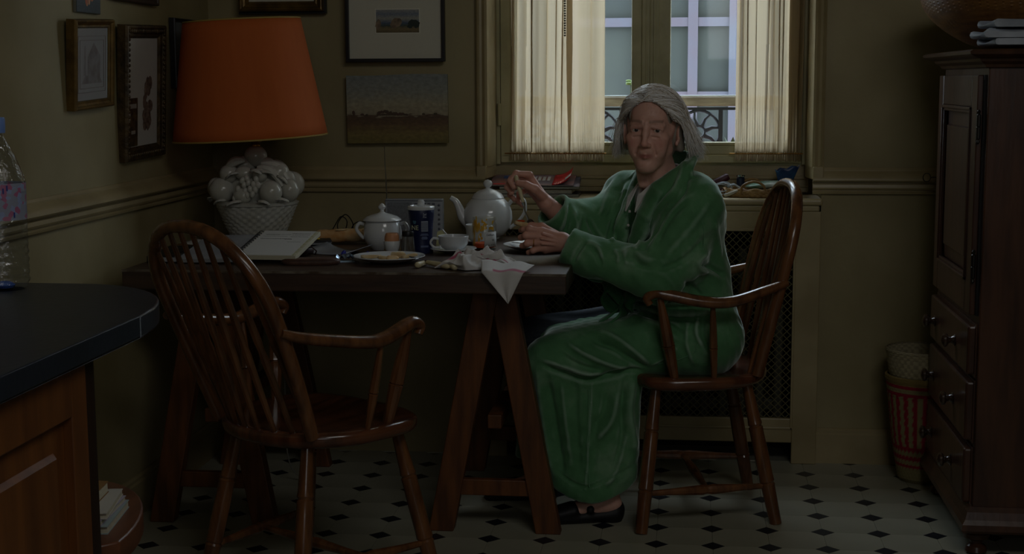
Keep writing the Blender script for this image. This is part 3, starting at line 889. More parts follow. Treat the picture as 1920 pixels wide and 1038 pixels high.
# unframed landscape canvas
p = thing('painted_canvas', 'unframed brown landscape painting with pale sky hung beneath the mounted picture', 'painting', (-.967, 4.908, 1.190), (0, math.radians(-.4), 0))
b = MB(); P = [[(-.173 + .346 * i / 12, (-.012 if j in (0, 1) else 0), (-.1145 if j in (0, 3) else .1145 - .002 * math.sin(i * .5 + .4)) ) for i in range(13)] for j in range(4)]
b.grid(P); b.f.append(tuple([j * 13 for j in range(4)])); b.mi.append(0); b.f.append(tuple([j * 13 + 12 for j in (3, 2, 1, 0)])); b.mi.append(0)
b.build('canvas', painted('big_landscape', [(0, (112, 100, 50)), (.14, (124, 108, 60)), (.26, (104, 80, 52)), (.385, (84, 64, 46)), (.41, (146, 136, 112)), (.56, (156, 148, 122)), (.75, (136, 138, 128)), (1, (124, 130, 128))]), p, smooth=False)
blobs('painted_trees', [(-.064 + .0052 * k + .002 * math.sin(k * 5.1), -.0165 + .0085 * math.exp(-((k - 4) / 4.0) ** 2) + .0015 * math.sin(k * 3.3), .0062, .0050) for k in range(17)] + [(-.066 + .0075 * k, -.0185, .006, .0036) for k in range(14)] + [(-.12, -.018, .007, .004), (-.105, -.019, .005, .004), (-.15, -.012, .006, .008), (.09, -.018, .006, .004), (.13, -.017, .007, .004)], mat('paint_bush', (86, 62, 52), .6, (72, 64, 48), 50), p, (0, 0, 0), -.0126)
# gilded frame cut by the top edge
p = thing('framed_picture', 'gilded frame on the back wall above the orange lampshade, cut by the top edge', 'picture', (-1.356, 4.90, 1.70))
b = MB(); frame_bars(b, .29, .365, .034, .03, FP); b.build('frame', GILT, p, smooth=False)
b = MB(); b.box(-.15, .15, -.004, .018, -.19, .19); b.build('backing', DARKF, p, smooth=False)
MB().box(-.112, .112, -.012, -.008, -.15, .15).build('mount', MATB, p, smooth=False)
MB().box(-.07, .07, -.0135, -.0121, -.09, .09).build('painting', painted('gilt_landscape', [(0, (70, 60, 40)), (.4, (110, 90, 60)), (.7, (130, 130, 120)), (1, (110, 120, 130))]), p, smooth=False)

# ---- left wall: frames lean out at the top; local front -y is turned to +x
def wallpic(name, label, y, z, w, h, fw, d, fm, lean, roll, cat='picture', x=XL + .004):
    t = thing(name, label, cat, (x, y, z))
    t.rotation_mode = 'QUATERNION'
    # local -y -> world +x : rotate +90 about z ; then lean forward (about world y), and small roll in plane
    q = Euler((0, 0, math.radians(90))).to_quaternion()
    t.rotation_quaternion = Euler((0, math.radians(lean), 0)).to_quaternion() @ q @ Euler((0, math.radians(roll), 0)).to_quaternion()
    b = MB(); frame_bars(b, w, h, fw, d, FP); b.build('frame', fm, t, smooth=False)
    MB().box(-w / 2 + fw * .4, w / 2 - fw * .4, -d * .3, -.001, -h / 2 + fw * .4, h / 2 - fw * .4).build('backing', DARKF, t, smooth=False)
    return t
t = wallpic('framed_picture', 'narrow gold framed grey engraving of a church, nearest on the left wall', 3.862, 1.334, .262, .240, .026, .030, GILT, 3.5, -2.2, x=XL + .006)
MB().box(-.108, .108, -.016, -.010, -.096, .096).build('mount', mat('engraving_paper', (176, 172, 164), .85), t, smooth=False)
b = MB()
for (w_, h_) in ((.185, .150), (.160, .128)):
    for s in (-1, 1):
        b.box(s * w_ / 2 - .0006, s * w_ / 2 + .0006, -.0168, -.0162, -h_ / 2, h_ / 2); b.box(-w_ / 2, w_ / 2, -.0168, -.0162, s * h_ / 2 - .0005, s * h_ / 2 + .0005)
b.build('printed_border', mat('ink_grey', (120, 116, 112), .8), t, smooth=False)
b = MB()
b.add([(-.03, -.0166, -.045), (.055, -.0166, -.045), (.058, -.0166, .02), (.012, -.0166, .058), (-.028, -.0166, .02)], [(0, 1, 2, 3, 4)])
b.add([(-.07, -.0165, -.052), (.07, -.0165, -.052), (.05, -.0165, -.03), (-.045, -.0165, -.03)], [(0, 1, 2, 3)])
b.add([(-.055, -.0165, -.03), (-.04, -.0165, -.03), (-.044, -.0165, .05), (-.050, -.0165, .05)], [(0, 1, 2, 3)])
b.build('printed_church', mat('ink_soft', (132, 128, 122), .8, (160, 156, 150), 40), t, smooth=False)
MB().box(-.108, .108, -.0185, -.0180, -.096, .096).build('picture_glass', clear_glass('picture_glass'), t, smooth=False)

t = wallpic('framed_picture', 'tall dark gilt carved frame with a small tree study on a white sheet', 4.240, 1.255, .322, .395, .040, .032, mat('old_gilt', (84, 66, 36), .5, (52, 40, 22), 30, metal=.35, bump=.8, bscale=70), 3.0, -1.5)
MB().box(-.122, .122, -.014, -.010, -.158, .158).build('mount', mat('white_sheet', (182, 180, 174), .85), t, smooth=False)
b = MB(); r = random.Random(3)
for k in range(16):
    cx, cz = r.uniform(.0, .072), r.uniform(-.10, .03)
    b.sphere((cx, -.0142, cz), (r.uniform(.010, .02), .0006, r.uniform(.012, .03)), 8, 4)
b.build('painted_tree', mat('paint_sepia', (80, 62, 54), .7, (130, 112, 100), 60), t)
# dark reflection painted flat in the corner of the sheet, with pale glints
b = MB(); b.box(-.121, -.040, -.0150, -.0141, -.156, -.015); tagp = b.build('dark_reflection', mat('reflection_dark', (44, 36, 30), .5, (90, 72, 44), 50), t, smooth=False)
b = MB(); b.box(-.112, -.050, -.0156, -.0150, -.045, -.032); b.box(-.115, -.098, -.0156, -.0150, -.08, -.055); b.box(-.09, -.06, -.0156, -.0150, -.12, -.11); b.build('reflection_glints', mat('reflection_pale', (150, 146, 138), .6), t, smooth=False)
b = MB(); r = random.Random(9)
for s in (-1, 1):
    for k in range(26):
        z = -.185 + k * .0148
        b.sphere((s * .144, -.030, z), (.006, .004, .0055), 8, 4)
    for k in range(20):
        b.sphere((-.141 + k * .0148, -.030, s * .180), (.0055, .004, .006), 8, 4)
b.build('carving', MATS['old_gilt'], t, kind='stuff')

t = wallpic('framed_picture', 'small black framed print half hidden behind the orange lampshade', 4.66, 1.375, .26, .22, .014, .02, DARKF, 0, 0)
MB().box(-.117, .117, -.010, -.006, -.097, .097).build('print', mat('print_slate', (96, 104, 110), .6, (66, 66, 64), 9), t, smooth=False)
t = wallpic('painted_card', 'small unframed flower painting standing above the engraving on the left wall', 3.885, 1.555, .165, .170, .003, .008, mat('card_edge', (110, 108, 96), .7), 2, 0, cat='painting')
MB().box(-.080, .080, -.009, -.0065, -.083, .083).build('painting', painted('flower_card', [(0, (52, 62, 66)), (.3, (70, 78, 80)), (.5, (170, 130, 96)), (.62, (186, 160, 130)), (.8, (90, 100, 104)), (1, (60, 66, 70))]), t, smooth=False)
b = MB(); r = random.Random(2)
for k in range(9):
    a = k * 2.4; cx, cz = .02 * math.cos(a) * (1 + .1 * k), -.03 + .016 * math.sin(a) * (1 + .1 * k)
    b.sphere((cx, -.0092, cz), (.014, .0008, .008), 8, 4, rot=Euler((0, a, 0)))
b.build('painted_petals', mat('paint_petal', (200, 150, 110), .6, (180, 100, 70), 60), t)
t = wallpic('framed_picture', 'dark framed picture of which only the bottom edge shows at the top left', 4.225, 1.66, .36, .29, .02, .02, mat('brown_frame', (60, 44, 34), .5), 1, 0)
MB().box(-.155, .155, -.010, -.006, -.12, .12).build('print', MATS['print_slate'], t, smooth=False)
# little hook ring on the rail at the right
b = MB(); b.tube([(math.cos(a) * .012, 0, math.sin(a) * .014) for a in np.linspace(0, 2 * math.pi, 17)[:-1]], .0012, 6, closed=True); b.tube([(.012, 0, 0), (.026, 0, .001), (.030, .004, .0)], .0014, 6)
tag(b.build('key_ring', mat('dark_iron', (50, 48, 46), .35, metal=.8), loc=(.780, 4.892, .966)), 'small wire ring hooked on the rail beside the tall cabinet', 'ring')
# ================================================================== orange lamp
LX, LY = -1.342, 4.495
lamp = thing('table_lamp', 'table lamp with big orange shade on a white ceramic fruit basket base', 'lamp', (LX, LY, TZ))
b = MB(); N = 60; rows = []
r_ = random.Random(4)
for j in range(25):
    q = j / 24; z = .004 + .128 * q; rr = .070 + (.126 - .070) * q ** .92
    row = []
    for i in range(N * 2):
        a = 2 * math.pi * i / (N * 2)
        wv_ = .0042 * math.sin(a * N / 2.5 + (math.pi if (j // 2) % 2 else 0)) * (1 if (j // 1) % 2 else .5) + .0012 * math.sin(j * 2.6)
        row.append((math.cos(a) * (rr + wv_), math.sin(a) * (rr + wv_), z))
    rows.append(row)
b.grid(rows, wrap=True)
b.lathe([(.001, 0.0005), (.072, 0.0005), (.074, .006), (.070, .008)], 40)
b.build('basket', PORCM, lamp, angle=80)
MB().lathe([(.120, .128), (.130, .132), (.132, .138), (.124, .142), (.001, .150)], 48).build('basket_rim', PORCM, lamp)
F = [  # x, y, z, rx, ry, rz : fruits heaped on the basket (camera is towards -y)
 (.070, -.085, .175, .036, .036, .037), (-.095, -.055, .178, .040, .038, .040), (.118, -.040, .178, .030, .032, .036), (-.125, -.015, .182, .028, .030, .034),
 (-.072, -.050, .230, .030, .030, .029), (.030, -.062, .226, .024, .024, .024), (-.020, -.062, .232, .030, .026, .022), (.078, -.02, .232, .034, .032, .034),
 (.0, .0, .282, .036, .036, .034), (.035, .0, .255, .028, .028, .024), (-.035, .0, .255, .034, .034, .028), (.1, .05, .19, .042, .04, .042), (-.09, .06, .19, .045, .04, .042),
 (.0, .1, .18, .045, .04, .042), (.045, .06, .235, .038, .036, .034), (-.045, .06, .235, .038, .036, .034), (.105, -.01, .208, .026, .026, .03), (-.015, -.1, .165, .03, .024, .024), (0, 0, .18, .09, .08, .06)]
for k, (x, y, z, a, c, d) in enumerate(F):
    bb = MB(); bb.sphere((0, 0, 0), (a, c, d), 22, 12)
    if k == 1:  # ribbed melon
        bb.v = [(p[0] * (1 + .03 * math.sin(7 * math.atan2(p[2], p[0]))), p[1], p[2] * (1 + .03 * math.sin(7 * math.atan2(p[2], p[0])))) for p in bb.v]
    bb.build('fruit', PORCM, lamp, loc=(x, y, z))
# grapes
for (pa, pb_, pc_) in (((.030, -.045, .262), (.085, -.030, .246), (.122, -.040, .196)), ((.022, -.060, .250), (.070, -.058, .236), (.104, -.070, .192)), ((-.02, -.05, .27), (-.06, -.06, .262), (-.088, -.05, .235))):
    P = spline([pa, tuple((np.array(pa) + np.array(pb_)) / 2 + np.array([0, 0, .004])), pb_, pc_], 5); n_ = len(P)
    MB().tube(P, [.005 + .010 * math.sin(math.pi * i / (n_ - 1)) for i in range(n_)], 8).build('fruit', PORCM, lamp)
GP = [(.005, -.112, .205), (.022, -.115, .200), (.030, -.110, .215), (-.008, -.113, .198), (.012, -.118, .186), (.028, -.117, .184), (-.004, -.119, .180), (.020, -.121, .170),
      (.003, -.122, .168), (-.018, -.120, .172), (-.026, -.118, .186), (-.012, -.122, .158), (-.028, -.120, .162), (.036, -.112, .198), (-.014, -.112, .212), (.0, -.108, .218), (-.038, -.116, .156)]
for x, y, z in GP:
    MB().sphere((0, 0, 0), (.0085, .0085, .0115), 12, 8, rot=Euler((0, rnd.uniform(-.5, .5), 0))).build('grape', PORCM, lamp, loc=(x, y + .008, z))
def leafshape(L, W, bend, n=9):
    P = []
    for i in range(n):
        q = i / (n - 1); w_ = W * math.sin(math.pi * q ** .8) * (1 + .25 * math.sin(q * 22))
        x = L * q; z = bend * math.sin(math.pi * q)
        P.append([(x, -w_, z - .003), (x, 0, z + .002), (x, w_, z - .003)])
    return MB().grid(P)
for k, (x, y, z, rz, ry, L) in enumerate([(-.115, -.070, .158, 2.2, .35, .05), (-.066, -.112, .152, 2.9, .3, .045), (-.010, -.130, .150, 3.3, .3, .05), (.086, -.100, .154, .3, .2, .045), (.040, -.128, .150, .1, .3, .04), (.01, -.092, .245, 5.9, .3, .045), (.040, -.085, .238, .6, .3, .05), (-.03, -.090, .235, 3.0, .4, .045), (.088, -.072, .225, .2, .7, .04)]):
    leafshape(L, .014, .006).build('leaf', PORCM, lamp, solid=.003, loc=(x, y, z), rot=(0, ry, rz))
MB().lathe([(.010, .30), (.016, .305), (.016, .318), (.012, .322), (.019, .328), (.019, .336), (.009, .340), (.009, .37)], 24, (.0, 0, 0)).build('brass_neck', BRASS, lamp)
# shade, a little crooked
m = bpy.data.materials.new('orange_shade'); m.use_nodes = True; n = m.node_tree.nodes; l = m.node_tree.links
pb = n['Principled BSDF']; pb.inputs['Roughness'].default_value = .8
out = [x for x in n if x.type == 'OUTPUT_MATERIAL'][0]
tc = n.new('ShaderNodeTexCoord'); nz = n.new('ShaderNodeTexNoise'); nz.inputs['Scale'].default_value = 40; mpn = n.new('ShaderNodeMapping'); mpn.inputs['Scale'].default_value = (1, 1, .08)
l.new(tc.outputs['Object'], mpn.inputs[0]); l.new(mpn.outputs[0], nz.inputs['Vector'])
rp = n.new('ShaderNodeValToRGB'); rp.color_ramp.elements[0].color = (*lin((198, 102, 44)), 1); rp.color_ramp.elements[1].color = (*lin((214, 116, 52)), 1)
l.new(nz.outputs['Fac'], rp.inputs[0]); l.new(rp.outputs[0], pb.inputs['Base Color'])
tl = n.new('ShaderNodeBsdfTranslucent'); tl.inputs[0].default_value = (*lin((235, 110, 35)), 1)
mxn = n.new('ShaderNodeMixShader'); mxn.inputs[0].default_value = .3
l.new(pb.outputs[0], mxn.inputs[1]); l.new(tl.outputs[0], mxn.inputs[2]); l.new(mxn.outputs[0], out.inputs[0])
SHADE = m
b = MB(); rows = []
for j in range(12):
    q = j / 11; rr = .240 + (.180 - .240) * q
    rows.append([(math.cos(a) * rr, math.sin(a) * rr, .365 * q) for a in np.linspace(0, 2 * math.pi, 97)[:-1]])
b.grid(rows, wrap=True)
sh = b.build('lamp_shade', SHADE, lamp, solid=.002, loc=(-.014, 0, .338), rot=(math.radians(1.0), math.radians(-2.6), 0), angle=60)
TRM = mat('shade_trim', (168, 140, 70), .6)
for z, rr, nm in ((.002, .2405, 'bottom_trim'), (.364, .1805, 'top_trim')):
    MB().tube([(math.cos(a) * rr, math.sin(a) * rr, z) for a in np.linspace(0, 2 * math.pi, 97)[:-1]], .0028, 6, closed=True, up=(0, 0, 1)).build(nm, TRM, sh)
MB().tube([(-.17, 0, .33), (0, 0, .33), (.17, 0, .33)], .0015, 6).build('shade_carrier', BRASS, sh)
MB().lathe([(.006, .37), (.014, .38), (.014, .43), (.02, .44), (.03, .48), (.024, .52), (.001, .53)], 20).build('bulb', mat('bulb_glass', (210, 205, 195), .2), lamp)

# ================================================================== things on the table
def obj_on(x, y, z=TZ): return (x, y, z)
# dinner plate with toast scraps
def plate(name, label, x, y, r, group=None, z=TZ):
    t = MB().lathe([(.001, .004), (r * .58, .004), (r * .66, .007), (r * .97, .017), (r, .019), (r * .99, .021), (r * .95, .0195), (r * .65, .0105), (r * .56, .0075), (.001, .0075)], 56).build(name, PORC, loc=(x, y, z), angle=50)
    return tag(t, label, 'plate', group)
plate('plate', 'white plate with toast scraps and a knife, near the front edge of the table', -.838, 4.095, .103)
BREAD = mat('bread_crumb', (208, 190, 152), .9, (188, 158, 112), 30, bump=.8, bscale=90)
CRUST = mat('bread_crust', (184, 132, 76), .8, (220, 196, 152), 14, bump=.5, bscale=40)
def chunk(name, label, cat, loc, size, rz, seed, m=BREAD, ry=0, group=None):
    r = random.Random(seed); b = MB(); b.sphere((0, 0, 0), 1, 14, 9)
    V = []
    for p in b.v:
        k = 1 + .16 * math.sin(p[0] * 4 + seed) * math.cos(p[1] * 5 + seed * 2) + r.uniform(-.05, .05)
        q = [math.copysign(abs(c) ** .6, c) for c in p]
        V.append((q[0] * size[0] * k, q[1] * size[1] * k, q[2] * size[2] * k))
    b.v = V
    return tag(b.build(name, m, loc=loc, rot=(0, ry, rz), angle=70), label, cat, group)
g = 'toast scraps on the near plate'
chunk('toast_scrap', 'long pale toast crust at the left of the scrap plate', 'bread', (-.888, 4.085, TZ + .0175), (.030, .010, .005), .2, 1, group=g)
chunk('toast_scrap', 'short pale toast scrap left of the middle of the scrap plate', 'bread', (-.850, 4.068, TZ + .0165), (.016, .009, .005), -.5, 2, group=g)
chunk('toast_scrap', 'brown crusty toast scrap at the front middle of the scrap plate', 'bread', (-.822, 4.060, TZ + .0175), (.017, .010, .006), .1, 3, CRUST, group=g)
chunk('toast_scrap', 'upright torn toast piece behind the brown scrap on the plate', 'bread', (-.812, 4.105, TZ + .0200), (.022, .010, .009), -.15, 4, group=g)
chunk('toast_scrap', 'thin toast strip at the right of the scrap plate', 'bread', (-.778, 4.090, TZ + .020), (.024, .008, .005), .55, 5, ry=-.15, group=g)
# egg in its cup
e = thing('egg_cup', 'white egg cup standing behind the plate of scraps, holding a brown egg', 'egg cup', (-.860, 4.246, TZ))
MB().lathe([(.016, .0), (.0175, .003), (.012, .006), (.015, .010), (.0215, .022), (.0242, .036), (.0245, .046), (.0225, .046), (.020, .034), (.001, .016)], 32).build('cup', PORC, e)
b = MB(); prof = []
for k in range(15):
    q = k / 14 * .66; prof.append((.0222 * math.sin(math.pi * (q * .5 + .5)) ** .7 if False else .0222 * math.sqrt(max(0, 1 - (q * 1.0) ** 2.3)), q * .034))
eg = MB().lathe([(.021, -.012)] + prof, 28).build('boiled_egg', mat('egg_shell', (202, 146, 104), .5, (186, 128, 88), 25), loc=(-.860, 4.246, TZ + .046))
tag(eg, 'brown boiled egg with its top cut off, sitting in the egg cup', 'egg')
# lidded pot
p = thing('lidded_pot', 'white lidded porcelain pot with two handles and a pointed knob', 'pot', (-.925, 4.425, TZ))
MB().lathe([(.034, 0), (.036, .003), (.048, .014), (.0575, .034), (.0590, .055), (.056, .074), (.0525, .084), (.0545, .090), (.052, .091), (.050, .084), (.001, .03)], 48).build('body', PORC, p)
MB().lathe([(.0585, .0885), (.0600, .0905), (.0585, .093), (.048, .101), (.028, .108), (.012, .112), (.006, .116), (.0055, .121), (.012, .128), (.0125, .131), (.006, .139), (.001, .1415)], 48, (-.001, 0, 0)).build('lid', PORC, p)
for s, nm in ((-1, 'handle'), (1, 'handle')):
    MB().tube(spline([(s * .055, -.012 * (s < 0), .078), (s * .070, -.016 * (s < 0), .080), (s * .078, -.018 * (s < 0), .064), (s * .068, -.014 * (s < 0), .046), (s * .057, -.010 * (s < 0), .034)], 5), [.0055] * 21, 10).build(nm, PORC, p)
# blue canister
c = thing('salt_canister', 'tall dark blue salt canister with white pouring lid', 'canister', (-.788, 4.338, TZ), (0, 0, math.radians(6)))
BLUE = mat('canister_blue', (18, 27, 66), .4)
MB().lathe([(.001, 0), (.0345, 0), (.0355, .002), (.0340, .02), (.0335, .05), (.0350, .085), (.0385, .112), (.0395, .132), (.0385, .134), (.001, .134)], 48).build('body', BLUE, c)
MB().lathe([(.0400, .131), (.0410, .133), (.0410, .139), (.0385, .142), (.034, .143), (.032, .1405), (.001, .1405)], 48).build('lid', PORC, c)
b = MB(); b.add([(-.010, -.004, .141), (.010, -.004, .141), (.011, .002, .153), (.007, .006, .160), (-.007, .006, .160), (-.011, .002, .153)], [(0, 1, 2, 3, 4, 5)]); b.build('pouring_flap', PORC, c, solid=.0016)
WPR = mat('white_print', (190, 196, 205), .6); YPR = mat('cream_print', (205, 205, 170), .6)
text('NE', .020, 'lettering', YPR, c, (-.0165, -.0345 * .92, .078), (math.radians(90), 0, math.radians(-28)))
text('Sel', .0095, 'lettering', WPR, c, (.0135, -.0395, .119), (math.radians(97), 0, math.radians(16)))
text('Fin', .0095, 'lettering', WPR, c, (.0135, -.0378, .111), (math.radians(102), 0, math.radians(16)))
b = MB(); b.obox((.0125, -.0345, .083), (.0098, .0032, 0), (0, .0004, 0), (0, 0, .0155)); b.build('barcode_panel', mat('panel_pale', (150, 158, 172), .6), c, smooth=False)
b = MB()
for k in range(9): b.obox((.0124, -.0352, .0705 + k * .0030), (.0092, .0030, 0), (0, .0004, 0), (0, 0, .0007))
b.build('barcode', mat('print_dark_blue', (60, 66, 88), .6), c, smooth=False)
b = MB()
for k, (w_, z) in enumerate([(.010, .060), (.012, .0565), (.007, .051), (.009, .048), (.008, .045), (.011, .024), (.011, .021)]):
    b.obox((.0118, -.0348, z), (w_, .0034 * w_ / .010, 0), (0, .0004, 0), (0, 0, .0009))
b.build('printed_lines', mat('print_mid', (110, 124, 160), .6), c, smooth=False)
b = MB(); b.sphere((-.018, -.0315, .098), (.006, .0006, .009), 12, 6, rot=Euler((0, 0, -.5))); b.build('printed_emblem', mat('print_emblem', (70, 110, 130), .6), c)
# pepper mill
c = thing('pepper_shaker', 'small fluted glass pepper shaker with black cap', 'shaker', (-.815, 4.262, TZ))
b = MB(); rows = []
for z, r0 in ((0, .0205), (.004, .0215), (.03, .0185), (.055, .0165), (.060, .0165)):
    rows.append([(math.cos(a) * (r0 + .0009 * math.sin(a * 12)), math.sin(a) * (r0 + .0009 * math.sin(a * 12)), z) for a in np.linspace(0, 2 * math.pi, 73)[:-1]])
b.grid(rows, wrap=True); b.build('glass_body', mat('shaker_glass', (120, 124, 124), .12, (70, 60, 48), 60, (1, 1, .3), spec=.8), c)
MB().lathe([(.0175, .058), (.0180, .060), (.0180, .070), (.0165, .073), (.001, .0735)], 28).build('cap', BLACKP, c)
# cup and saucer in front
def saucer(x, y, r, label, grp=None):
    return tag(MB().lathe([(.001, .002), (r * .42, .002), (r * .48, .004), (r * .92, .0125), (r, .0145), (r * .985, .0165), (r * .9, .0155), (r * .45, .007), (.001, .006)], 48).build('saucer', PORC, loc=(x, y, TZ)), label, 'saucer', grp)
def teacup(x, y, r, h, rz, label, zz=.0065):
    t = thing('teacup', label, 'cup', (x, y, TZ + zz), (0, 0, rz))
    MB().lathe([(r * .50, .0), (r * .52, .002), (r * .50, .003), (r * .78, .012), (r * .94, h * .5), (r, h), (r * .985, h + .0008), (r * .965, h), (r * .9, h * .5), (r * .7, .014), (.001, .006)], 48).build('bowl', PORC, t)
    MB().tube(spline([(-r * .96, 0, h * .82), (-r * 1.32, 0, h * .86), (-r * 1.5, 0, h * .58), (-r * 1.28, 0, h * .30), (-r * .86, 0, h * .26)], 5), .0034, 8).build('handle', PORC, t)
    return t
saucer(-.690, 4.335, .070, 'white saucer under the teacup nearest the front edge')
teacup(-.690, 4.335, .0465, .046, math.radians(18), 'wide white teacup with its handle to the left, on the front saucer')
tag(MB().lathe([(.001, 0), (.0405, 0)], 24).build('tea', mat('tea_brown', (70, 36, 14), .05), loc=(-.690, 4.335, TZ + .036)), 'dark tea inside the front teacup', 'drink')
saucer(-.652, 4.575, .062, 'white saucer half hidden behind the jam jar')
teacup(-.652, 4.575, .037, .056, math.radians(200), 'small white cup half hidden behind the jam jar')
# folded yellow packet
c = thing('yellow_packet', 'folded pale yellow packet leaning behind the front teacup', 'packet', (-.742, 4.452, TZ))
b = MB(); b.add([(-.020, -.012, 0), (.022, -.012, 0), (.020, .014, 0), (-.018, .014, 0), (-.018, .002, .052), (-.002, .004, .058), (.022, -.006, .034)], [(0, 1, 6, 5, 4), (3, 4, 5, 2), (2, 5, 6), (1, 2, 6), (0, 4, 3), (0, 3, 2, 1)])
b.build('wrapper', mat('packet_yellow', (176, 172, 108), .55, (196, 196, 160), 14), c, smooth=False, bevel=.001)
MB().beam((-.001, .003, .0585), (.0225, -.0065, .0345), .003, .003).build('folded_edge', PAPER, c, smooth=False)
# jam jar
JG = clear_glass('jar_glass', (.97, .965, .94))
c = thing('jam_jar', 'open smeared glass jam jar with a white label and orange jam', 'jar', (-.612, 4.450, TZ), (0, 0, math.radians(6)))
R = .0385
MB().lathe([(.001, .0), (R - .003, 0), (R, .004), (R, .076), (R - .004, .084), (R - .0035, .088), (R - .002, .089), (R - .002, .099), (R - .004, .100), (R - .0055, .099), (R - .0055, .084), (R - .003, .075), (R - .003, .006), (.001, .004)], 48).build('glass', JG, c)
JAM = mat('jam_orange', (214, 92, 12), .2, (170, 50, 6), 20, subs=.2)
MB().lathe([(.001, .0045), (R - .0042, .0065), (R - .0042, .020), (.001, .024)], 32).build('jam', JAM, c)
b = MB(); r = random.Random(12)
def onjar(a, z, rr): return (math.cos(a) * rr, math.sin(a) * rr, z)
for k in range(80):
    a = r.uniform(math.radians(185), math.radians(330)); z = r.choice([r.uniform(.02, .06), r.uniform(.058, .078), r.uniform(.06, .095)])
    if a > math.radians(275) and z < .058: continue
    h_ = r.uniform(.004, .016) if a < math.radians(250) else r.uniform(.002, .007); w_ = r.uniform(.0015, .005)
    p = onjar(a, z, R - .0038)
    b.sphere(p, (w_, .0007, h_), 8, 5, rot=Euler((0, 0, a - math.pi / 2)))
b.build('jam_smears', mat('jam_smear', (206, 150, 30), .25, (220, 176, 60), 60), c)
b = MB(); rows = [[onjar(a, z, R + .0004) for a in np.linspace(math.radians(272), math.radians(338), 12)] for z in (.010, .034, .056)]
b.grid(rows); b.build('paper_label', PAPER, c, solid=.0003)
INK = mat('ink_dark', (40, 38, 40), .7)
text('Confiture', .0085, 'lettering', INK, c, (R * math.cos(math.radians(300)) * 1.03, R * math.sin(math.radians(300)) * 1.03, .047), (math.radians(90), 0, math.radians(30)), sx=.8)
text('Gf', .0085, 'lettering', INK, c, (R * math.cos(math.radians(314)) * 1.03, R * math.sin(math.radians(314)) * 1.03, .031), (math.radians(90), 0, math.radians(44)))
b = MB()
for k in range(4): b.add([onjar(math.radians(a), .0155 + dz, R + .0010) for a, dz in ((278 + k * 12, 0), (285 + k * 12, 0), (285 + k * 12, .0012), (278 + k * 12, .0012))], [(0, 1, 2, 3)])
b.build('printed_line', INK, c, smooth=False)
# teapot
c = thing('teapot', 'white round porcelain teapot with ball knob, spout to the left', 'teapot', (-.640, 4.745, TZ))
MB().lathe([(.036, 0), (.038, .003), (.036, .006), (.056, .016), (.073, .038), (.0805, .066), (.079, .090), (.070, .114), (.056, .130), (.050, .134), (.048, .132), (.001, .12)], 56).build('body', PORC, c)
MB().lathe([(.0525, .132), (.0535, .1345), (.052, .137), (.045, .148), (.028, .159), (.012, .164), (.008, .1655), (.0075, .169), (.012, .172), (.0148, .179), (.0148, .184), (.011, .1905), (.001, .194)], 48).build('lid', PORC, c)
sp = spline([(-.058, -.008, .050), (-.080, -.012, .070), (-.092, -.014, .100), (-.104, -.016, .124), (-.121, -.018, .136)], 5)
MB().tube(sp, [.023 - .0155 * min(1, (i / 20) ** .7) for i in range(21)], 14).build('spout', PORC, c)
MB().tube(spline([(.066, .0, .110), (.090, -.002, .134), (.118, -.003, .126), (.122, -.003, .092), (.100, -.002, .058), (.072, 0, .036)], 5), [.0062 + .001 * math.sin(i / 4) for i in range(26)], 10).build('handle', PORC, c)
# radio
c = thing('radio', 'flat silver radio with raised aerial behind the blue canister', 'radio', (-.882, 4.735, TZ), (0, 0, math.radians(2)))
SILV = mat('silver_plastic', (150, 155, 162), .4)
MB().box(-.0955, .0955, -.016, .020, 0, .131).build('body', SILV, c, smooth=False, bevel=.004, seg=3)
b = MB(); b.box(-.088, -.006, -.0172, -.0158, .010, .121); b.build('speaker_grille', mat('speaker_grey', (104, 108, 114), .6, (120, 124, 130), 200), c, smooth=False, bevel=.0006)
b = MB()
for x in (-.022,): pass
MB().box(.0, .062, -.0168, -.0158, .068, .108).build('display', mat('display_grey', (92, 100, 100), .3), c, smooth=False)
BT = mat('button_dark', (84, 88, 98), .4)
for k in range(6):
    MB().sphere((.083, -.0165, .111 - k * .0155), (.0042, .0018, .0042), 12, 6).build('button', BT, c)
for k in range(5):
    b = MB(); b.box(.002 + k * .0145, .012 + k * .0145, -.0178, -.0158, .112, .118); b.build('button', BT, c, smooth=False)
MB().beam((-.0955, -.0185, .126), (.0955, -.0185, .126), .0018, .0018).build('front_seam', BT, c, smooth=False)
a0 = Vector((-.090, .010, .128)); 
MB().tube([(-.092, .004, .128), (-.094, .004, .20), (-.0965, .004, .25), (-.0975, .004, .298)], [.0022, .0019, .0015, .0011], 8).build('aerial', STEEL, c)
MB().sphere((-.0978, .004, .299), .002, 8, 5).build('aerial_tip', STEEL, c)
# baguette behind the pot
b = MB(); P = spline([(-.13, .012, .022), (-.10, .006, .024), (0, 0, .026), (.06, 0, .026), (.14, .01, .024)], 6)
n_ = len(P); b.tube(P, [.006 + .020 * math.sin(math.pi * min(1, (i + 1.2) / (n_ * .42))) ** .5 if i < n_ * .21 else .027 - .0035 * math.sin(i * 1.1) ** 2 for i in range(n_)], 18, flatr=.85)
t = tag(b.build('baguette', CRUST, loc=(-1.040, 4.575, TZ), rot=(0, 0, math.radians(14)), angle=80), 'crusty golden baguette behind the lidded pot', 'bread')
b = MB()
for k in range(2): MB().sphere((-.045 + k * .085, -.010, .0455), (.028, .007, .004), 12, 6, rot=Euler((0, 0, .5))).build('score_mark', BREAD, t)
pass
chunk('bread_crust_end', 'torn bread end lying behind the radio and canister', 'bread', (-.823, 4.44, TZ + .021), (.016, .012, .020), .3, 8)
chunk('crumb', 'small torn crumb of bread beside the foot of the lidded pot', 'bread', (-.884, 4.300, TZ + .010), (.012, .010, .010), .3, 9)
chunk('crumb', 'bit of bread between the egg cup and the pepper shaker', 'bread', (-.842, 4.31, TZ + .009), (.008, .008, .009), .8, 10)
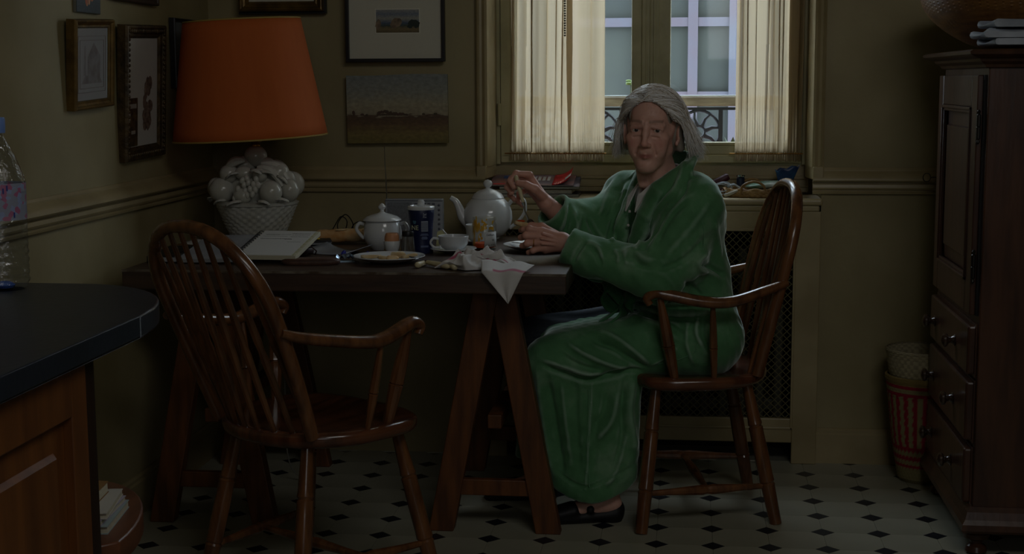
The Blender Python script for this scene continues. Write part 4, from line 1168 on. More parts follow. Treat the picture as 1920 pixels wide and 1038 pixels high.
# black cable behind the bread
r = random.Random(21); b = MB()
b.tube(spline([(-.07, .02, .004), (-.045, .01, .045), (-.02, .0, .078), (.0, .0, .06), (-.02, .01, .012), (-.035, .01, .05), (-.005, .0, .085), (.02, 0, .05), (.0, .01, .005), (.02, 0, .05), (.045, 0, .062), (.085, 0, .052), (.13, .0, .03), (.15, .02, .004)], 6), .0018, 6)
tag(b.build('power_cord', BLACKP, loc=(-1.09, 4.655, TZ)), 'thin black cord looped up behind the baguette', 'cord')

# ------------------------------------------------------------------ cutlery
def knife(name, label, a, bb, tip=None, hw=.0085, cat='knife', grp=None):
    a, bb = Vector(a), Vector(bb); t = thing(name, label, cat, tuple(a), group=grp); d = bb - a
    MB().turned((0, 0, 0), d, [(0, hw * .4), (.04, hw * .8), (.1, hw), (.5, hw * .95), (.85, hw * .78), (.96, hw * .7), (1, hw * .5)], 12).build('handle', IVORY, t)
    u = d.normalized(); MB().turned(d, d + u * .008, [(0, hw * .62), (1, hw * .5)], 12).build('ferrule', STEEL, t)
    if tip is not None:
        tp = Vector(tip) - a; s = Vector((-u.y, u.x, 0)) * .0085; q = d + u * .008
        b = MB(); b.add([q - s * .5, q + s * .5, q.lerp(tp, .8) + s, tp, q.lerp(tp, .7) - s], [(0, 1, 2, 3, 4)]); b.build('blade', STEEL, t, solid=.0012, smooth=False)
    return t
knife('table_knife', 'ivory handled knife with its blade resting on the plate of scraps', (-.640, 3.945, TZ + .0085), (-.715, 4.015, TZ + .012), (-.775, 4.062, TZ + .0225))
knife('table_knife', 'short ivory knife handle pointing at the viewer beside the scrap plate', (-.735, 3.965, TZ + .0085), (-.722, 4.035, TZ + .0085), None, .009)
knife('table_knife', 'stubby ivory handle half under the crumpled napkin', (-.620, 3.930, TZ + .009), (-.652, 3.985, TZ + .010), None, .010)
plate('plate', 'white plate under the hand that holds the bread', -.445, 4.42, .105)
knife('butter_knife', 'ivory handled butter knife lying on the far plate', (-.395, 4.375, TZ + .027), (-.47, 4.400, TZ + .023), (-.53, 4.45, TZ + .022), .008)

# ------------------------------------------------------------------ napkin
def vcol_mat(name, rough=.85, sheen=0.0, bump=0.0, bscale=200, spec=.3, subs=0.0):
    m = bpy.data.materials.new(name); m.use_nodes = True; n = m.node_tree.nodes; l = m.node_tree.links
    b = n['Principled BSDF']; b.inputs['Roughness'].default_value = rough; b.inputs['Sheen Weight'].default_value = sheen
    b.inputs['Specular IOR Level'].default_value = spec
    if subs:
        b.inputs['Subsurface Weight'].default_value = subs; b.inputs['Subsurface Radius'].default_value = (.008, .003, .0015); b.inputs['Subsurface Scale'].default_value = 1.0
    a = n.new('ShaderNodeAttribute'); a.attribute_name = 'Col'; l.new(a.outputs['Color'], b.inputs['Base Color'])
    if bump:
        tc = n.new('ShaderNodeTexCoord'); nz = n.new('ShaderNodeTexNoise'); nz.inputs['Scale'].default_value = bscale; nz.inputs['Detail'].default_value = 6
        l.new(tc.outputs['Object'], nz.inputs['Vector']); bp = n.new('ShaderNodeBump'); bp.inputs['Strength'].default_value = bump; bp.inputs['Distance'].default_value = .002
        l.new(nz.outputs['Fac'], bp.inputs['Height']); l.new(bp.outputs[0], b.inputs['Normal'])
    return m
def setcol(o, cols):
    at = o.data.color_attributes.new('Col', 'FLOAT_COLOR', 'POINT')
    c4 = np.ones((len(o.data.vertices), 4), np.float32); c4[:, :3] = cols
    at.data.foreach_set('color', c4.ravel())
NAPM = vcol_mat('napkin_cloth', .9, .3, .3, 500)
def cloth_cols(U, V):
    base = np.array(lin((206, 204, 202))); st = np.array(lin((176, 86, 112)))
    m_ = ((np.abs(U - .80) < .035) | (np.abs(V + .45) < .03)) & (np.abs(np.sin(U * 3)) > -1)
    c = np.tile(base, (len(U), 1)); c[m_] = st
    return c
nk = thing('napkin', 'crumpled white napkin with pink stripes, one corner hanging over the table edge', 'napkin', (-.555, 4.005, TZ))
n_ = 84; rows = []; UU = []; VV = []
for i in range(n_):
    row = []
    for j in range(n_):
        u = -1 + 2 * i / (n_ - 1); v = -1 + 2 * j / (n_ - 1)
        rr = math.sqrt(u * u + v * v)
        k = 1 / max(1, max(abs(u), abs(v)) * 0 + 1)
        x = .118 * u * (1 - .10 * v * v) + .016 * math.sin(4.2 * v + 1.3 + 1.5 * u) ; y = .074 * v + .014 * math.sin(5.1 * u + .4) + .012 * math.sin(9 * v + 3 * u)
        sr = lambda q, w=.42: 1 / (1 + (math.sin(q) / w) ** 2); f1 = sr(3.4 * u + 2.2 * v + 1.1 * math.sin(3 * v)); f2 = sr(2.3 * u - 4.4 * v + .8 + 1.3 * math.sin(2.5 * u)); f3 = sr(7.5 * u + 5 * v + 2, .6)
        env = max(0, 1 - max(abs(u), abs(v)) ** 3.5)
        hump = .52 + .48 * math.exp(-((u + .15) ** 2) * 2.5)
        z = .003 + env * hump * (.014 + .022 * f1 + .018 * f2 + .008 * f3 + .005 * sr(11 * u - 8 * v + 3 * math.sin(4 * u), .5))
        if u > .55: z *= max(.25, 1 - (u - .55) * 1.4)
        x += .010 * f1 * math.cos(v * 5); y -= .010 * f2
        row.append((x, y, z)); UU.append(u); VV.append(v)
    rows.append(row)
o = MB().grid(rows).build('cloth', NAPM, nk, angle=80)
setcol(o, cloth_cols(np.array(UU), np.array(VV)))
# hanging corner
n2 = 30; rows = []; UU = []; VV = []
A = Vector((.005, -.070, .028)); B_ = Vector((.150, -.060, .020)); 
for j in range(n2):
    q = j / (n2 - 1)
    row = []
    for i in range(n2):
        u = i / (n2 - 1)
        # top line lies on the table, middle passes the edge, bottom converges to the hanging tip
        top = A.lerp(B_, u); edge = Vector((.016 + .112 * u, -.142, .006)); tip = Vector((.088, -.146, -.078))
        if q < .35: p = top.lerp(edge, q / .35)
        else:
            s = (q - .35) / .65; e2 = edge.lerp(tip, s); p = e2
        p = p + Vector((0, -.004 * math.sin(u * 9 + q * 2) * (1 if q > .3 else .4) - .003, .004 * math.sin(u * 11) * (1 - q)))
        row.append(tuple(p)); UU.append(.25 + q * .5); VV.append(-.62 + .3 * u + (.12 if q < .5 else 0))
    rows.append(row)
o = MB().grid(rows).build('hanging_corner', NAPM, nk, solid=.0012, angle=80)
cc = np.tile(np.array(lin((206, 204, 202))), (len(o.data.vertices), 1)); Q = np.array([r_i // n2 / (n2 - 1) for r_i in range(n2 * n2)]); W_ = np.array([r_i % n2 / (n2 - 1) for r_i in range(n2 * n2)])
cc[(np.abs(Q - .30) < .035) & (W_ > .25)] = lin((176, 86, 112)); setcol(o, cc)

# ------------------------------------------------------------------ papers, books and small things at the left
def sheet(name, label, cat, loc, w_, d_, rz, m, th=.002, curl=.0, rx=0, ry=0, group=None):
    b = MB(); n = 8; rows = []
    for i in range(n + 1):
        u = i / n - .5
        rows.append([(w_ * u, d_ * (j / n - .5), th * .5 + curl * (abs(u) * 2) ** 2 * (.5 + j / n)) for j in range(n + 1)])
    o = b.grid(rows).build(name, m, loc=loc, rot=(rx, ry, rz), solid=th, angle=50)
    return tag(o, label, cat, group) if label else o
Z = TZ
c = thing('black_folder', 'black ring folder under the papers at the left end of the table', 'folder', (-1.475, 4.13, Z), (0, 0, math.radians(6)))
MB().box(-.065, .020, -.11, .16, 0, .022).build('cover', mat('folder_black', (20, 20, 22), .4), c, smooth=False, bevel=.004)
MB().box(-.060, .0205, -.1105, .155, .005, .017).build('pages', PAPER2, c, smooth=False)
pi = thing('paper_stack', 'stack of loose grey papers under the ochre envelope', 'papers', (-1.44, 4.385, Z))
for k in range(4):
    MB().box(-.10, .025, -.085, .05, k * .0035, k * .0035 + .003).build('sheet', PAPER2 if k % 2 else PAPER, pi, smooth=False, rot=(0, 0, .1 * math.sin(k * 2.3)))
sheet('envelope', 'ochre envelope on top of the papers at the left', 'envelope', (-1.478, 4.345, Z + .0165), .14, .13, math.radians(-4), PAPERY, .003)
sheet('letter', 'white letter on the ochre envelope, its corner curled up', 'letter', (-1.462, 4.352, Z + .0210), .13, .10, math.radians(-12), PAPER, .0012, .006)
sheet('card', 'blue grey printed card sticking out behind the chair back', 'card', (-1.475, 4.43, Z + .0185), .11, .06, math.radians(22), mat('card_blue', (120, 134, 160), .6, (160, 160, 170), 20), .002)
# open spiral diary, its right block propped up
c = thing('spiral_diary', 'open spiral bound diary with handwriting, lying in front of the lamp', 'notebook', (-1.262, 4.035, Z + .017), (math.radians(10.5), 0, math.radians(-3)))
MB().box(-.002, .172, -.012, .236, -.002, .011).build('page_block', mat('diary_pages', (198, 194, 172), .85, (178, 172, 150), 90, (1, 1, 40)), c, smooth=False, bevel=.001)
MB().box(.002, .160, -.010, .232, .0112, .0122).build('right_page', PAPER, c, smooth=False)
b = MB()
for k in range(9): b.box(.160, .166 + .001 * (k % 2), -.006 + k * .026, .012 + k * .026, .0112, .0120)
b.build('index_tabs', mat('tab_cream', (176, 174, 140), .8), c, smooth=False)
MB().box(-.176, -.006, -.026, .214, -.006, .0055).build('left_page', PAPER2, c, smooth=False, bevel=.001, rot=(0, math.radians(-1.5), 0))
b = MB()
for k in range(12):
    y = .014 + k * .0182
    b.tube([(-.004 + .0085 * math.cos(a), y, .008 + .0085 * math.sin(a)) for a in np.linspace(-.3, 3.4, 9)], .0011, 6)
b.build('spiral_wire', mat('wire_dark', (70, 72, 78), .35, metal=.8), c)
b = MB(); r = random.Random(8)
for (y, x0_, x1_, th) in ((.205, .095, .150, .0009), (.190, .02, .06, .0007), (.190, .10, .152, .0008), (.172, .10, .150, .0007), (.150, .015, .11, .0012), (.146, .09, .112, .0012), (.120, .105, .145, .0005), (.195, .015, .09, .0004), (.175, .015, .09, .0004)):
    x = x0_
    while x < x1_:
        w_ = r.uniform(.002, .006); b.box(x, x + w_, y - th + r.uniform(-.0004, .0004), y + th, .0122, .0125); x += w_ + r.uniform(.0004, .0018)
b.build('handwriting', INK, c, smooth=False, kind='stuff')
c2 = thing('paper_stack', 'thick dark book and papers propping up the open diary', 'papers', (-1.205, 4.185, Z))
MB().box(-.07, .075, -.03, .085, 0, .022).build('book', mat('folder_black', (20, 20, 22), .4), c2, smooth=False, bevel=.003)
MB().box(-.06, .085, .0, .08, .0225, .030).build('papers', PAPER2, c2, smooth=False)
sheet('round_paper', 'pale rounded printed sheet between the diary and the lamp', 'paper', (-1.20, 4.345, Z + .036), .15, .07, 0, mat('paper_bluish', (150, 160, 184), .8, (184, 188, 196), 22), .0015, .0)
sheet('card', 'yellow card behind the diary, right of the lamp', 'card', (-1.155, 4.415, Z + .030), .06, .04, .5, mat('card_yellow', (206, 180, 30), .6), .002)
c3 = thing('paper_stack', 'small heap of mail right of the lamp foot', 'papers', (-1.150, 4.425, Z))
for k in range(4):
    MB().box(-.05, .06, -.03, .04, k * .007, k * .007 + .006).build('letter', (PAPER2, MATS['folder_black'])[k % 2], c3, smooth=False, rot=(0, 0, .1 * k))
# clear plastic bag
b = MB(); b.sphere((0, 0, .016), (.045, .03, .017), 20, 10); r = random.Random(31)
b.v = [(x + r.uniform(-.002, .002), y + r.uniform(-.002, .002), max(0, z + .003 * math.sin(x * 160) + r.uniform(-.001, .001))) for x, y, z in b.v]
tag(b.build('plastic_bag', mat('clear_plastic', (90, 94, 96), .15, (60, 58, 52), 40, spec=.9), loc=(-1.125, 4.700, Z), angle=180), 'crinkled clear plastic bag right of the lamp base', 'bag')
# leather case and pouch
b = MB(); P = []
for j, (k, z) in enumerate(((.92, 0), (1, .003), (1.02, .009), (.99, .014), (.90, .017), (.4, .018), (.02, .018))):
    row = []
    for i in range(48):
        a = 2 * math.pi * i / 48; cx, sy = math.cos(a), math.sin(a)
        row.append((math.copysign(abs(cx) ** .55, cx) * .082 * k, math.copysign(abs(sy) ** .75, sy) * .032 * k, z))
    P.append(row)
b.grid(P, wrap=True)
LEA = mat('brown_leather', (88, 62, 50), .55, (70, 48, 38), 30, bump=.3, bscale=200)
t = tag(b.build('glasses_case', LEA, loc=(-1.052, 4.035, Z), rot=(0, 0, math.radians(6)), angle=60), 'brown leather glasses case lying at the front of the table', 'case')
MB().tube([(.080 * math.copysign(abs(math.cos(a)) ** .55, math.cos(a)), .0315 * math.copysign(abs(math.sin(a)) ** .75, math.sin(a)), .013) for a in np.linspace(0, 2 * math.pi, 49)[:-1]], .0012, 6, closed=True).build('seam', mat('leather_dark', (50, 32, 26), .5), t)
b = MB(); b.sphere((0, 0, .018), (.030, .038, .019), 20, 10)
b.v = [(x * (1 + .08 * math.sin(y * 120)), y, max(0, z + .003 * math.sin(x * 140 + y * 90))) for x, y, z in b.v]
t = tag(b.build('leather_pouch', mat('dark_leather', (54, 34, 32), .5, (40, 26, 26), 40), loc=(-1.125, 4.225, Z)), 'dark reddish leather pouch right of the open diary', 'pouch')
MB().tube([(.018, -.016, .026), (.034, -.024, .030), (.046, -.020, .018), (.040, -.012, .006)], .0022, 8).build('strap', MATS['leather_dark'], t)
sheet('newspaper_scrap', 'curved pale newspaper sheet between the pouch and the baguette', 'paper', (-1.045, 4.315, Z + .001), .17, .13, math.radians(-24), PAPER2, .0012, .014)
# foil wrapper
b = MB(); r = random.Random(17); rows = [[(-.030 + .0086 * i, -.022 + .0075 * j, .003 + r.uniform(0, .016)) for j in range(7)] for i in range(8)]
t = tag(MB().grid(rows).build('foil_wrapper', mat('foil', (170, 180, 190), .2, (120, 150, 190), 60, metal=.8), loc=(-.968, 4.135, Z), smooth=False), 'crumpled shiny foil wrapper with blue print left of the scrap plate', 'wrapper')
b = MB(); b.sphere((0, 0, .006), (.006, .006, .006), 12, 8)
tag(b.build('bottle_cap', mat('cap_blue', (40, 50, 150), .4), loc=(-.937, 4.26, Z)), 'small dark blue cap left of the lidded pot foot', 'cap')
b = MB(); b.sphere((-.004, .004, .011), (.007, .006, .011), 10, 6, rot=Euler((0, .4, 0)))
tag(b.build('blue_candy', mat('cap_blue', (40, 50, 150), .4), loc=(-.985, 4.165, Z + .004)), 'blue wrapped sweet on the foil wrapper', 'sweet')
sheet('napkin_scrap', 'small blue white torn tissue beneath the foil wrapper', 'tissue', (-.972, 4.10, Z + .0005), .06, .045, .3, mat('tissue', (150, 172, 190), .9), .001)
# thin wire beneath the table end
b = MB(); b.tube(spline([(0, 0, .42), (.002, 0, .3), (.0, 0, .16), (.01, 0, .07), (.03, .0, .03), (.07, .02, .003)], 6), .0022, 6)
tag(b.build('mains_lead', mat('grey_lead', (110, 108, 100), .6), loc=(-1.27, 4.50, .0)), 'pale electric lead hanging under the left end of the table', 'cord')
b = MB(); b.tube([(-1.43, 4.72, .42), (-1.43, 4.80, .60), (-1.43, 4.91, .70)], .0022, 6)
# ================================================================== magazines on the radiator shelf
SZ_ = .894
mg = 'magazines on the radiator shelf'
def mag(x, y, z, w_, d_, th, rz, c, label, rx=0):
    t = thing('magazine', label, 'magazine', (x, y, z), (rx, 0, rz), mg)
    MB().box(-w_ / 2 + .001, w_ / 2 - .002, -d_ / 2 + .001, d_ / 2 - .002, .0008, th - .0008).build('pages', mat('mag_pages', (178, 174, 160), .8, (120, 116, 104), 120, (1, 1, 30)), t, smooth=False)
    MB().box(-w_ / 2, w_ / 2, -d_ / 2, d_ / 2, th - .001, th).build('cover', c, t, smooth=False)
    MB().box(-w_ / 2, w_ / 2, -d_ / 2, d_ / 2, 0, .0008).build('back_cover', mat('mag_dark', (44, 40, 44), .4), t, smooth=False)
    return t
mag(-.505, 4.985, SZ_, .300, .155, .011, .02, MATS['mag_dark'] if 'mag_dark' in MATS else mat('mag_dark', (44, 40, 44), .4), 'dark magazine at the bottom of the stack behind the raised hand')
mag(-.520, 4.985, SZ_ + .0115, .290, .155, .014, -.01, mat('mag_ochre', (120, 100, 60), .4), 'thick magazine with an ochre spine in the middle of the stack')
mag(-.490, 4.985, SZ_ + .0395, .270, .150, .009, .03, mat('mag_blue', (56, 60, 78), .4, (110, 90, 96), 18), 'blue grey magazine just beneath the top red one', .17)
t = mag(-.515, 4.980, SZ_ + .0495, .285, .150, .0041, 0, mat('mag_rust', (150, 96, 82), .35, (86, 90, 104), 14), 'glossy red and rust coloured magazine on top with its corner curling up', .17)
MB().box(-.13, -.09, -.066, -.050, .0041, .0046).build('cover_print', mat('print_red', (190, 40, 40), .5), t, smooth=False)
MB().box(-.105, -.060, .02, .055, .0041, .0046).build('cover_print', mat('print_blue', (56, 84, 140), .5), t, smooth=False)
b = MB()
for k in range(4): b.box(.000 + k * .016, .010 + k * .016, -.01, .045, .0041, .0046)
b.build('cover_title', mat('print_white', (190, 190, 186), .6), t, smooth=False)
rows = []
for i in range(9):
    u = i / 8; a = u * 1.15
    rows.append([(.070 + .075 * math.sin(a) / 1.1, -.074 + .149 * j / 6, .0045 + .048 * (1 - math.cos(a))) for j in range(7)])
MB().grid(rows).build('curled_cover', mat('mag_red', (196, 34, 40), .35), t, solid=.0006)
b = MB(); b.obox((.122, -.0745 + .03, .026), (.009, 0, .0072), (0, .016, 0), (-.0004, 0, .0006)); b.build('white_panel', MATS['print_white'], t, smooth=False)
b = MB()
for k in range(4): b.obox((.083 + .008 * k, -.056, .0066 + .0018 * k * k * .55), (.0018, 0, .0005), (0, .014, 0), (0, 0, .0004))
b.build('cover_print', mat('print_peach', (220, 140, 120), .5), t, smooth=False)

# ------------------------------------------------------------------ flat basket with odds and ends
WICK = mat('wicker', (158, 126, 76), .6, (120, 90, 50), 30, bump=.4, bscale=120)
t = thing('wicker_tray', 'low plaited straw basket tray with looped handles on the shelf behind the chair', 'basket', (.245, 4.985, SZ_))
def braid(cx, cy, a, c, z, rr, n=64, ph=0):
    return [(cx + math.cos(q) * a + .0 , cy + math.sin(q) * c, z + rr * .55 * math.sin(q * 14 + ph)) for q in np.linspace(0, 2 * math.pi, n * 2 + 1)[:-1]]
b = MB()
b.tube(braid(0, 0, .118, .066, .012, .012, ph=0), .0065, 8, closed=True); b.tube(braid(0, 0, .118, .066, .012, .012, ph=2.1), .0065, 8, closed=True); b.tube(braid(0, 0, .118, .066, .013, .012, ph=4.2), .0065, 8, closed=True)
b.tube(braid(0, 0, .116, .064, .024, .004), .005, 8, closed=True)
b.build('plaited_rim', WICK, t)
MB().lathe([(.001, .001), (.112, .001), (.114, .006), (.001, .006)], 40, sy=.55).build('tray_base', WICK, t)
for s in (-1, 1):
    MB().tube(spline([(-.062, s * .066, .010), (-.055, s * .068, .040), (-.020, s * .066, .054), (.012, s * .064, .042), (.022, s * .066, .010)], 6), .004, 8).build('handle', WICK, t)
# contents
c = thing('plastic_packet', 'crumpled green and white plastic packet in the straw tray', 'packet', (.285, 4.985, SZ_ + .027), (0, math.radians(-4), 0))
b = MB(); b.sphere((0, 0, .012), (.085, .045, .013), 20, 8); r = random.Random(44)
b.v = [(x, y, z + r.uniform(-.002, .002)) for x, y, z in b.v]; b.build('bag', mat('packet_green', (70, 120, 90), .35, (190, 196, 190), 14), c, angle=180)
c = thing('plastic_packet', 'bunched dark blue plastic bag standing at the right of the straw tray', 'bag', (.333, 4.985, SZ_ + .046))
rows = []
for j in range(7):
    q = j / 6
    rows.append([((.022 + .018 * q) * math.cos(a) + .006 * q, (.012 + .010 * q) * math.sin(a), .050 * q + .004 * q * math.sin(a * 6 + 1) + .007 * q * math.cos(a)) for a in np.linspace(0, 2 * math.pi, 41)[:-1]])
b = MB().grid(rows, wrap=True); b.f.append(tuple(range(39, -1, -1))); b.mi.append(0)
b.build('bag', mat('bag_blue', (22, 44, 88), .35, (44, 84, 120), 30), c, angle=180, solid=.001)
b = MB(); b.turned((0, 0, .0), (.062, 0, .030), [(0, .006), (.05, .011), (.5, .012), (.9, .013), (1, .009)], 14)
tag(b.build('dark_torch', mat('maroon', (66, 26, 36), .45), loc=(.085, 5.03, SZ_ + .035)), 'maroon rounded case leaning behind the coiled white wires', 'case')
b = MB(); b.lathe([(.012, 0), (.0135, .001), (.0135, .026), (.010, .030), (.001, .030)], 18)
tag(b.build('film_canister', mat('cap_navy', (26, 34, 56), .35), loc=(.186, 5.005, SZ_ + .035)), 'small dark tub with a silver rim in the tray, between coil and handle', 'tub')
tag(MB().lathe([(.0138, 0), (.0142, .002), (.0142, .006), (.001, .007)], 18).build('silver_lid', STEEL, loc=(.186, 5.005, SZ_ + .0652)), 'silver lid of the small dark tub', 'lid')
b = MB(); rr = random.Random(6)
for k in range(4):
    cx, cz, ra = .0 + rr.uniform(-.01, .01), .030 + rr.uniform(-.004, .006), .026 + rr.uniform(-.006, .006)
    b.tube([(cx + ra * math.cos(a), -.01 + .010 * math.sin(a * 2 + k) - k * .005, cz + ra * .62 * math.sin(a)) for a in np.linspace(0, 2 * math.pi, 33)[:-1]], .0013, 6, closed=True)
b.tube(spline([(.02, -.01, .035), (.04, -.014, .042), (.06, -.01, .03), (.075, -.012, .024)], 6), .0035, 8)
tag(b.build('coiled_cable', mat('cable_white', (176, 186, 196), .3), loc=(.122, 4.970, SZ_)), 'coil of white cable left of the straw tray', 'cable')
b = MB()
for k in range(3):
    b.tube(spline([(-.03 + .01 * k, 0, .004), (-.02, -.005, .022 + .004 * k), (.0, 0, .012 + .006 * k), (.02, .004, .028), (.03, 0, .006)], 6), .0018, 6)
b.sphere((-.03, 0, .016), (.016, .010, .012), 12, 8)
tag(b.build('cable_tangle', mat('cable_black', (28, 26, 32), .4, (70, 30, 36), 20), loc=(.105, 4.955, SZ_)), 'dark tangle of flex under the white coil', 'cable')
b = MB(); b.turned((0, 0, 0), (.045, .0, .018), [(0, .003), (.1, .006), (.6, .006), (.95, .004), (1, .002)], 10)
tag(b.build('ivory_stick', mat('pale_stick', (170, 166, 150), .4), loc=(.130, 4.925, SZ_ + .006)), 'short pale rod lying at the left front of the straw tray', 'rod')

# ------------------------------------------------------------------ on top of the tall cabinet
CZ = 1.370
t = thing('round_basket', 'large round brown wicker basket on top of the tall cabinet', 'basket', (1.01, 4.46, CZ))
b = MB(); rows = []
for j in range(34):
    q = j / 33; z = .002 + .155 * q; rr_ = .155 + .175 * math.sin(min(1, q * 1.02) * math.pi / 2) ** .75 - (.0)
    rr_ *= 1
    rows.append([(math.cos(a) * (rr_ + .0022 * math.sin(a * 45 + (math.pi if j % 2 else 0))), math.sin(a) * (rr_ + .0022 * math.sin(a * 45 + (math.pi if j % 2 else 0))) * .9, z) for a in np.linspace(0, 2 * math.pi, 361)[:-1]])
b.grid(rows, wrap=True); b.build('wicker_bowl', mat('dark_wicker', (122, 84, 40), .5, (92, 60, 26), 14, (1, 1, 8)), t, angle=60, solid=0)
MB().tube([(math.cos(a) * .332, math.sin(a) * .332 * .9, .160) for a in np.linspace(0, 2 * math.pi, 73)[:-1]], .011, 10, closed=True, up=(0, 0, 1)).build('rim', MATS['dark_wicker'], t)
MB().lathe([(.001, .003), (.155, .003)], 40, sy=.9).build('base', MATS['dark_wicker'], t)
def fold(x0, x1, y0, y1, z0, th, seed, n=26):
    """folded textile / newspaper: rounded left fold, wavy top"""
    rows = []; r = random.Random(seed); ph = r.uniform(0, 6)
    prof = [(0, 0), (-.35, .12), (-.5, .5), (-.35, .88), (0, 1)]
    for i in range(n):
        q = i / (n - 1); y = y0 + (y1 - y0) * q
        w_ = .010 * math.sin(q * 5 + ph)
        L = [(x0 + th * px_ + w_, y, z0 + th * pz + .006 * math.sin(q * 7 + ph) * pz) for px_, pz in prof]
        rr = [(x1 + w_, y, z0 + th + .004 * math.sin(q * 4 + ph)), (x1 + w_, y, z0)]
        mid = [((x0 + x1) / 2, y, z0 + th * (1 + .35 * math.sin(q * 6 + ph * 2)))]
        rows.append(L + mid + rr)
    b = MB().grid(rows, wrap=True); m_ = len(rows[0]); b.f += [tuple(range(m_ - 1, -1, -1)), tuple((n - 1) * m_ + k for k in range(m_))]; b.mi += [0, 0]
    return b
TOW = mat('folded_linen', (176, 182, 190), .8, (130, 136, 148), 9)
g = 'folded linens on the tall cabinet'
tag(fold(.795, 1.10, 3.975, 4.16, CZ + .001, .013, 1).build('folded_cloth', TOW, angle=50), 'thin pale folded cloth at the bottom of the pile on the cabinet', 'cloth', g)
tag(fold(.782, .905, 3.97, 4.15, CZ + .0195, .020, 2).build('folded_cloth', TOW, angle=50), 'pale rolled cloth in the middle left of the pile on the cabinet', 'cloth', g)
tag(fold(.925, 1.10, 3.975, 4.16, CZ + .0195, .017, 3).build('folded_cloth', mat('folded_grey', (110, 114, 122), .8, (80, 84, 90), 9), angle=50), 'grey folded cloth in the middle right of the pile on the cabinet', 'cloth', g)
tag(fold(.792, 1.10, 3.985, 4.16, CZ + .0470, .015, 4).build('folded_cloth', mat('folded_mid', (150, 156, 164), .8, (100, 106, 116), 12), angle=50), 'striped grey folded cloth on top of the pile on the cabinet', 'cloth', g)

# ------------------------------------------------------------------ woven baskets between wall and cabinet
def woven(name, base, stripe, mode, cx_=0):
    m = bpy.data.materials.new(name); m.use_nodes = True; n = m.node_tree.nodes; l = m.node_tree.links
    b = n['Principled BSDF']; b.inputs['Roughness'].default_value = .75
    a = n.new('ShaderNodeAttribute'); a.attribute_name = 'Col'; l.new(a.outputs['Color'], b.inputs['Base Color'])
    return m
STRAW = woven('straw_weave', None, None, 0)
def basketry(name, label, loc, prof, colf, amp=.003, nseg=44, rings=40):
    b = MB(); rows = []; cols = []
    pz = np.array([p[1] for p in prof]); pr = np.array([p[0] for p in prof]); tt_ = np.linspace(0, 1, len(prof))
    N_ = nseg * 4
    for j in range(rings * 3):
        q = j / (rings * 3 - 1); r0 = np.interp(q, tt_, pr); z = np.interp(q, tt_, pz); ring = int(q * rings)
        row = []
        for i in range(N_):
            a = 2 * math.pi * i / N_
            w_ = amp * (math.sin(a * nseg + (math.pi if ring % 2 else 0)) * .5 + abs(math.sin(q * rings * math.pi)) * .8)
            row.append((math.cos(a) * (r0 + w_), math.sin(a) * (r0 + w_), z)); cols.append(colf(a, z, ring, i / N_))
        rows.append(row)
    b.grid(rows, wrap=True); t = thing(name, label, 'basket', loc)
    o = b.build('weave', STRAW, t, angle=80); setcol(o, np.array(cols))
    MB().lathe([(.001, pz[0] + .002), (pr[0], pz[0] + .002)], 32).build('base', mat('straw_plain', (150, 132, 84), .8), t)
    return t
SRED = lin((150, 18, 48)); SNAT = lin((146, 136, 94)); SNAT2 = lin((146, 138, 98))
def colA(a, z, ring, u):
    zig = .010 * math.sin(z * 230)
    if z > .325: return lin((150, 128, 74))
    if .312 < z <= .325: return SRED
    if .298 < z <= .312: return SNAT
    if .288 < z <= .298: return SRED
    if z > .125:
        return SRED if ((a + zig * 1.5) * 22 / (2 * math.pi)) % 1 < .48 else SNAT
    k = z + .003 * math.sin(a * 40)
    if .108 < k: return SRED
    if .092 < k <= .108: return SNAT
    if .078 < k <= .092: return SRED
    if .064 < k <= .078: return SNAT
    if .052 < k <= .064: return SRED
    return SNAT
t = basketry('striped_basket', 'tall straw basket with red stripes standing between the wall and the cabinet', (.765, 4.738, 0), [(.062, .0), (.070, .012), (.082, .08), (.095, .16), (.108, .28), (.114, .325), (.118, .335), (.118, .345), (.112, .348)], colA, .0022, 40, 44)
def colB(a, z, ring, u):
    return tuple(np.array(lin((170, 158, 126))) * (.8 + .3 * ((int(u * 60) + ring) % 2)))
basketry('straw_basket', 'plain pale plaited basket set upside down inside the striped one', (.765, 4.738, .338), [(.100, .0), (.104, .01), (.110, .04), (.114, .07), (.118, .088), (.116, .094)], colB, .0026, 34, 12)

# ------------------------------------------------------------------ water bottle on the counter
PET = mat('bottle_plastic', (225, 235, 245), .06, trans=1.0, ior=1.12, spec=.6)
t = thing('water_bottle', 'large clear plastic water bottle with blue cap on the dark counter', 'bottle', (-1.268, 2.600, CT))
b = MB(); rows = []
for j in range(80):
    z = .300 * j / 79
    if z < .015: rr = .036 + .010 * math.sqrt(z / .015)
    elif z < .203: rr = .046
    elif z < .285: q = (z - .203) / .082; rr = .046 - .034 * (q ** 1.25)
    else: rr = .012
    wob = .0016 * math.sin(z * 420) if (z < .095 and z > .01) else (.0008 * math.sin(z * 300) if .17 < z < .2 else 0)
    rows.append([(math.cos(a) * (rr + wob * math.sin(a * 2 + z * 60)), math.sin(a) * (rr + wob * math.sin(a * 2 + z * 60)), z) for a in np.linspace(0, 2 * math.pi, 49)[:-1]])
b.grid(rows, wrap=True); b.f.append(tuple(range(47, -1, -1))); b.mi.append(0)
b.build('bottle_body', clear_glass('pet_film', (.88, .91, .95), .10, .5), t, angle=80)
MB().lathe([(.0142, .292), (.0148, .294), (.0148, .300), (.0152, .302), (.0152, .318), (.0140, .321), (.001, .321)], 30).build('cap', mat('cap_pale_blue', (110, 140, 200), .4), t)
b = MB(); rows = [[(math.cos(a) * .0466, math.sin(a) * .0466, z) for a in np.linspace(0, 2 * math.pi, 49)[:-1]] for z in (.132, .17, .200)]
b.grid(rows, wrap=True)
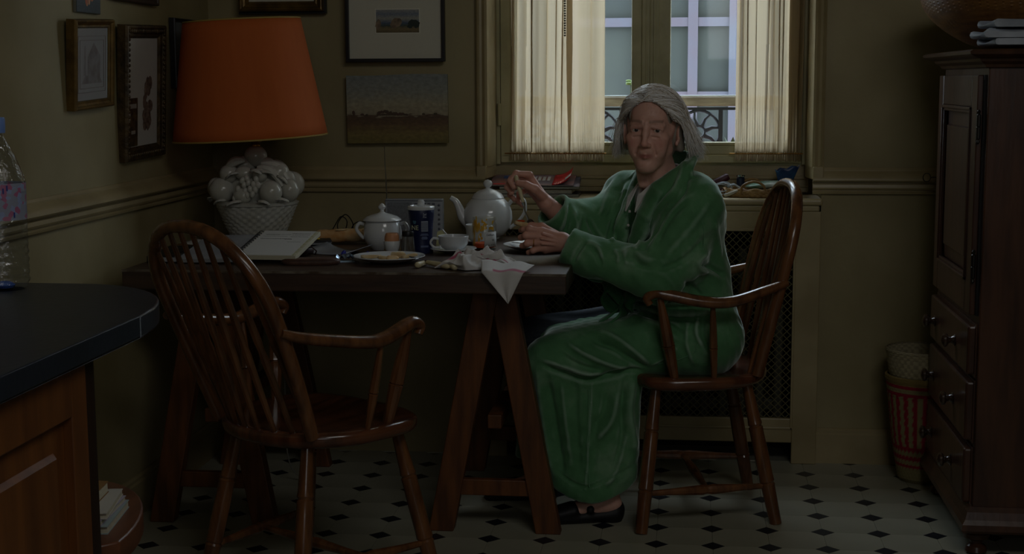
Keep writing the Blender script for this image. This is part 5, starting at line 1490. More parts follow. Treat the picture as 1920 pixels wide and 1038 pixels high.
lm = bpy.data.materials.new('bottle_label'); lm.use_nodes = True; n = lm.node_tree.nodes; l = lm.node_tree.links
pb = n['Principled BSDF']; pb.inputs['Roughness'].default_value = .4; pb.inputs['Alpha'].default_value = .8
tcx = n.new('ShaderNodeTexCoord'); vo = n.new('ShaderNodeTexVoronoi'); vo.inputs['Scale'].default_value = 110; l.new(tcx.outputs['Object'], vo.inputs['Vector'])
rp = n.new('ShaderNodeValToRGB'); rp.color_ramp.interpolation = 'CONSTANT'; e = rp.color_ramp.elements; e[0].color = (*lin((150, 156, 176)), 1); e[1].position = .55; e[1].color = (*lin((150, 165, 205)), 1)
x = e.new(.72); x.color = (*lin((176, 104, 140)), 1)
sp_ = n.new('ShaderNodeSeparateColor'); l.new(vo.outputs['Color'], sp_.inputs[0]); l.new(sp_.outputs[0], rp.inputs[0]); l.new(rp.outputs[0], pb.inputs['Base Color'])
b.build('label', lm, t)
b = MB()
for a, z in ((-1.0, .187), (-.6, .142), (-1.2, .144), (-.85, .192)): b.obox((math.cos(a) * .0470, math.sin(a) * .0470, z), (-math.sin(a) * .0012, math.cos(a) * .0012, 0), (0, .0004, 0), (0, 0, .005))
b.build('label_print', mat('print_navy', (40, 60, 130), .5), t, smooth=False)
MB().lathe([(.001, .003), (.016, .003), (.020, .008), (.012, .014), (.001, .010)], 24).build('blue_bottom', mat('bottle_blue_base', (60, 96, 170), .2), t)
book((-1.020, 2.365, .5302), .10, .16, .014, (150, 165, 165), .15, 'pale green paperback at the bottom of the pile on the end shelf')
book((-1.026, 2.360, .5447), .10, .155, .010, (168, 160, 178), .10, 'thin lilac paperback second from the bottom on the end shelf')
book((-1.022, 2.362, .5552), .095, .15, .011, (190, 186, 176), .20, 'thin cream booklet third from the bottom on the end shelf')
book((-1.040, 2.345, .5667), .085, .14, .020, (140, 104, 60), .12, 'ochre book with a brown spine second from the top on the end shelf')
book((-1.052, 2.335, .5872), .080, .13, .022, (196, 186, 160), .10, 'thick cream book on top of the pile on the end shelf')
# ================================================================== signed-distance modelling for the figure
class Field:
    def __init__(s, lo, hi, h):
        s.lo = np.array(lo, np.float32); s.h = h
        s.n = [int(math.ceil((hi[i] - lo[i]) / h)) + 1 for i in range(3)]
        s.ax = [(s.lo[i] + h * np.arange(s.n[i])).astype(np.float32) for i in range(3)]
        s.F = np.full(s.n, 1.0, np.float32)
    def win(s, lo, hi):
        sl = []
        for i in range(3):
            a = max(0, int((lo[i] - s.lo[i]) / s.h)); b = min(s.n[i], int((hi[i] - s.lo[i]) / s.h) + 2)
            if b <= a: return None
            sl.append(slice(a, b))
        X = s.ax[0][sl[0]][:, None, None]; Y = s.ax[1][sl[1]][None, :, None]; Z = s.ax[2][sl[2]][None, None, :]
        return tuple(sl), X, Y, Z
    def op(s, prim, k=0.01, cut=False):
        f, lo, hi = prim
        pad = max(k, s.h) * 2 + (0.03 if not cut else 0.01)
        w_ = s.win([v - pad for v in lo], [v + pad for v in hi])
        if w_ is None: return
        sl, X, Y, Z = w_
        d = f(X, Y, Z).astype(np.float32); A = s.F[sl]
        if cut: d = -d; A2 = -A; B2 = -d
        if not cut:
            h = np.clip(.5 + .5 * (A - d) / k, 0, 1); R = A * (1 - h) + d * h - k * h * (1 - h)
        else:
            h = np.clip(.5 - .5 * (A - d) / k, 0, 1); R = A * (1 - h) + d * h + k * h * (1 - h)
        s.F[sl] = R
    def add(s, prim, k=0.01): s.op(prim, k)
    def cut(s, prim, k=0.005): s.op(prim, k, True)
    def mesh(s):
        F = s.F; h = s.h; n = s.n
        IN = F < 0
        c = [slice(0, -1), slice(1, None)]
        cnt = np.zeros([n[0] - 1, n[1] - 1, n[2] - 1], np.int8)
        for i in (0, 1):
            for j in (0, 1):
                for k in (0, 1): cnt += IN[c[i], c[j], c[k]]
        act = (cnt > 0) & (cnt < 8)
        idx = np.argwhere(act); vid = -np.ones(act.shape, np.int64); vid[act] = np.arange(len(idx))
        acc = np.zeros((len(idx), 3)); num = np.zeros(len(idx))
        I, J, K = idx.T
        cor = [(i, j, k) for i in (0, 1) for j in (0, 1) for k in (0, 1)]
        val = {q: F[I + q[0], J + q[1], K + q[2]] for q in cor}
        for a in cor:
            for ax in range(3):
                if a[ax]: continue
                b = list(a); b[ax] = 1; b = tuple(b)
                va, vb = val[a], val[b]; m = (va < 0) != (vb < 0)
                t = np.where(m, va / (va - vb + 1e-12), 0)
                p = np.array(a, float)[None, :] + np.zeros((len(idx), 3)); p[:, ax] += t
                acc[m] += p[m]; num[m] += 1
        V = (idx + acc / num[:, None]) * h + s.lo
        faces = []
        for ax in range(3):
            sl0 = [slice(None)] * 3; sl1 = [slice(None)] * 3; sl0[ax] = slice(0, -1); sl1[ax] = slice(1, None)
            e = IN[tuple(sl0)] != IN[tuple(sl1)]
            o1, o2 = (ax + 1) % 3, (ax + 2) % 3
            ii = np.argwhere(e)
            ok = (ii[:, o1] > 0) & (ii[:, o2] > 0) & (ii[:, o1] < n[o1] - 1) & (ii[:, o2] < n[o2] - 1)
            ii = ii[ok]
            def g(d1, d2):
                q = ii.copy(); q[:, o1] -= d1; q[:, o2] -= d2; return vid[q[:, 0], q[:, 1], q[:, 2]]
            Q = np.stack([g(1, 1), g(0, 1), g(0, 0), g(1, 0)], 1)
            st = IN[tuple(ii.T)]
            Q[~st] = Q[~st][:, ::-1]
            faces.append(Q)
        Fc = np.concatenate(faces); Fc = Fc[(Fc >= 0).all(1)]
        return V, Fc
def capsule(a, b, ra, rb=None):
    rb = ra if rb is None else rb; a = np.array(a, float); b = np.array(b, float); d = b - a; L2 = float(d @ d) + 1e-12
    def f(X, Y, Z):
        px, py, pz = X - a[0], Y - a[1], Z - a[2]
        t = np.clip((px * d[0] + py * d[1] + pz * d[2]) / L2, 0, 1)
        return np.sqrt((px - t * d[0]) ** 2 + (py - t * d[1]) ** 2 + (pz - t * d[2]) ** 2) - (ra + (rb - ra) * t)
    r = max(ra, rb)
    return f, np.minimum(a, b) - r, np.maximum(a, b) + r
def ecap(a, b, u, r0, r1):
    """capsule with elliptical section: u = direction of the first radius, r0/r1 = (ru, rv) at both ends"""
    a = np.array(a, float); b = np.array(b, float); d = b - a; L = np.linalg.norm(d); w_ = d / L
    u = np.array(u, float); u = u - w_ * (u @ w_); u /= np.linalg.norm(u); v = np.cross(w_, u)
    def f(X, Y, Z):
        px, py, pz = X - a[0], Y - a[1], Z - a[2]
        s_ = px * w_[0] + py * w_[1] + pz * w_[2]
        t = np.clip(s_ / L, 0, 1); ru = r0[0] + (r1[0] - r0[0]) * t; rv = r0[1] + (r1[1] - r0[1]) * t
        e = s_ - t * L
        pu = px * u[0] + py * u[1] + pz * u[2]; pv = px * v[0] + py * v[1] + pz * v[2]
        rw = np.minimum(ru, rv)
        k0 = np.sqrt((pu / ru) ** 2 + (pv / rv) ** 2 + (e / rw) ** 2); k1 = np.sqrt((pu / ru ** 2) ** 2 + (pv / rv ** 2) ** 2 + (e / rw ** 2) ** 2) + 1e-9
        return k0 * (k0 - 1) / k1
    r = max(*r0, *r1)
    return f, np.minimum(a, b) - r, np.maximum(a, b) + r
def ellip(c, r, R=None):
    c = np.array(c, float); R = np.eye(3) if R is None else R
    def f(X, Y, Z):
        px, py, pz = X - c[0], Y - c[1], Z - c[2]
        q = [R[0, i] * px + R[1, i] * py + R[2, i] * pz for i in range(3)]
        k0 = np.sqrt((q[0] / r[0]) ** 2 + (q[1] / r[1]) ** 2 + (q[2] / r[2]) ** 2); k1 = np.sqrt((q[0] / r[0] ** 2) ** 2 + (q[1] / r[1] ** 2) ** 2 + (q[2] / r[2] ** 2) ** 2) + 1e-9
        return k0 * (k0 - 1) / k1
    m = max(r)
    return f, c - m, c + m
def sdf_obj(name, fields, m, parent, disp=None, loc=(0, 0, 0)):
    Vs = []; Fs = []; o = 0
    for fd in fields:
        V, Fc = fd.mesh()
        Vs.append(V); Fs.append(Fc + o); o += len(V)
    V = np.concatenate(Vs); Fc = np.concatenate(Fs)
    me = bpy.data.meshes.new(name)
    me.vertices.add(len(V)); me.vertices.foreach_set('co', (V - np.array(loc)).astype(np.float32).ravel())
    me.loops.add(len(Fc) * 4); me.loops.foreach_set('vertex_index', Fc.astype(np.int32).ravel())
    me.polygons.add(len(Fc)); me.polygons.foreach_set('loop_start', (np.arange(len(Fc)) * 4).astype(np.int32)); me.polygons.foreach_set('loop_total', np.full(len(Fc), 4, np.int32))
    me.update(calc_edges=True); me.validate()
    me.polygons.foreach_set('use_smooth', [True] * len(me.polygons))
    if disp is not None:
        me.update()
        N = np.zeros(len(V) * 3, np.float32); me.vertices.foreach_get('normal', N); N = N.reshape(-1, 3)
        V2 = V + N * disp(V, N)[:, None]; me.vertices.foreach_set('co', (V2 - np.array(loc)).astype(np.float32).ravel()); me.update()
    me.materials.append(m)
    ob = bpy.data.objects.new(name, me); COL.objects.link(ob); ob.parent = parent
    sm = ob.modifiers.new('smooth', 'SMOOTH'); sm.factor = .5; sm.iterations = 2
    return ob, V

# ------------------------------------------------------------------ the woman
wo = thing('person', 'grey haired woman in a green velvet dressing gown holding a spoon and bread', 'person', (0.0, 4.30, 0))
WL = (0.0, 4.30, 0)
# key points
tf = np.array([-.80, -.60, 0]); tr = np.array([-.60, .80, 0])     # torso forward, torso towards her right
HC = np.array([-.0985, 4.262, 1.139])                               # head centre
hf = np.array([-.165, -.985, -.05]); hf /= np.linalg.norm(hf)
hx = np.cross(hf, [0.03, 0, 1]); hx /= np.linalg.norm(hx); hz = np.cross(hx, hf)
HR = np.stack([hx, hf, hz], 1)                                     # columns: her right, forward, up
HS = 1.0
def hw_(p): return HC + HR @ (np.array(p, float) * HS)
def HCAP(a, b, ra, rb=None): return capsule(hw_(a), hw_(b), ra * HS, (rb if rb is not None else ra) * HS)
def HEL(c, r, rot=None):
    R = HR if rot is None else HR @ np.array(Euler(rot).to_matrix())
    return ellip(hw_(c), [q * HS for q in r], R)
shL = np.array([.028, 4.205, .925]); shR = np.array([-.172, 4.465, .932])
elL = np.array([-.075, 4.130, .735]); wrL = np.array([-.345, 4.155, .826])
elR = np.array([-.245, 4.360, .775]); wrR = np.array([-.400, 4.255, .925])
neck0 = np.array([-.060, 4.315, .985])

# ---- body: head, neck, chest, legs in one field
hd = Field((-.24, 4.10, .93), (.10, 4.44, 1.27), .0019)
A, Cc = hd.add, hd.cut
A(HEL((0, -.018, .032), (.0735, .094, .084)), .01)
A(HEL((0, .020, -.026), (.0550, .062, .076)), .03)
A(HEL((0, .050, -.070), (.026, .033, .035)), .03)
A(HEL((0, .064, -.098), (.017, .016, .015)), .018)
for s in (-1, 1):
    A(HCAP((s * .012, .058, -.097), (s * .047, -.004, -.054), .013, .014), .022)     # jaw
    A(HEL((s * .041, .056, -.016), (.021, .019, .016)), .018)                         # cheekbone
    A(HEL((s * .035, .055, -.046), (.018, .018, .024)), .022)                         # cheek
    A(HCAP((s * .014, .0785, .031), (s * .050, .0590, .0215), .0068, .0050), .016)       # brow
    Cc(HEL((s * .030, .092, .009), (.0150, .0155, .0105)), .016)                       # socket
    Cc(HEL((s * .068, .050, .030), (.010, .030, .028)), .02)                           # temple
    A(HEL((s * .0305, .0665, .0072), (.0158, .0142, .0142)), .005)                      # lids
    Cc(HEL((s * .0305, .0800, .0070), (.0132, .011, .0050)), .0015)                   # eye opening
    A(HCAP((s * .019, .0750, -.0050), (s * .038, .0730, -.0075), .0040, .0038), .010)    # bag under the eye
    Cc(HCAP((s * .018, .0800, -.0105), (s * .036, .0775, -.0125), .0012, .0010), .006)
    A(HCAP((s * .018, .0790, .0175), (s * .044, .0690, .0115), .0048, .0045), .006)      # heavy upper lid fold
    A(HEL((s * .0118, .0890, -.0350), (.0070, .0090, .0064)), .006)                     # nostril wing
    Cc(HEL((s * .0058, .0965, -.0405), (.0034, .0050, .0030)), .002)
    Cc(HCAP((s * .021, .0850, -.034), (s * .0290, .0740, -.0600), .0016, .0012), .010)   # nasolabial fold
    pass   # marionette line
    A(HEL((s * .0765, -.012, -.008), (.0075, .0165, .0290), (0, 0, -s * .35)), .005)     # ear
    Cc(HEL((s * .0825, -.006, -.006), (.0045, .0085, .0160), (0, 0, -s * .35)), .004)
    A(HEL((s * .0755, .000, -.034), (.0050, .0065, .0080)), .004)
    A(HCAP((s * .030, .000, -.085), (s * .022, .005, -.155), .017, .011), .02)            # neck cords
A(HCAP((0, .0800, .024), (0, .0895, .000), .0070, .0074), .012)                        # nose
A(HCAP((0, .0895, .000), (0, .1005, -.028), .0070, .0082), .011)
A(HEL((0, .1015, -.0310), (.0088, .0082, .0076)), .007)
A(HCAP((-.010, .0815, -.050), (.010, .0815, -.050), .0058), .012)                        # upper lip skin
Cc(HCAP((0, .0985, -.0455), (0, .0935, -.0560), .0030, .0030), .005)
for s in (-1, 1):
    A(HCAP((0, .0862, -.0605), (s * .0200, .0765, -.0650), .0036, .0018), .004)
    A(HCAP((0, .0860, -.0700), (s * .0165, .0770, -.0680), .0042, .0020), .004)
    Cc(HCAP((0, .0955, -.0652), (s * .0225, .0785, -.0680), .0014, .0010), .002)
Cc(HCAP((-.012, .0865, -.0800), (.012, .0865, -.0800), .0040), .008)
for k, zz in enumerate((.046, .055, .064)):                                             # forehead lines
    Cc(HCAP((-.034, .0815 - k * .0035, zz), (.0, .0900 - k * .004, zz - .002), .0011), .004); Cc(HCAP((.0, .0900 - k * .004, zz - .002), (.034, .0815 - k * .0035, zz), .0011), .004)
for s in (-1, 1): Cc(HCAP((s * .005, .0885, .022), (s * .0065, .0875, .034), .0006), .005)
# neck
nb = neck0
A(capsule(hw_((0, -.030, -.045)), nb + np.array([0, 0, -.03]), .045, .054), .03)
A(ecap(nb + np.array([0, 0, -.05]) - tr * .09, nb + np.array([0, 0, -.05]) + tr * .09, tf, (.045, .03), (.045, .03)), .04)

body2 = Field((-.62, 4.00, .0), (.24, 4.60, 1.0), .0095)
B = body2.add
H = np.array([.035, 4.335, .545])
B(ecap(H, (-.01, 4.33, .72), tr, (.140, .100), (.120, .090)), .03)
B(ecap((-.01, 4.33, .72), (-.04, 4.335, .90), tr, (.120, .085), (.140, .085)), .03)
B(capsule(shL, shR, .045), .04)
kn = {'l': np.array([-.385, 4.185, .470]), 'r': np.array([-.420, 4.385, .490])}
hp = {'l': np.array([.02, 4.255, .530]), 'r': np.array([.0, 4.42, .530])}
an = {'l': np.array([-.215, 4.190, .095]), 'r': np.array([-.430, 4.400, .090])}
for s in 'lr':
    B(capsule(hp[s], kn[s], .075, .052), .03); B(capsule(kn[s], an[s], .052, .033), .03)
B(capsule(shL, elL, .045, .038), .03); B(capsule(shR, elR, .045, .038), .03)
B(capsule(elL, wrL, .038, .026), .02); B(capsule(elR, wrR, .038, .026), .02)

feet = Field((-.62, 4.08, -.005), (-.08, 4.50, .20), .0045)
for s, d in (('l', np.array([-.97, -.24, 0])), ('r', np.array([-1, -.1, 0]))):
    a = an[s]
    feet.add(capsule(a + [0, 0, .08], a, .040, .034), .02)
    feet.add(capsule(a + [.012, 0, -.045], a + d * .03 + [0, 0, -.045], .030, .030), .02)
    feet.add(ecap(a + d * .02 + [0, 0, -.040], a + d * .155 + [0, 0, -.070], (0, 1, 0), (.033, .030), (.036, .016)), .02)

# ---- hands
def hand(lo, hi, wr, arm, palm, fingers, thumb, extra=()):
    f = Field(lo, hi, .0016)
    f.add(capsule(arm, wr, .0285, .0230), .01)
    for (a, b, u, r0, r1) in palm: f.add(ecap(a, b, u, r0, r1), .014)
    for ch, r0 in fingers:
        rr = [r0, r0 * .93, r0 * .84, r0 * .76]
        for k in range(3): f.add(capsule(ch[k], ch[k + 1], rr[k], rr[k + 1]), .0035 if k else .007)
        f.add(ellip(ch[1], (r0 * 1.05,) * 3), .004)
    for k in range(3): f.add(capsule(thumb[0][k], thumb[0][k + 1], thumb[1][k], thumb[1][k + 1]), .006)
    for a, b, r in extra: f.add(capsule(a, b, r), .005)
    return f
v3 = lambda *p: np.array(p, float)
# left hand (near): holds the bread; back of the hand to the camera
hl = hand((-.50, 4.09, .75), (-.28, 4.24, .90), wrL, v3(-.300, 4.145, .805),
    [(wrL, v3(-.405, 4.150, .853), (0, 1, 0), (.0150, .022), (.0125, .017)), (wrL, v3(-.405, 4.150, .826), (0, 1, 0), (.0155, .022), (.0130, .020)), (wrL, v3(-.398, 4.155, .808), (0, 1, 0), (.0150, .022), (.0120, .017))],
    [([v3(-.408, 4.147, .858), v3(-.440, 4.146, .864), v3(-.458, 4.160, .861), v3(-.468, 4.176, .857)], .0100),
     ([v3(-.412, 4.143, .843), v3(-.450, 4.142, .845), v3(-.466, 4.158, .838), v3(-.466, 4.176, .834)], .0102),
     ([v3(-.408, 4.143, .826), v3(-.446, 4.142, .822), v3(-.462, 4.158, .814), v3(-.458, 4.175, .811)], .0096),
     ([v3(-.398, 4.146, .810), v3(-.430, 4.144, .802), v3(-.444, 4.157, .795), v3(-.440, 4.172, .793)], .0084)],
    ([v3(-.368, 4.165, .845), v3(-.408, 4.184, .866), v3(-.438, 4.190, .868), v3(-.462, 4.186, .866)], [.0145, .0120, .0105, .0088]),
    [(v3(-.352, 4.140, .835), v3(-.400, 4.134, .852), .0042), (v3(-.352, 4.138, .828), v3(-.404, 4.131, .838), .0040), (v3(-.352, 4.139, .820), v3(-.402, 4.132, .823), .0038)])
# right hand (raised, far): pinches the spoon handle
ox = -.018
hr = hand((-.56, 4.16, .87), (-.34, 4.36, 1.06), wrR, v3(-.365, 4.283, .885),
    [(wrR, v3(-.452, 4.262, 1.005), (.5, -.5, -.2), (.020, .015), (.016, .012)), (wrR, v3(-.460, 4.276, .985), (.5, -.5, -.2), (.020, .016), (.018, .013)), (wrR, v3(-.455, 4.290, .968), (.5, -.5, -.2), (.018, .015), (.016, .012))],
    [([v3(-.450, 4.250, 1.012), v3(-.488, 4.240, 1.015), v3(-.505, 4.228, .995), v3(-.494, 4.220, .978)], .0102),
     ([v3(-.464, 4.268, 1.000), v3(-.504, 4.262, .998), v3(-.516, 4.248, .975), v3(-.502, 4.238, .960)], .0104),
     ([v3(-.466, 4.286, .984), v3(-.502, 4.284, .976), v3(-.510, 4.272, .952), v3(-.496, 4.262, .938)], .0098),
     ([v3(-.456, 4.302, .966), v3(-.486, 4.304, .952), v3(-.490, 4.294, .930), v3(-.476, 4.284, .920)], .0086)],
    ([v3(-.412, 4.238, .950), v3(-.432, 4.218, .972), v3(-.456, 4.212, .985), v3(-.480, 4.214, .990)], [.0150, .0130, .0110, .0090]))
SKIN = vcol_mat('skin', .48, 0, .25, 260, .4, subs=.12)
bo, BV = sdf_obj('body', [hd, hl, hr, feet, body2], SKIN, wo, loc=WL)
# skin tints that belong to the skin itself: lips, brows, cheeks, age spots
L = (BV - HC) @ HR / HS
base = np.array(lin((210, 164, 148)))
c = np.tile(base, (len(BV), 1))
def tint(mask, col, k):
    global c
    c = c * (1 - mask[:, None] * k) + np.array(lin(col)) * mask[:, None] * k
g_ = lambda p, r: np.exp(-(((L[:, 0] - p[0]) / r[0]) ** 2 + ((L[:, 1] - p[1]) / r[1]) ** 2 + ((L[:, 2] - p[2]) / r[2]) ** 2))
for s in (-1, 1):
    tint(g_((s * .040, .07, -.030), (.018, .03, .018)), (196, 116, 104), .4)
    tint(g_((s * .030, .08, .010), (.018, .03, .012)), (150, 98, 84), .55)
    bm = np.exp(-((L[:, 2] - (.0300 + .003 * np.cos((np.abs(L[:, 0]) - .028) * 60))) / .0042) ** 4) * (np.abs(L[:, 0]) > .010) * (np.abs(L[:, 0]) < .046) * (L[:, 1] > .055)
tint(bm.astype(float), (112, 92, 80), .6)
sc_ = (L[:, 2] > .02) & (((L[:, 0] / .066) ** 2 + ((L[:, 1] - .112) / .070) ** 2 + ((L[:, 2] - .046) / .054) ** 2) > 1) & (L[:, 1] < .085) & ((L[:, 2] > .080) | (L[:, 1] < .012))
tint((sc_ & (L[:, 2] > .096)).astype(float), (200, 190, 178), .7)
lm_ = np.exp(-((L[:, 2] + .0655) / .0068) ** 4) * np.exp(-(L[:, 0] / .021) ** 4) * (L[:, 1] > .07)
tint(lm_, (150, 74, 70), .75)
tint(g_((0, .105, -.032), (.014, .014, .012)), (196, 112, 98), .4)
nz_ = np.sin(BV[:, 0] * 210 + 3 * np.sin(BV[:, 2] * 130)) * np.sin(BV[:, 1] * 190 + 2 * np.sin(BV[:, 0] * 150)) * np.sin(BV[:, 2] * 170)
tint((nz_ > .45).astype(float) * .5, (176, 118, 92), .35)
hm = (BV[:, 0] < -.33) & (BV[:, 2] > .76)
tint(hm.astype(float), (190, 132, 112), .5)
setcol(bo, c)
# eyes
for s in (-1, 1):
    e_ = thing('eye', None, None, tuple(hw_((s * .0305, .0665, .0070)) - np.array(WL)))
    del_ = e_; bpy.data.objects.remove(e_)
    ev = MB()
    ev.sphere((0, 0, 0), .0128, 24, 16)
    eo = ev.build('eye', mat('eye_white', (196, 184, 172), .15), wo, loc=tuple(hw_((s * .0305, .0665, .0070)) - np.array(WL)), angle=180)
    gz = Vector((0.0 - hw_((0, 0, 0))[0], 0.0 - 4.2, .05)).normalized()
    q = gz.to_track_quat('Z', 'Y')
    ir = MB().lathe([(.0058, .0113), (.0056, .0119), (.0022, .0127), (.0001, .0129)], 20); ir.mi = [0] * len(ir.f)
    io = ir.build('iris', mat('iris', (70, 62, 58), .08), eo); io.rotation_mode = 'QUATERNION'; io.rotation_quaternion = q
    pu = MB().lathe([(.0026, .01285), (.0001, .01305)], 16).build('pupil', mat('pupil', (8, 8, 8), .05), eo); pu.rotation_mode = 'QUATERNION'; pu.rotation_quaternion = q
# ring on the near hand
MB().tube([v3(-.428, 4.143, .824) - v3(*WL) + v3(.0015, .0112 * math.cos(a), .0112 * math.sin(a)) for a in np.linspace(0, 2 * math.pi, 25)[:-1]], .0013, 8, closed=True).build('ring', mat('gold', (200, 150, 60), .25, metal=1.0), wo)

# ---- black slippers
sl = Field((-.64, 4.06, -.004), (-.10, 4.52, .12), .004)
for s, d in (('l', v3(-.97, -.24, 0)), ('r', v3(-1, -.1, 0))):
    a = an[s]
    sl.add(ecap(a + d * -.02 + [0, 0, -.072], a + d * .16 + [0, 0, -.080], (0, 1, 0), (.036, .026), (.040, .018)), .015)
    sl.add(ecap(a + d * .105 + [0, 0, -.058], a + d * .150 + [0, 0, -.066], (0, 1, 0), (.042, .024), (.042, .020)), .01)
    sl.add(capsule(a + d * -.012 + [0, 0, -.088], a + d * -.02 + [0, 0, -.060], .030, .030), .01)
    sl.add(capsule(a + d * .05 + [0, -.034, -.05], a + d * .05 + [0, .034, -.03], .012, .012), .01)
    sl.cut(ecap(a + d * -.01 + [0, 0, -.02], a + d * .06 + [0, 0, -.040], (0, 1, 0), (.028, .030), (.030, .018)), .006)
so, _ = sdf_obj('slippers', [sl], mat('slipper_black', (12, 12, 15), .6), wo, loc=WL)
bk = MB(); bk.tube([tuple(an['l'] + v3(-.052 + .009 * math.cos(a), -.034, -.030 + .009 * math.sin(a)) - v3(*WL)) for a in np.linspace(0, 2 * math.pi, 17)[:-1]], .0022, 6, closed=True)
bk.build('buckle', STEEL, so)

# ---- dressing gown
rb = Field((-.64, 3.94, .06), (.30, 4.66, 1.10), .0045)
A, Cc = rb.add, rb.cut
A(ecap(H + [0, 0, -.02], (-.012, 4.325, .70), tr, (.172, .128), (.150, .118)), .04)
A(ecap((-.012, 4.325, .69), (-.030, 4.330, .86), tr, (.152, .122), (.168, .118)), .04)
A(ecap((-.030, 4.330, .86), (-.048, 4.335, .925), tr, (.172, .115), (.165, .085)), .04)
A(capsule((-.045, 4.33, .968), shL + [0, 0, .002], .058, .060), .05); A(capsule((-.06, 4.34, .968), shR + [0, 0, .002], .058, .058), .05)
A(ellip((.035, 4.36, .90), (.080, .10, .11)), .05)                                     # rounded upper back
A(ellip((.045, 4.335, .72), (.075, .10, .10)), .05)
A(ellip((.060, 4.33, .54), (.085, .150, .10)), .04)                                    # seat
# thighs
A(capsule(hp['l'] + [0, 0, .0], kn['l'] + [.0, .0, .0], .096, .078), .05); A(capsule(hp['r'], kn['r'], .096, .074), .04)
A(ecap((-.05, 4.33, .545), (-.36, 4.28, .50), (0, 1, 0), (.14, .075), (.12, .060)), .04)   # cloth across the lap
# skirt
A(ecap((-.285, 4.215, .420), (-.262, 4.180, .100), (1, 0, 0), (.155, .085), (.108, .085)), .05)
A(capsule((-.38, 4.19, .43), (-.335, 4.165, .130), .055, .045), .04); A(capsule((-.17, 4.19, .40), (-.175, 4.170, .150), .045, .045), .04)
A(capsule((-.40, 4.385, .46), (-.445, 4.395, .150), .075, .066), .05); A(capsule((-.30, 4.32, .40), (-.33, 4.33, .16), .08, .08), .05)
def hem_cut():
    def f(X, Y, Z): return (Z - (.074 + 3.2 * (X + .262) ** 2 * (X > -.40) + (X <= -.40) * .061 + 0 * Y)) * .8
    return f, np.array([-.64, 3.94, .05]), np.array([.05, 4.66, .20])
Cc(hem_cut(), .004)
Cc(ellip((-.255, 4.195, .07), (.072, .050, .10)), .01)
# sleeves
A(capsule(shL, elL, .074, .072), .05); A(capsule(elL, (-.29, 4.137, .796), .072, .058), .04)
A(ellip((.000, 4.155, .775), (.060, .052, .070)), .05)
A(capsule(shR, elR, .074, .084), .05); A(capsule(elR, (-.355, 4.285, .880), .082, .058), .04)
A(capsule((-.20, 4.40, .90), (-.31, 4.32, .885), .052, .045), .05)
# turned-back cuffs
A(capsule((-.268, 4.133, .786), (-.325, 4.147, .814), .060, .056), .004)
A(capsule((-.330, 4.300, .858), (-.378, 4.268, .902), .060, .058), .004)
def disc_cut(p, n_, r): # half-space beyond a point, limited
    p = np.array(p, float); n_ = np.array(n_, float); n_ /= np.linalg.norm(n_)
    def f(X, Y, Z): return np.maximum(-((X - p[0]) * n_[0] + (Y - p[1]) * n_[1] + (Z - p[2]) * n_[2]), np.sqrt((X - p[0]) ** 2 + (Y - p[1]) ** 2 + (Z - p[2]) ** 2) - r)
    return f, p - r, p + r
Cc(disc_cut((-.333, 4.149, .818), (-.95, .12, .42), .09), .003)
Cc(disc_cut((-.388, 4.262, .911), (-.55, -.36, .58), .09), .003)
Cc(capsule((-.30, 4.141, .801), (-.37, 4.16, .84), .043, .047), .004)
Cc(capsule((-.365, 4.279, .890), (-.42, 4.240, .945), .045, .050), .004)
# neckline: open V, then the shawl collar
Cc(capsule(hw_((0, -.02, -.07)), neck0 + [0, 0, .0], .062, .066), .01)
fr = lambda z, d, s=0: np.array([-.045, 4.333, z]) + tf * d + tr * s
Cc(ecap(fr(1.03, .055), fr(.80, .150), tr, (.062, .060), (.010, .030)), .008)
def collar(pts, r):
    for k in range(len(pts) - 1):
        d_ = pts[k + 1] - pts[k]
        A(ecap(pts[k], pts[k + 1], np.cross(d_, tf + np.array([0, 0, .3])), (r[k], .014), (r[k + 1], .014)), .006)
nape = np.array([.012, 4.385, 1.045])
cL = [nape, np.array([.020, 4.290, 1.060]), np.array([.006, 4.215, 1.030]), fr(.97, .100, -.072), fr(.90, .128, -.050), fr(.82, .138, -.022), fr(.74, .136, .010)]
cR = [nape, np.array([-.060, 4.425, 1.050]), np.array([-.125, 4.400, 1.020]), fr(.955, .095, .088), fr(.90, .122, .070), fr(.82, .136, .045), fr(.74, .132, .030)]
collar(cL, [.030, .034, .034, .034, .032, .028, .022]); collar(cR, [.030, .030, .028, .028, .026, .024, .020])
# folds drawn as soft ridges and grooves
def ridge(p, r, k=.012, cut=False):
    for i in range(len(p) - 1):
        (Cc if cut else A)(capsule(p[i], p[i + 1], r if 0 < i else r * .8, r if i < len(p) - 2 else r * .5), k)
R3 = lambda *a: [np.array(q, float) for q in a]
# waist tie
for z_, r_0 in ((.650, .012), (.628, .012)):
    P = [np.array([-.008, 4.325, z_]) + tf * .126 * math.cos(a) + tr * .160 * math.sin(a) for a in np.linspace(0, 2 * math.pi, 25)]
    for k in range(24): A(capsule(P[k], P[k + 1], r_0), .006)
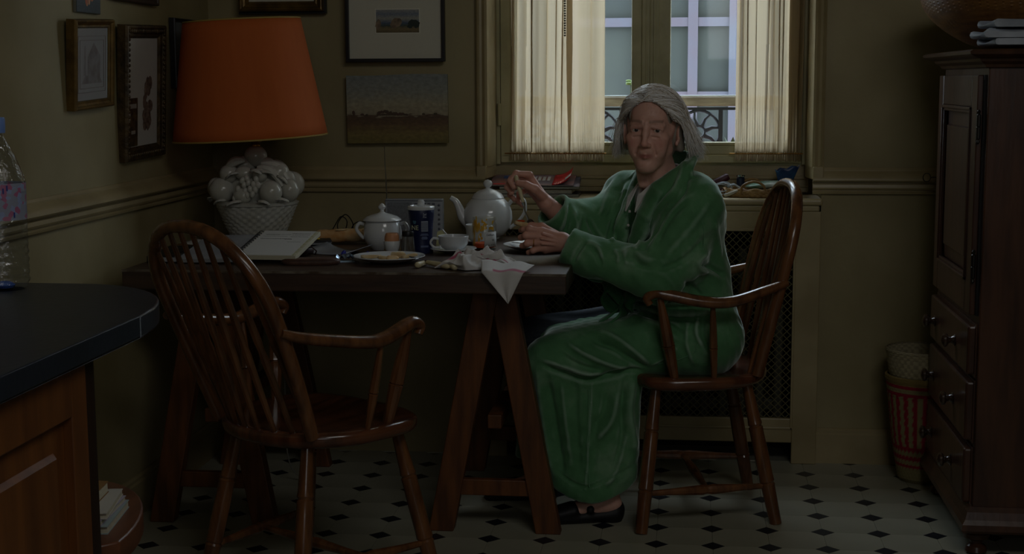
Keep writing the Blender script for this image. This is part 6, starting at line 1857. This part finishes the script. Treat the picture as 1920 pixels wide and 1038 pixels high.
# folds of the cloth seen from the room: depth, height in mm, width in mm, line in x,z
FOLDS = [
    (4.05, 8, 11, [(-0.181, 0.797), (-0.151, 0.809), (-0.132, 0.803), (-0.104, 0.788), (-0.07, 0.787)]),
    (4.05, -5, 8, [(-0.176, 0.78), (-0.144, 0.791), (-0.122, 0.775), (-0.085, 0.766)]),
    (4.07, 6, 8, [(-0.277, 0.834), (-0.241, 0.818), (-0.225, 0.785)]),
    (4.07, -4, 6, [(-0.259, 0.823), (-0.238, 0.794), (-0.232, 0.767)]),
    (4.06, 5, 7, [(-0.196, 0.813), (-0.184, 0.798), (-0.181, 0.776)]),
    (4.05, 6, 7, [(-0.168, 0.809), (-0.159, 0.774)]),
    (4.12, 7, 14, [(0.068, 0.947), (0.017, 0.876), (-0.057, 0.789)]),
    (4.14, 6, 10, [(0.029, 0.97), (-0.033, 0.929), (-0.062, 0.876), (-0.098, 0.808)]),
    (4.14, -6, 9, [(0.009, 0.954), (-0.047, 0.893), (-0.08, 0.828)]),
    (4.12, -6, 10, [(0.072, 0.854), (0.003, 0.79), (-0.071, 0.762)]),
    (4.20, 5, 8, [(0.086, 0.893), (0.092, 0.835), (0.104, 0.777)]),
    (4.20, -9, 9, [(0.041, 0.772), (0.085, 0.747), (0.122, 0.723)]),
    (4.18, 8, 9, [(0.071, 0.808), (0.039, 0.779), (0.053, 0.753), (0.094, 0.726)]),
    (4.16, -7, 9, [(0.004, 0.727), (0.027, 0.697), (0.054, 0.667)]),
    (4.16, 6, 9, [(-0.019, 0.696), (0.015, 0.678), (0.027, 0.651)]),
    (4.10, -9, 9, [(-0.25, 0.729), (-0.198, 0.695), (-0.137, 0.67), (-0.063, 0.663), (0.011, 0.698), (0.063, 0.743)]),
    (4.12, -8, 4, [(-0.278, 0.833), (-0.296, 0.808), (-0.311, 0.775)]),
    (4.22, 7, 6, [(-0.002, 1.057), (-0.025, 0.981), (-0.066, 0.931), (-0.139, 0.801), (-0.161, 0.78)]),
    (4.22, -6, 7, [(0.014, 1.042), (-0.007, 0.965), (-0.046, 0.916), (-0.118, 0.802)]),
    (4.25, 6, 6, [(-0.137, 1.015), (-0.187, 0.885), (-0.203, 0.838), (-0.212, 0.783)]),
    (4.26, -6, 6, [(-0.152, 1.024), (-0.206, 0.884), (-0.225, 0.805)]),
    (4.32, -10, 7, [(-0.282, 0.887), (-0.252, 0.832), (-0.209, 0.783)]),
    (4.32, 7, 8, [(-0.302, 0.895), (-0.313, 0.839), (-0.301, 0.798)]),
    (4.30, 6, 6, [(-0.34, 0.926), (-0.347, 0.884), (-0.362, 0.847)]),
    (4.30, -7, 5, [(-0.331, 0.93), (-0.334, 0.887), (-0.347, 0.841)]),
    (4.30, 5, 6, [(-0.321, 0.914), (-0.315, 0.871), (-0.318, 0.832)]),
    (4.32, 6, 9, [(-0.199, 0.998), (-0.235, 0.935), (-0.253, 0.886)]),
    (4.32, -5, 8, [(-0.182, 0.981), (-0.209, 0.918), (-0.225, 0.87)]),
    (4.12, 8, 10, [(-0.259, 0.569), (-0.204, 0.556), (-0.143, 0.52), (-0.091, 0.476)]),
    (4.12, -8, 9, [(-0.259, 0.545), (-0.204, 0.528), (-0.152, 0.495), (-0.103, 0.465)]),
    (4.11, 9, 9, [(-0.331, 0.534), (-0.273, 0.504), (-0.212, 0.48), (-0.136, 0.457)]),
    (4.11, -8, 9, [(-0.349, 0.512), (-0.304, 0.481), (-0.243, 0.459), (-0.182, 0.45)]),
    (4.12, 7, 10, [(-0.168, 0.602), (-0.123, 0.597), (-0.07, 0.582), (-0.011, 0.543)]),
    (4.12, -7, 8, [(-0.176, 0.614), (-0.123, 0.612), (-0.062, 0.601), (-0.002, 0.565)]),
    (4.10, -14, 8, [(-0.394, 0.476), (-0.333, 0.455), (-0.278, 0.436), (-0.219, 0.442), (-0.162, 0.46), (-0.116, 0.456)]),
    (4.10, 10, 9, [(-0.4, 0.491), (-0.333, 0.471), (-0.272, 0.453), (-0.212, 0.459)]),
    (4.09, 8, 12, [(-0.182, 0.398), (-0.195, 0.336), (-0.215, 0.294), (-0.257, 0.251)]),
    (4.09, -6, 10, [(-0.211, 0.398), (-0.226, 0.335), (-0.253, 0.296)]),
    (4.09, 9, 12, [(-0.139, 0.442), (-0.153, 0.345), (-0.144, 0.275), (-0.137, 0.197)]),
    (4.09, -8, 9, [(-0.163, 0.437), (-0.174, 0.352), (-0.171, 0.259), (-0.195, 0.165)]),
    (4.09, 6, 8, [(-0.157, 0.295), (-0.187, 0.174), (-0.219, 0.126)]),
    (4.09, 8, 10, [(-0.418, 0.465), (-0.389, 0.268), (-0.365, 0.141)]),
    (4.09, -7, 11, [(-0.39, 0.456), (-0.363, 0.301), (-0.338, 0.151)]),
    (4.09, 5, 9, [(-0.345, 0.426), (-0.338, 0.348), (-0.314, 0.177)]),
    (4.09, -4, 10, [(-0.305, 0.427), (-0.302, 0.302), (-0.292, 0.162)]),
    (4.09, 4, 3, [(-0.258, 0.432), (-0.267, 0.25), (-0.274, 0.115)]),
    (4.09, -4, 10, [(-0.244, 0.412), (-0.247, 0.257), (-0.253, 0.147)]),
    (4.09, -4, 3, [(-0.357, 0.163), (-0.317, 0.137), (-0.271, 0.125), (-0.21, 0.148), (-0.14, 0.179)]),
    (4.18, 6, 6, [(-0.201, 0.66), (-0.125, 0.652), (-0.033, 0.653), (0.06, 0.664)]),
    (4.18, -6, 5, [(-0.201, 0.642), (-0.125, 0.636), (-0.033, 0.636), (0.073, 0.645)]),
    (4.18, 6, 6, [(-0.201, 0.625), (-0.125, 0.619), (-0.033, 0.619), (0.073, 0.625)]),
    (4.18, -5, 6, [(-0.186, 0.608), (-0.109, 0.615), (-0.033, 0.604), (0.081, 0.602)]),
    (4.17, 7, 7, [(0.044, 0.626), (0.036, 0.569), (0.056, 0.529)]),
    (4.17, -6, 7, [(0.061, 0.619), (0.055, 0.565), (0.077, 0.511)]),
    (4.17, 5, 8, [(0.013, 0.603), (0.01, 0.541), (0.029, 0.479)]),
    (4.13, 4, 3.5, [(-0.092, 0.474), (-0.047, 0.499), (-0.009, 0.534)]),
]

def rdisp(V, N):
    x, y, z = V.T
    a = np.sin(x * 62 + 18 * np.sin(z * 7 + y * 5) + y * 30) * np.sin(z * 38 + 6 * np.sin(x * 21)) * .0012
    a += np.sin((z + x * .6) * 120 + 5 * np.sin(y * 25)) * .0004
    front = np.clip(.25 - N[:, 1], 0, 1) > 0
    for Y, am, wd, pts in FOLDS:
        wd = wd * .0009; am = am * .00155
        P = np.array(spline(pts, 4)); lo = P.min(0) - wd * 3; hi = P.max(0) + wd * 3
        m = (x > lo[0]) & (x < hi[0]) & (z > lo[1]) & (z < hi[1]) & (np.abs(y - Y) < .13) & front
        ix = np.nonzero(m)[0]
        if not len(ix): continue
        q = np.stack([x[ix], z[ix]], 1); best = np.full(len(ix), 9.0); tb = np.zeros(len(ix)); n_ = len(P) - 1
        for k in range(n_):
            A0, B0 = P[k], P[k + 1]; d = B0 - A0; t = np.clip(((q - A0) @ d) / (d @ d + 1e-12), 0, 1)
            dd = np.linalg.norm(q - A0 - t[:, None] * d, axis=1); u = dd < best; best[u] = dd[u]; tb[u] = (k + t[u]) / n_
        a[ix] += am * np.exp(-(best / wd) ** 2) * np.clip(np.minimum(tb, 1 - tb) * 5 + .15, 0, 1)
    return a
gm = bpy.data.materials.new('green_velvet'); gm.use_nodes = True; n = gm.node_tree.nodes; l = gm.node_tree.links
pb = n['Principled BSDF']; pb.inputs['Roughness'].default_value = .75; pb.inputs['Sheen Weight'].default_value = .9; pb.inputs['Sheen Roughness'].default_value = .35
pb.inputs['Sheen Tint'].default_value = (.75, .85, .8, 1); pb.inputs['Specular IOR Level'].default_value = .15
tc = n.new('ShaderNodeTexCoord'); nz = n.new('ShaderNodeTexNoise'); nz.inputs['Scale'].default_value = 9; nz.inputs['Detail'].default_value = 7; nz.inputs['Roughness'].default_value = .6
l.new(tc.outputs['Object'], nz.inputs['Vector']); rp = n.new('ShaderNodeValToRGB'); e = rp.color_ramp.elements
e[0].position = .3; e[0].color = (*lin((70, 114, 76)), 1); e[1].position = .75; e[1].color = (*lin((118, 150, 120)), 1); x_ = e.new(.52); x_.color = (*lin((84, 130, 90)), 1)
l.new(nz.outputs['Fac'], rp.inputs[0])
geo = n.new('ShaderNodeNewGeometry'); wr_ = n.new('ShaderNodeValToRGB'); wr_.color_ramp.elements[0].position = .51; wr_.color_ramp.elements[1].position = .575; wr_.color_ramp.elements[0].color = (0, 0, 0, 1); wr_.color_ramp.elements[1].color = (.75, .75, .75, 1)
l.new(geo.outputs['Pointiness'], wr_.inputs[0]); mxc = n.new('ShaderNodeMixRGB'); l.new(wr_.outputs[0], mxc.inputs[0]); l.new(rp.outputs[0], mxc.inputs[1]); mxc.inputs[2].default_value = (*lin((150, 172, 156)), 1)  # raised folds lightened in the colour: worn pile plus painted edge highlights
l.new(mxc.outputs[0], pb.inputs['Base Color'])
n3 = n.new('ShaderNodeTexNoise'); n3.inputs['Scale'].default_value = 26; n3.inputs['Detail'].default_value = 5; l.new(tc.outputs['Object'], n3.inputs['Vector'])
bp = n.new('ShaderNodeBump'); bp.inputs['Strength'].default_value = .35; bp.inputs['Distance'].default_value = .006; l.new(n3.outputs['Fac'], bp.inputs['Height']); l.new(bp.outputs[0], pb.inputs['Normal'])
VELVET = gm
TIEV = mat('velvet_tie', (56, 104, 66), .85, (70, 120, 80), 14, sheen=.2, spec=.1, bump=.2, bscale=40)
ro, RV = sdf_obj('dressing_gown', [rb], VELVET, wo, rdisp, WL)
# bow and ends of the tie
def ribbon(pts, w_, up, name, parent, sc=1):
    P = [np.array(p) for p in spline(pts, 6)]; up = np.array(up, float); rows = []
    for i, p in enumerate(P):
        d = P[min(i + 1, len(P) - 1)] - P[max(i - 1, 0)]; u = up - d * (up @ d) / (d @ d + 1e-9); u /= np.linalg.norm(u)
        rows.append([tuple(p - v3(*WL) + u * w_ * k) for k in (-.5, -.2, .2, .5)])
    return MB().grid(rows).build(name, TIEV, parent, solid=.006, angle=80)
kx = fr(.640, .145, .02)
ribbon([kx, kx + [-.045, -.01, .05], kx + [-.058, -.005, .020], kx + [-.035, 0, -.012], kx], .045, (.1, .5, 1), 'tie_loop', ro)
ribbon([kx, kx + [.01, -.045, .018], kx + [.025, -.05, -.005], kx], .04, (0, .2, 1), 'tie_loop', ro)
ribbon([kx, kx + [-.030, -.012, -.030], kx + [-.075, -.015, -.060], kx + [-.105, -.015, -.085]], .036, (.4, .9, .3), 'tie_end', ro)
ribbon([kx, kx + [-.005, -.03, -.03], kx + [-.045, -.045, -.065], kx + [-.065, -.055, -.095]], .034, (.6, .8, .3), 'tie_end', ro)
MB().sphere(tuple(kx - v3(*WL)), (.018, .018, .020), 14, 8).build('tie_knot', TIEV, ro)
# pocket seam and front seam piping
SEAM = mat('seam_pale', (96, 140, 104), .8)
def project(p, d, far=.3):
    """push a point on to the gown surface along d"""
    p = np.array(p, float); d = np.array(d, float); d /= np.linalg.norm(d); best = None
    t = (RV - p) @ d; off = RV - p - t[:, None] * d; q = (off ** 2).sum(1); m_ = q < .009 ** 2
    if not m_.any(): return None
    k = np.argmin(np.where(m_, t, 9)); return RV[k] - d * .0015
def seam(pts, name, r=.0011):
    P = [project(p, (0, 1, 0)) for p in spline([(a, 3.9, b_) for a, b_ in pts], 8)]; P = [p - v3(*WL) for p in P if p is not None]
    if len(P) < 3: return
    P = np.array(P); Q = P.copy()
    for _ in range(2): Q[1:-1] = (Q[:-2] + Q[1:-1] * 2 + Q[2:]) / 4
    MB().tube([tuple(p) for p in Q], r, 6).build(name, SEAM, ro)
seam([(-.085, .468), (-.02, .480), (.03, .505), (.050, .545)], 'pocket_seam')
seam([(-.262, .40), (-.265, .32), (-.268, .24), (-.270, .13)], 'skirt_seam', .0016)
seam([(.020, .93), (.052, .90), (.062, .85), (.060, .79)], 'shoulder_seam')
# ---- white shirt under the gown
ws = Field((-.30, 4.05, .72), (.10, 4.50, 1.05), .0042)
ws.add(ecap((-.035, 4.330, .74), (-.045, 4.333, .93), tr, (.13, .105), (.125, .098)), .02)
ws.add(capsule((-.048, 4.33, .95), (-.055, 4.315, .985), .075, .060), .04)
ws.cut(capsule(hw_((0, -.02, -.07)), neck0 + [0, 0, -.02], .057, .060), .008)
ws.cut(ecap(fr(1.03, .060), fr(.925, .115, .012), tr, (.040, .05), (.006, .02)), .006)
SHIRT = mat('white_shirt', (208, 206, 202), .85, (190, 188, 186), 30, bump=.4, bscale=50)
shs, _ = sdf_obj('shirt', [ws], SHIRT, wo, None, WL)
for s in (-1, 1):
    p0 = fr(.990, .070, s * .034 + .006); p1 = fr(.950, .108, s * .012 + .006); p2 = fr(.905, .126, s * .024 + .006); p3 = fr(.945, .104, s * .042 + .006)
    b = MB(); b.add([tuple(q - v3(*WL) + tf * .010) for q in (p0, p1, p2, p3)], [(0, 1, 2, 3)]); b.build('shirt_collar', SHIRT, shs, solid=.004, smooth=False)
b = MB()
for z_ in (.905, .865): b.sphere(tuple(fr(z_, .139 if z_ < .9 else .134, .012) - v3(*WL)), (.0045, .0045, .0045), 10, 6)
b.build('button', mat('shell_button', (190, 186, 180), .25), shs)
# grey legs of the night clothes on the far thigh
ng = Field((-.60, 4.24, .28), (.08, 4.58, .70), .005)
ng.add(capsule(hp['r'] + [-.06, -.01, .014], kn['r'] + [-.012, -.006, .006], .093, .077), .02); ng.add(capsule(kn['r'] + [-.012, -.006, .004], (-.455, 4.385, .40), .077, .066), .03)
sdf_obj('nightdress', [ng], mat('nightdress', (54, 62, 68), .85, (42, 50, 58), 20, (1, 8, 8)), wo, lambda V, N: .0022 * np.sin(V[:, 2] * 150 + V[:, 1] * 60 + 3 * np.sin(V[:, 0] * 14)), WL)

# ---- hair: a fitted cap and some 2600 strands
HAIRC = [(250, 249, 248), (228, 222, 214), (184, 170, 150), (254, 254, 254)]
hc = Field((-.24, 4.10, .98), (.12, 4.46, 1.28), .0030)
hc.add(HEL((0, -.024, .038), (.0795, .096, .0845)), .01)
hc.add(HEL((0, -.052, -.030), (.072, .060, .068)), .03)
for s in (-1, 1):
    ex = .010 if s < 0 else 0
    hc.add(HCAP((s * .072, -.012, .035), (s * (.077 + ex * .5), -.030, -.050), .012, .012), .02)
    pass
Cf = HEL((0, .090, -.020), (.075, .098, .112)); hc.cut(Cf, .014)
hc.cut(HEL((0, .112, .050), (.078, .080, .060)), .012)
for s in (-1, 1): hc.cut(HEL((s * .080, .034, .000), (.022, .036, .072)), .010)
HM = bpy.data.materials.new('grey_hair'); HM.use_nodes = True; n = HM.node_tree.nodes; l = HM.node_tree.links
pb = n['Principled BSDF']; pb.inputs['Roughness'].default_value = .36; pb.inputs['Specular IOR Level'].default_value = .8
at = n.new('ShaderNodeAttribute'); at.attribute_name = 'Col'; l.new(at.outputs['Color'], pb.inputs['Base Color'])
th_ = n.new('ShaderNodeBsdfTranslucent'); l.new(at.outputs['Color'], th_.inputs[0]); mh_ = n.new('ShaderNodeMixShader'); mh_.inputs[0].default_value = .0
oh_ = [x for x in n if x.type == 'OUTPUT_MATERIAL'][0]; l.new(pb.outputs[0], mh_.inputs[1]); l.new(th_.outputs[0], mh_.inputs[2]); l.new(mh_.outputs[0], oh_.inputs[0])
ho, HV = sdf_obj('hair', [hc], HM, wo, None, WL)
setcol(ho, np.tile(np.array(lin((150, 142, 130))), (len(HV), 1)))
rg = np.random.RandomState(5); V = []; Fh = []; Ch = []; ns = 4800
RC = np.array([0, -.024, .038]); RR = np.array([.0825, .099, .0870])
for k in range(ns):
    al = rg.uniform(math.radians(-14), math.radians(188))          # azimuth round the head, -y is the back
    side = math.cos(al)
    yp = rg.uniform(-.06, .058); yp = yp if abs(side) > .5 else rg.uniform(-.08, .02)
    px = .012 + rg.normal(0, .004) + (.004 if side > 0 else -.004)
    s0 = np.array([px, yp, 0]) - RC; s0 = s0 / RR; zz = math.sqrt(max(.02, 1 - s0[0] ** 2 - s0[1] ** 2)); s0 = np.array([s0[0], s0[1], zz])
    lf = 0.0
    if k % 2 == 0:                                               # hair growing from the temples, combed back
        sg = 1 if rg.rand() < .5 else -1; tq = rg.uniform(0, 1); lf = .13 * (1 - tq * .6)
        hl = np.array([sg * (.014 + .055 * tq ** .8), .066 - .040 * tq ** 1.6 + rg.normal(0, .003), .092 - .062 * tq ** 1.3]); s0 = (hl - RC) / RR; s0 /= np.linalg.norm(s0)
        aq = math.radians(rg.uniform(-10, 20) + (1 - tq) * 26); al = aq if sg > 0 else math.pi - aq; side = math.cos(al)
    if k % 3 == 1:                                               # front locks that hang over the ears
        aq = math.radians(rg.uniform(-22, 6)); al = aq if rg.rand() < .5 else math.pi - aq; side = math.cos(al); lf = .05
        if True:
            sg = 1 if side > 0 else -1; tq = rg.uniform(.55, 1); hl = np.array([sg * (.014 + .057 * tq ** .8), .068 - .036 * tq ** 1.6, .094 - .058 * tq ** 1.3]); s0 = (hl - RC) / RR; s0 /= np.linalg.norm(s0)
    e0 = np.array([math.cos(al), -math.sin(al), -.08 + rg.normal(0, .05)]); e0 /= np.linalg.norm(e0)
    om = math.acos(np.clip(s0 @ e0, -1, 1)); lift = 1.015 + rg.uniform(0, .085)
    pts = []
    for t in np.linspace(0, 1, 9):
        q = (math.sin((1 - t) * om) * s0 + math.sin(t * om) * e0) / math.sin(om); pts.append(RC + RR * q * (lift + (.15 if side < 0 else .09) * t ** 2.2 * abs(side) + lf * math.sin(math.pi * min(1, t * 1.15)) ** 1.0 * max(0, q[2])))
    # hang and flick outwards
    end = pts[-1]; out = np.array([math.cos(al), -math.sin(al) * .8, 0]); L_ = rg.uniform(.092, .138) * (1 if al > math.radians(20) and al < math.radians(160) else .98)
    flick = (.034 if side < 0 else .018) * rg.uniform(.5, 1.3); tuck = rg.uniform(-.004, .004)
    for t in np.linspace(.16, 1, 6):
        w1 = .010 * math.sin(t * 2.6) * (1.6 if side < 0 else 1)
        bulge = (.018 * math.sin(math.pi * t * .9) if side < 0 else .008 * math.sin(math.pi * t))
        pts.append(end + out * (bulge + flick * (t ** 3) + tuck) + np.array([0, -.020 * t + w1 * .2, -L_ * t * .82]) + rg.normal(0, .0008, 3))
    P = np.array(pts)
    # wisps
    if rg.rand() < .05: P = P + np.linspace(0, 1, len(P))[:, None] ** 2 * rg.normal(0, .014, 3)
    # ear side comes over; keep face clear
    P = (P * HS) @ HR.T + HC - v3(*WL)
    r0 = rg.uniform(.00055, .0011); rad = r0 * (1 - .75 * np.linspace(0, 1, len(P)) ** 3)
    cc_ = np.array(lin(HAIRC[rg.choice(4, p=[.36, .28, .2, .16])])) * rg.uniform(.8, 1.15)
    o = len(V)
    for i, p in enumerate(P):
        d = P[min(i + 1, len(P) - 1)] - P[max(i - 1, 0)]; d /= np.linalg.norm(d) + 1e-9
        u = np.cross(d, [.3, .8, .5]); u /= np.linalg.norm(u) + 1e-9; v_ = np.cross(d, u)
        for a in (0, 2.094, 4.189): V.append(p + (u * math.cos(a) + v_ * math.sin(a)) * rad[i]); Ch.append(cc_)
    for i in range(len(P) - 1):
        for a in range(3):
            b_ = (a + 1) % 3; Fh.append((o + i * 3 + a, o + i * 3 + b_, o + i * 3 + 3 + b_, o + i * 3 + 3 + a))
b = MB(); b.add(V, Fh); st_ = b.build('hair_strands', HM, ho, angle=180); st_['kind'] = 'stuff'
setcol(st_, np.array(Ch))

# ================================================================== held things
s = thing('spoon', 'silver spoon with ivory handle held in the raised right hand, jam in its bowl', 'spoon', (-.488, 4.222, 1.012))
a = v3(0, 0, 0); f1 = v3(.022, -.004, -.078); f2 = v3(.029, -.005, -.106); f3 = v3(.038, -.006, -.128)
MB().turned(a, f1, [(0, .003), (.06, .0062), (.2, .0070), (.6, .0062), (.95, .0050), (1, .0040)], 12).build('handle', IVORY, s)
MB().turned(f1, f1 + v3(.003, 0, -.010), [(0, .0056), (.5, .0050), (1, .0042)], 12).build('ferrule', STEEL, s)
MB().tube([f1 + v3(.003, 0, -.009), f1 + v3(.005, 0, -.024), f2 + v3(.002, 0, -.006), f3], [.0028, .0022, .0024, .004], 10).build('stem', STEEL, s)
bw = MB(); rows = []
dx_ = v3(.55, -.12, -.83); dx_ /= np.linalg.norm(dx_); dn = v3(-.45, -.75, -.2); dn -= dx_ * (dn @ dx_); dn /= np.linalg.norm(dn); dy_ = np.cross(dx_, dn)
c0_ = f3 + dx_ * .022
for j in range(7):
    q = j / 6
    rows.append([tuple(c0_ + dx_ * .024 * q * math.cos(a_) + dy_ * .0155 * q * math.sin(a_) + dn * .007 * (q * q - 1)) for a_ in np.linspace(0, 2 * math.pi, 29)[:-1]])
bw.grid(rows, wrap=True); bw.build('bowl', STEEL, s, solid=.0010, angle=80)
b = MB(); b.sphere(tuple(c0_ - dn * .004), (.009, .007, .010), 12, 8)
tag(b.build('jam_blob', JAM, loc=(-.488, 4.222, 1.012)), 'dab of orange jam in the bowl of the spoon', 'jam')
chunk('bread_slice', 'slice of bread with jam held in the left hand', 'bread', (-.466, 4.186, .8745), (.022, .013, .0065), .3, 14, BREAD, ry=.2)
b = MB(); b.sphere((0, 0, 0), (.014, .009, .004), 12, 6)
tag(b.build('jam_spread', JAM, loc=(-.470, 4.184, .8825)), 'spread of orange jam on the held slice of bread', 'jam')
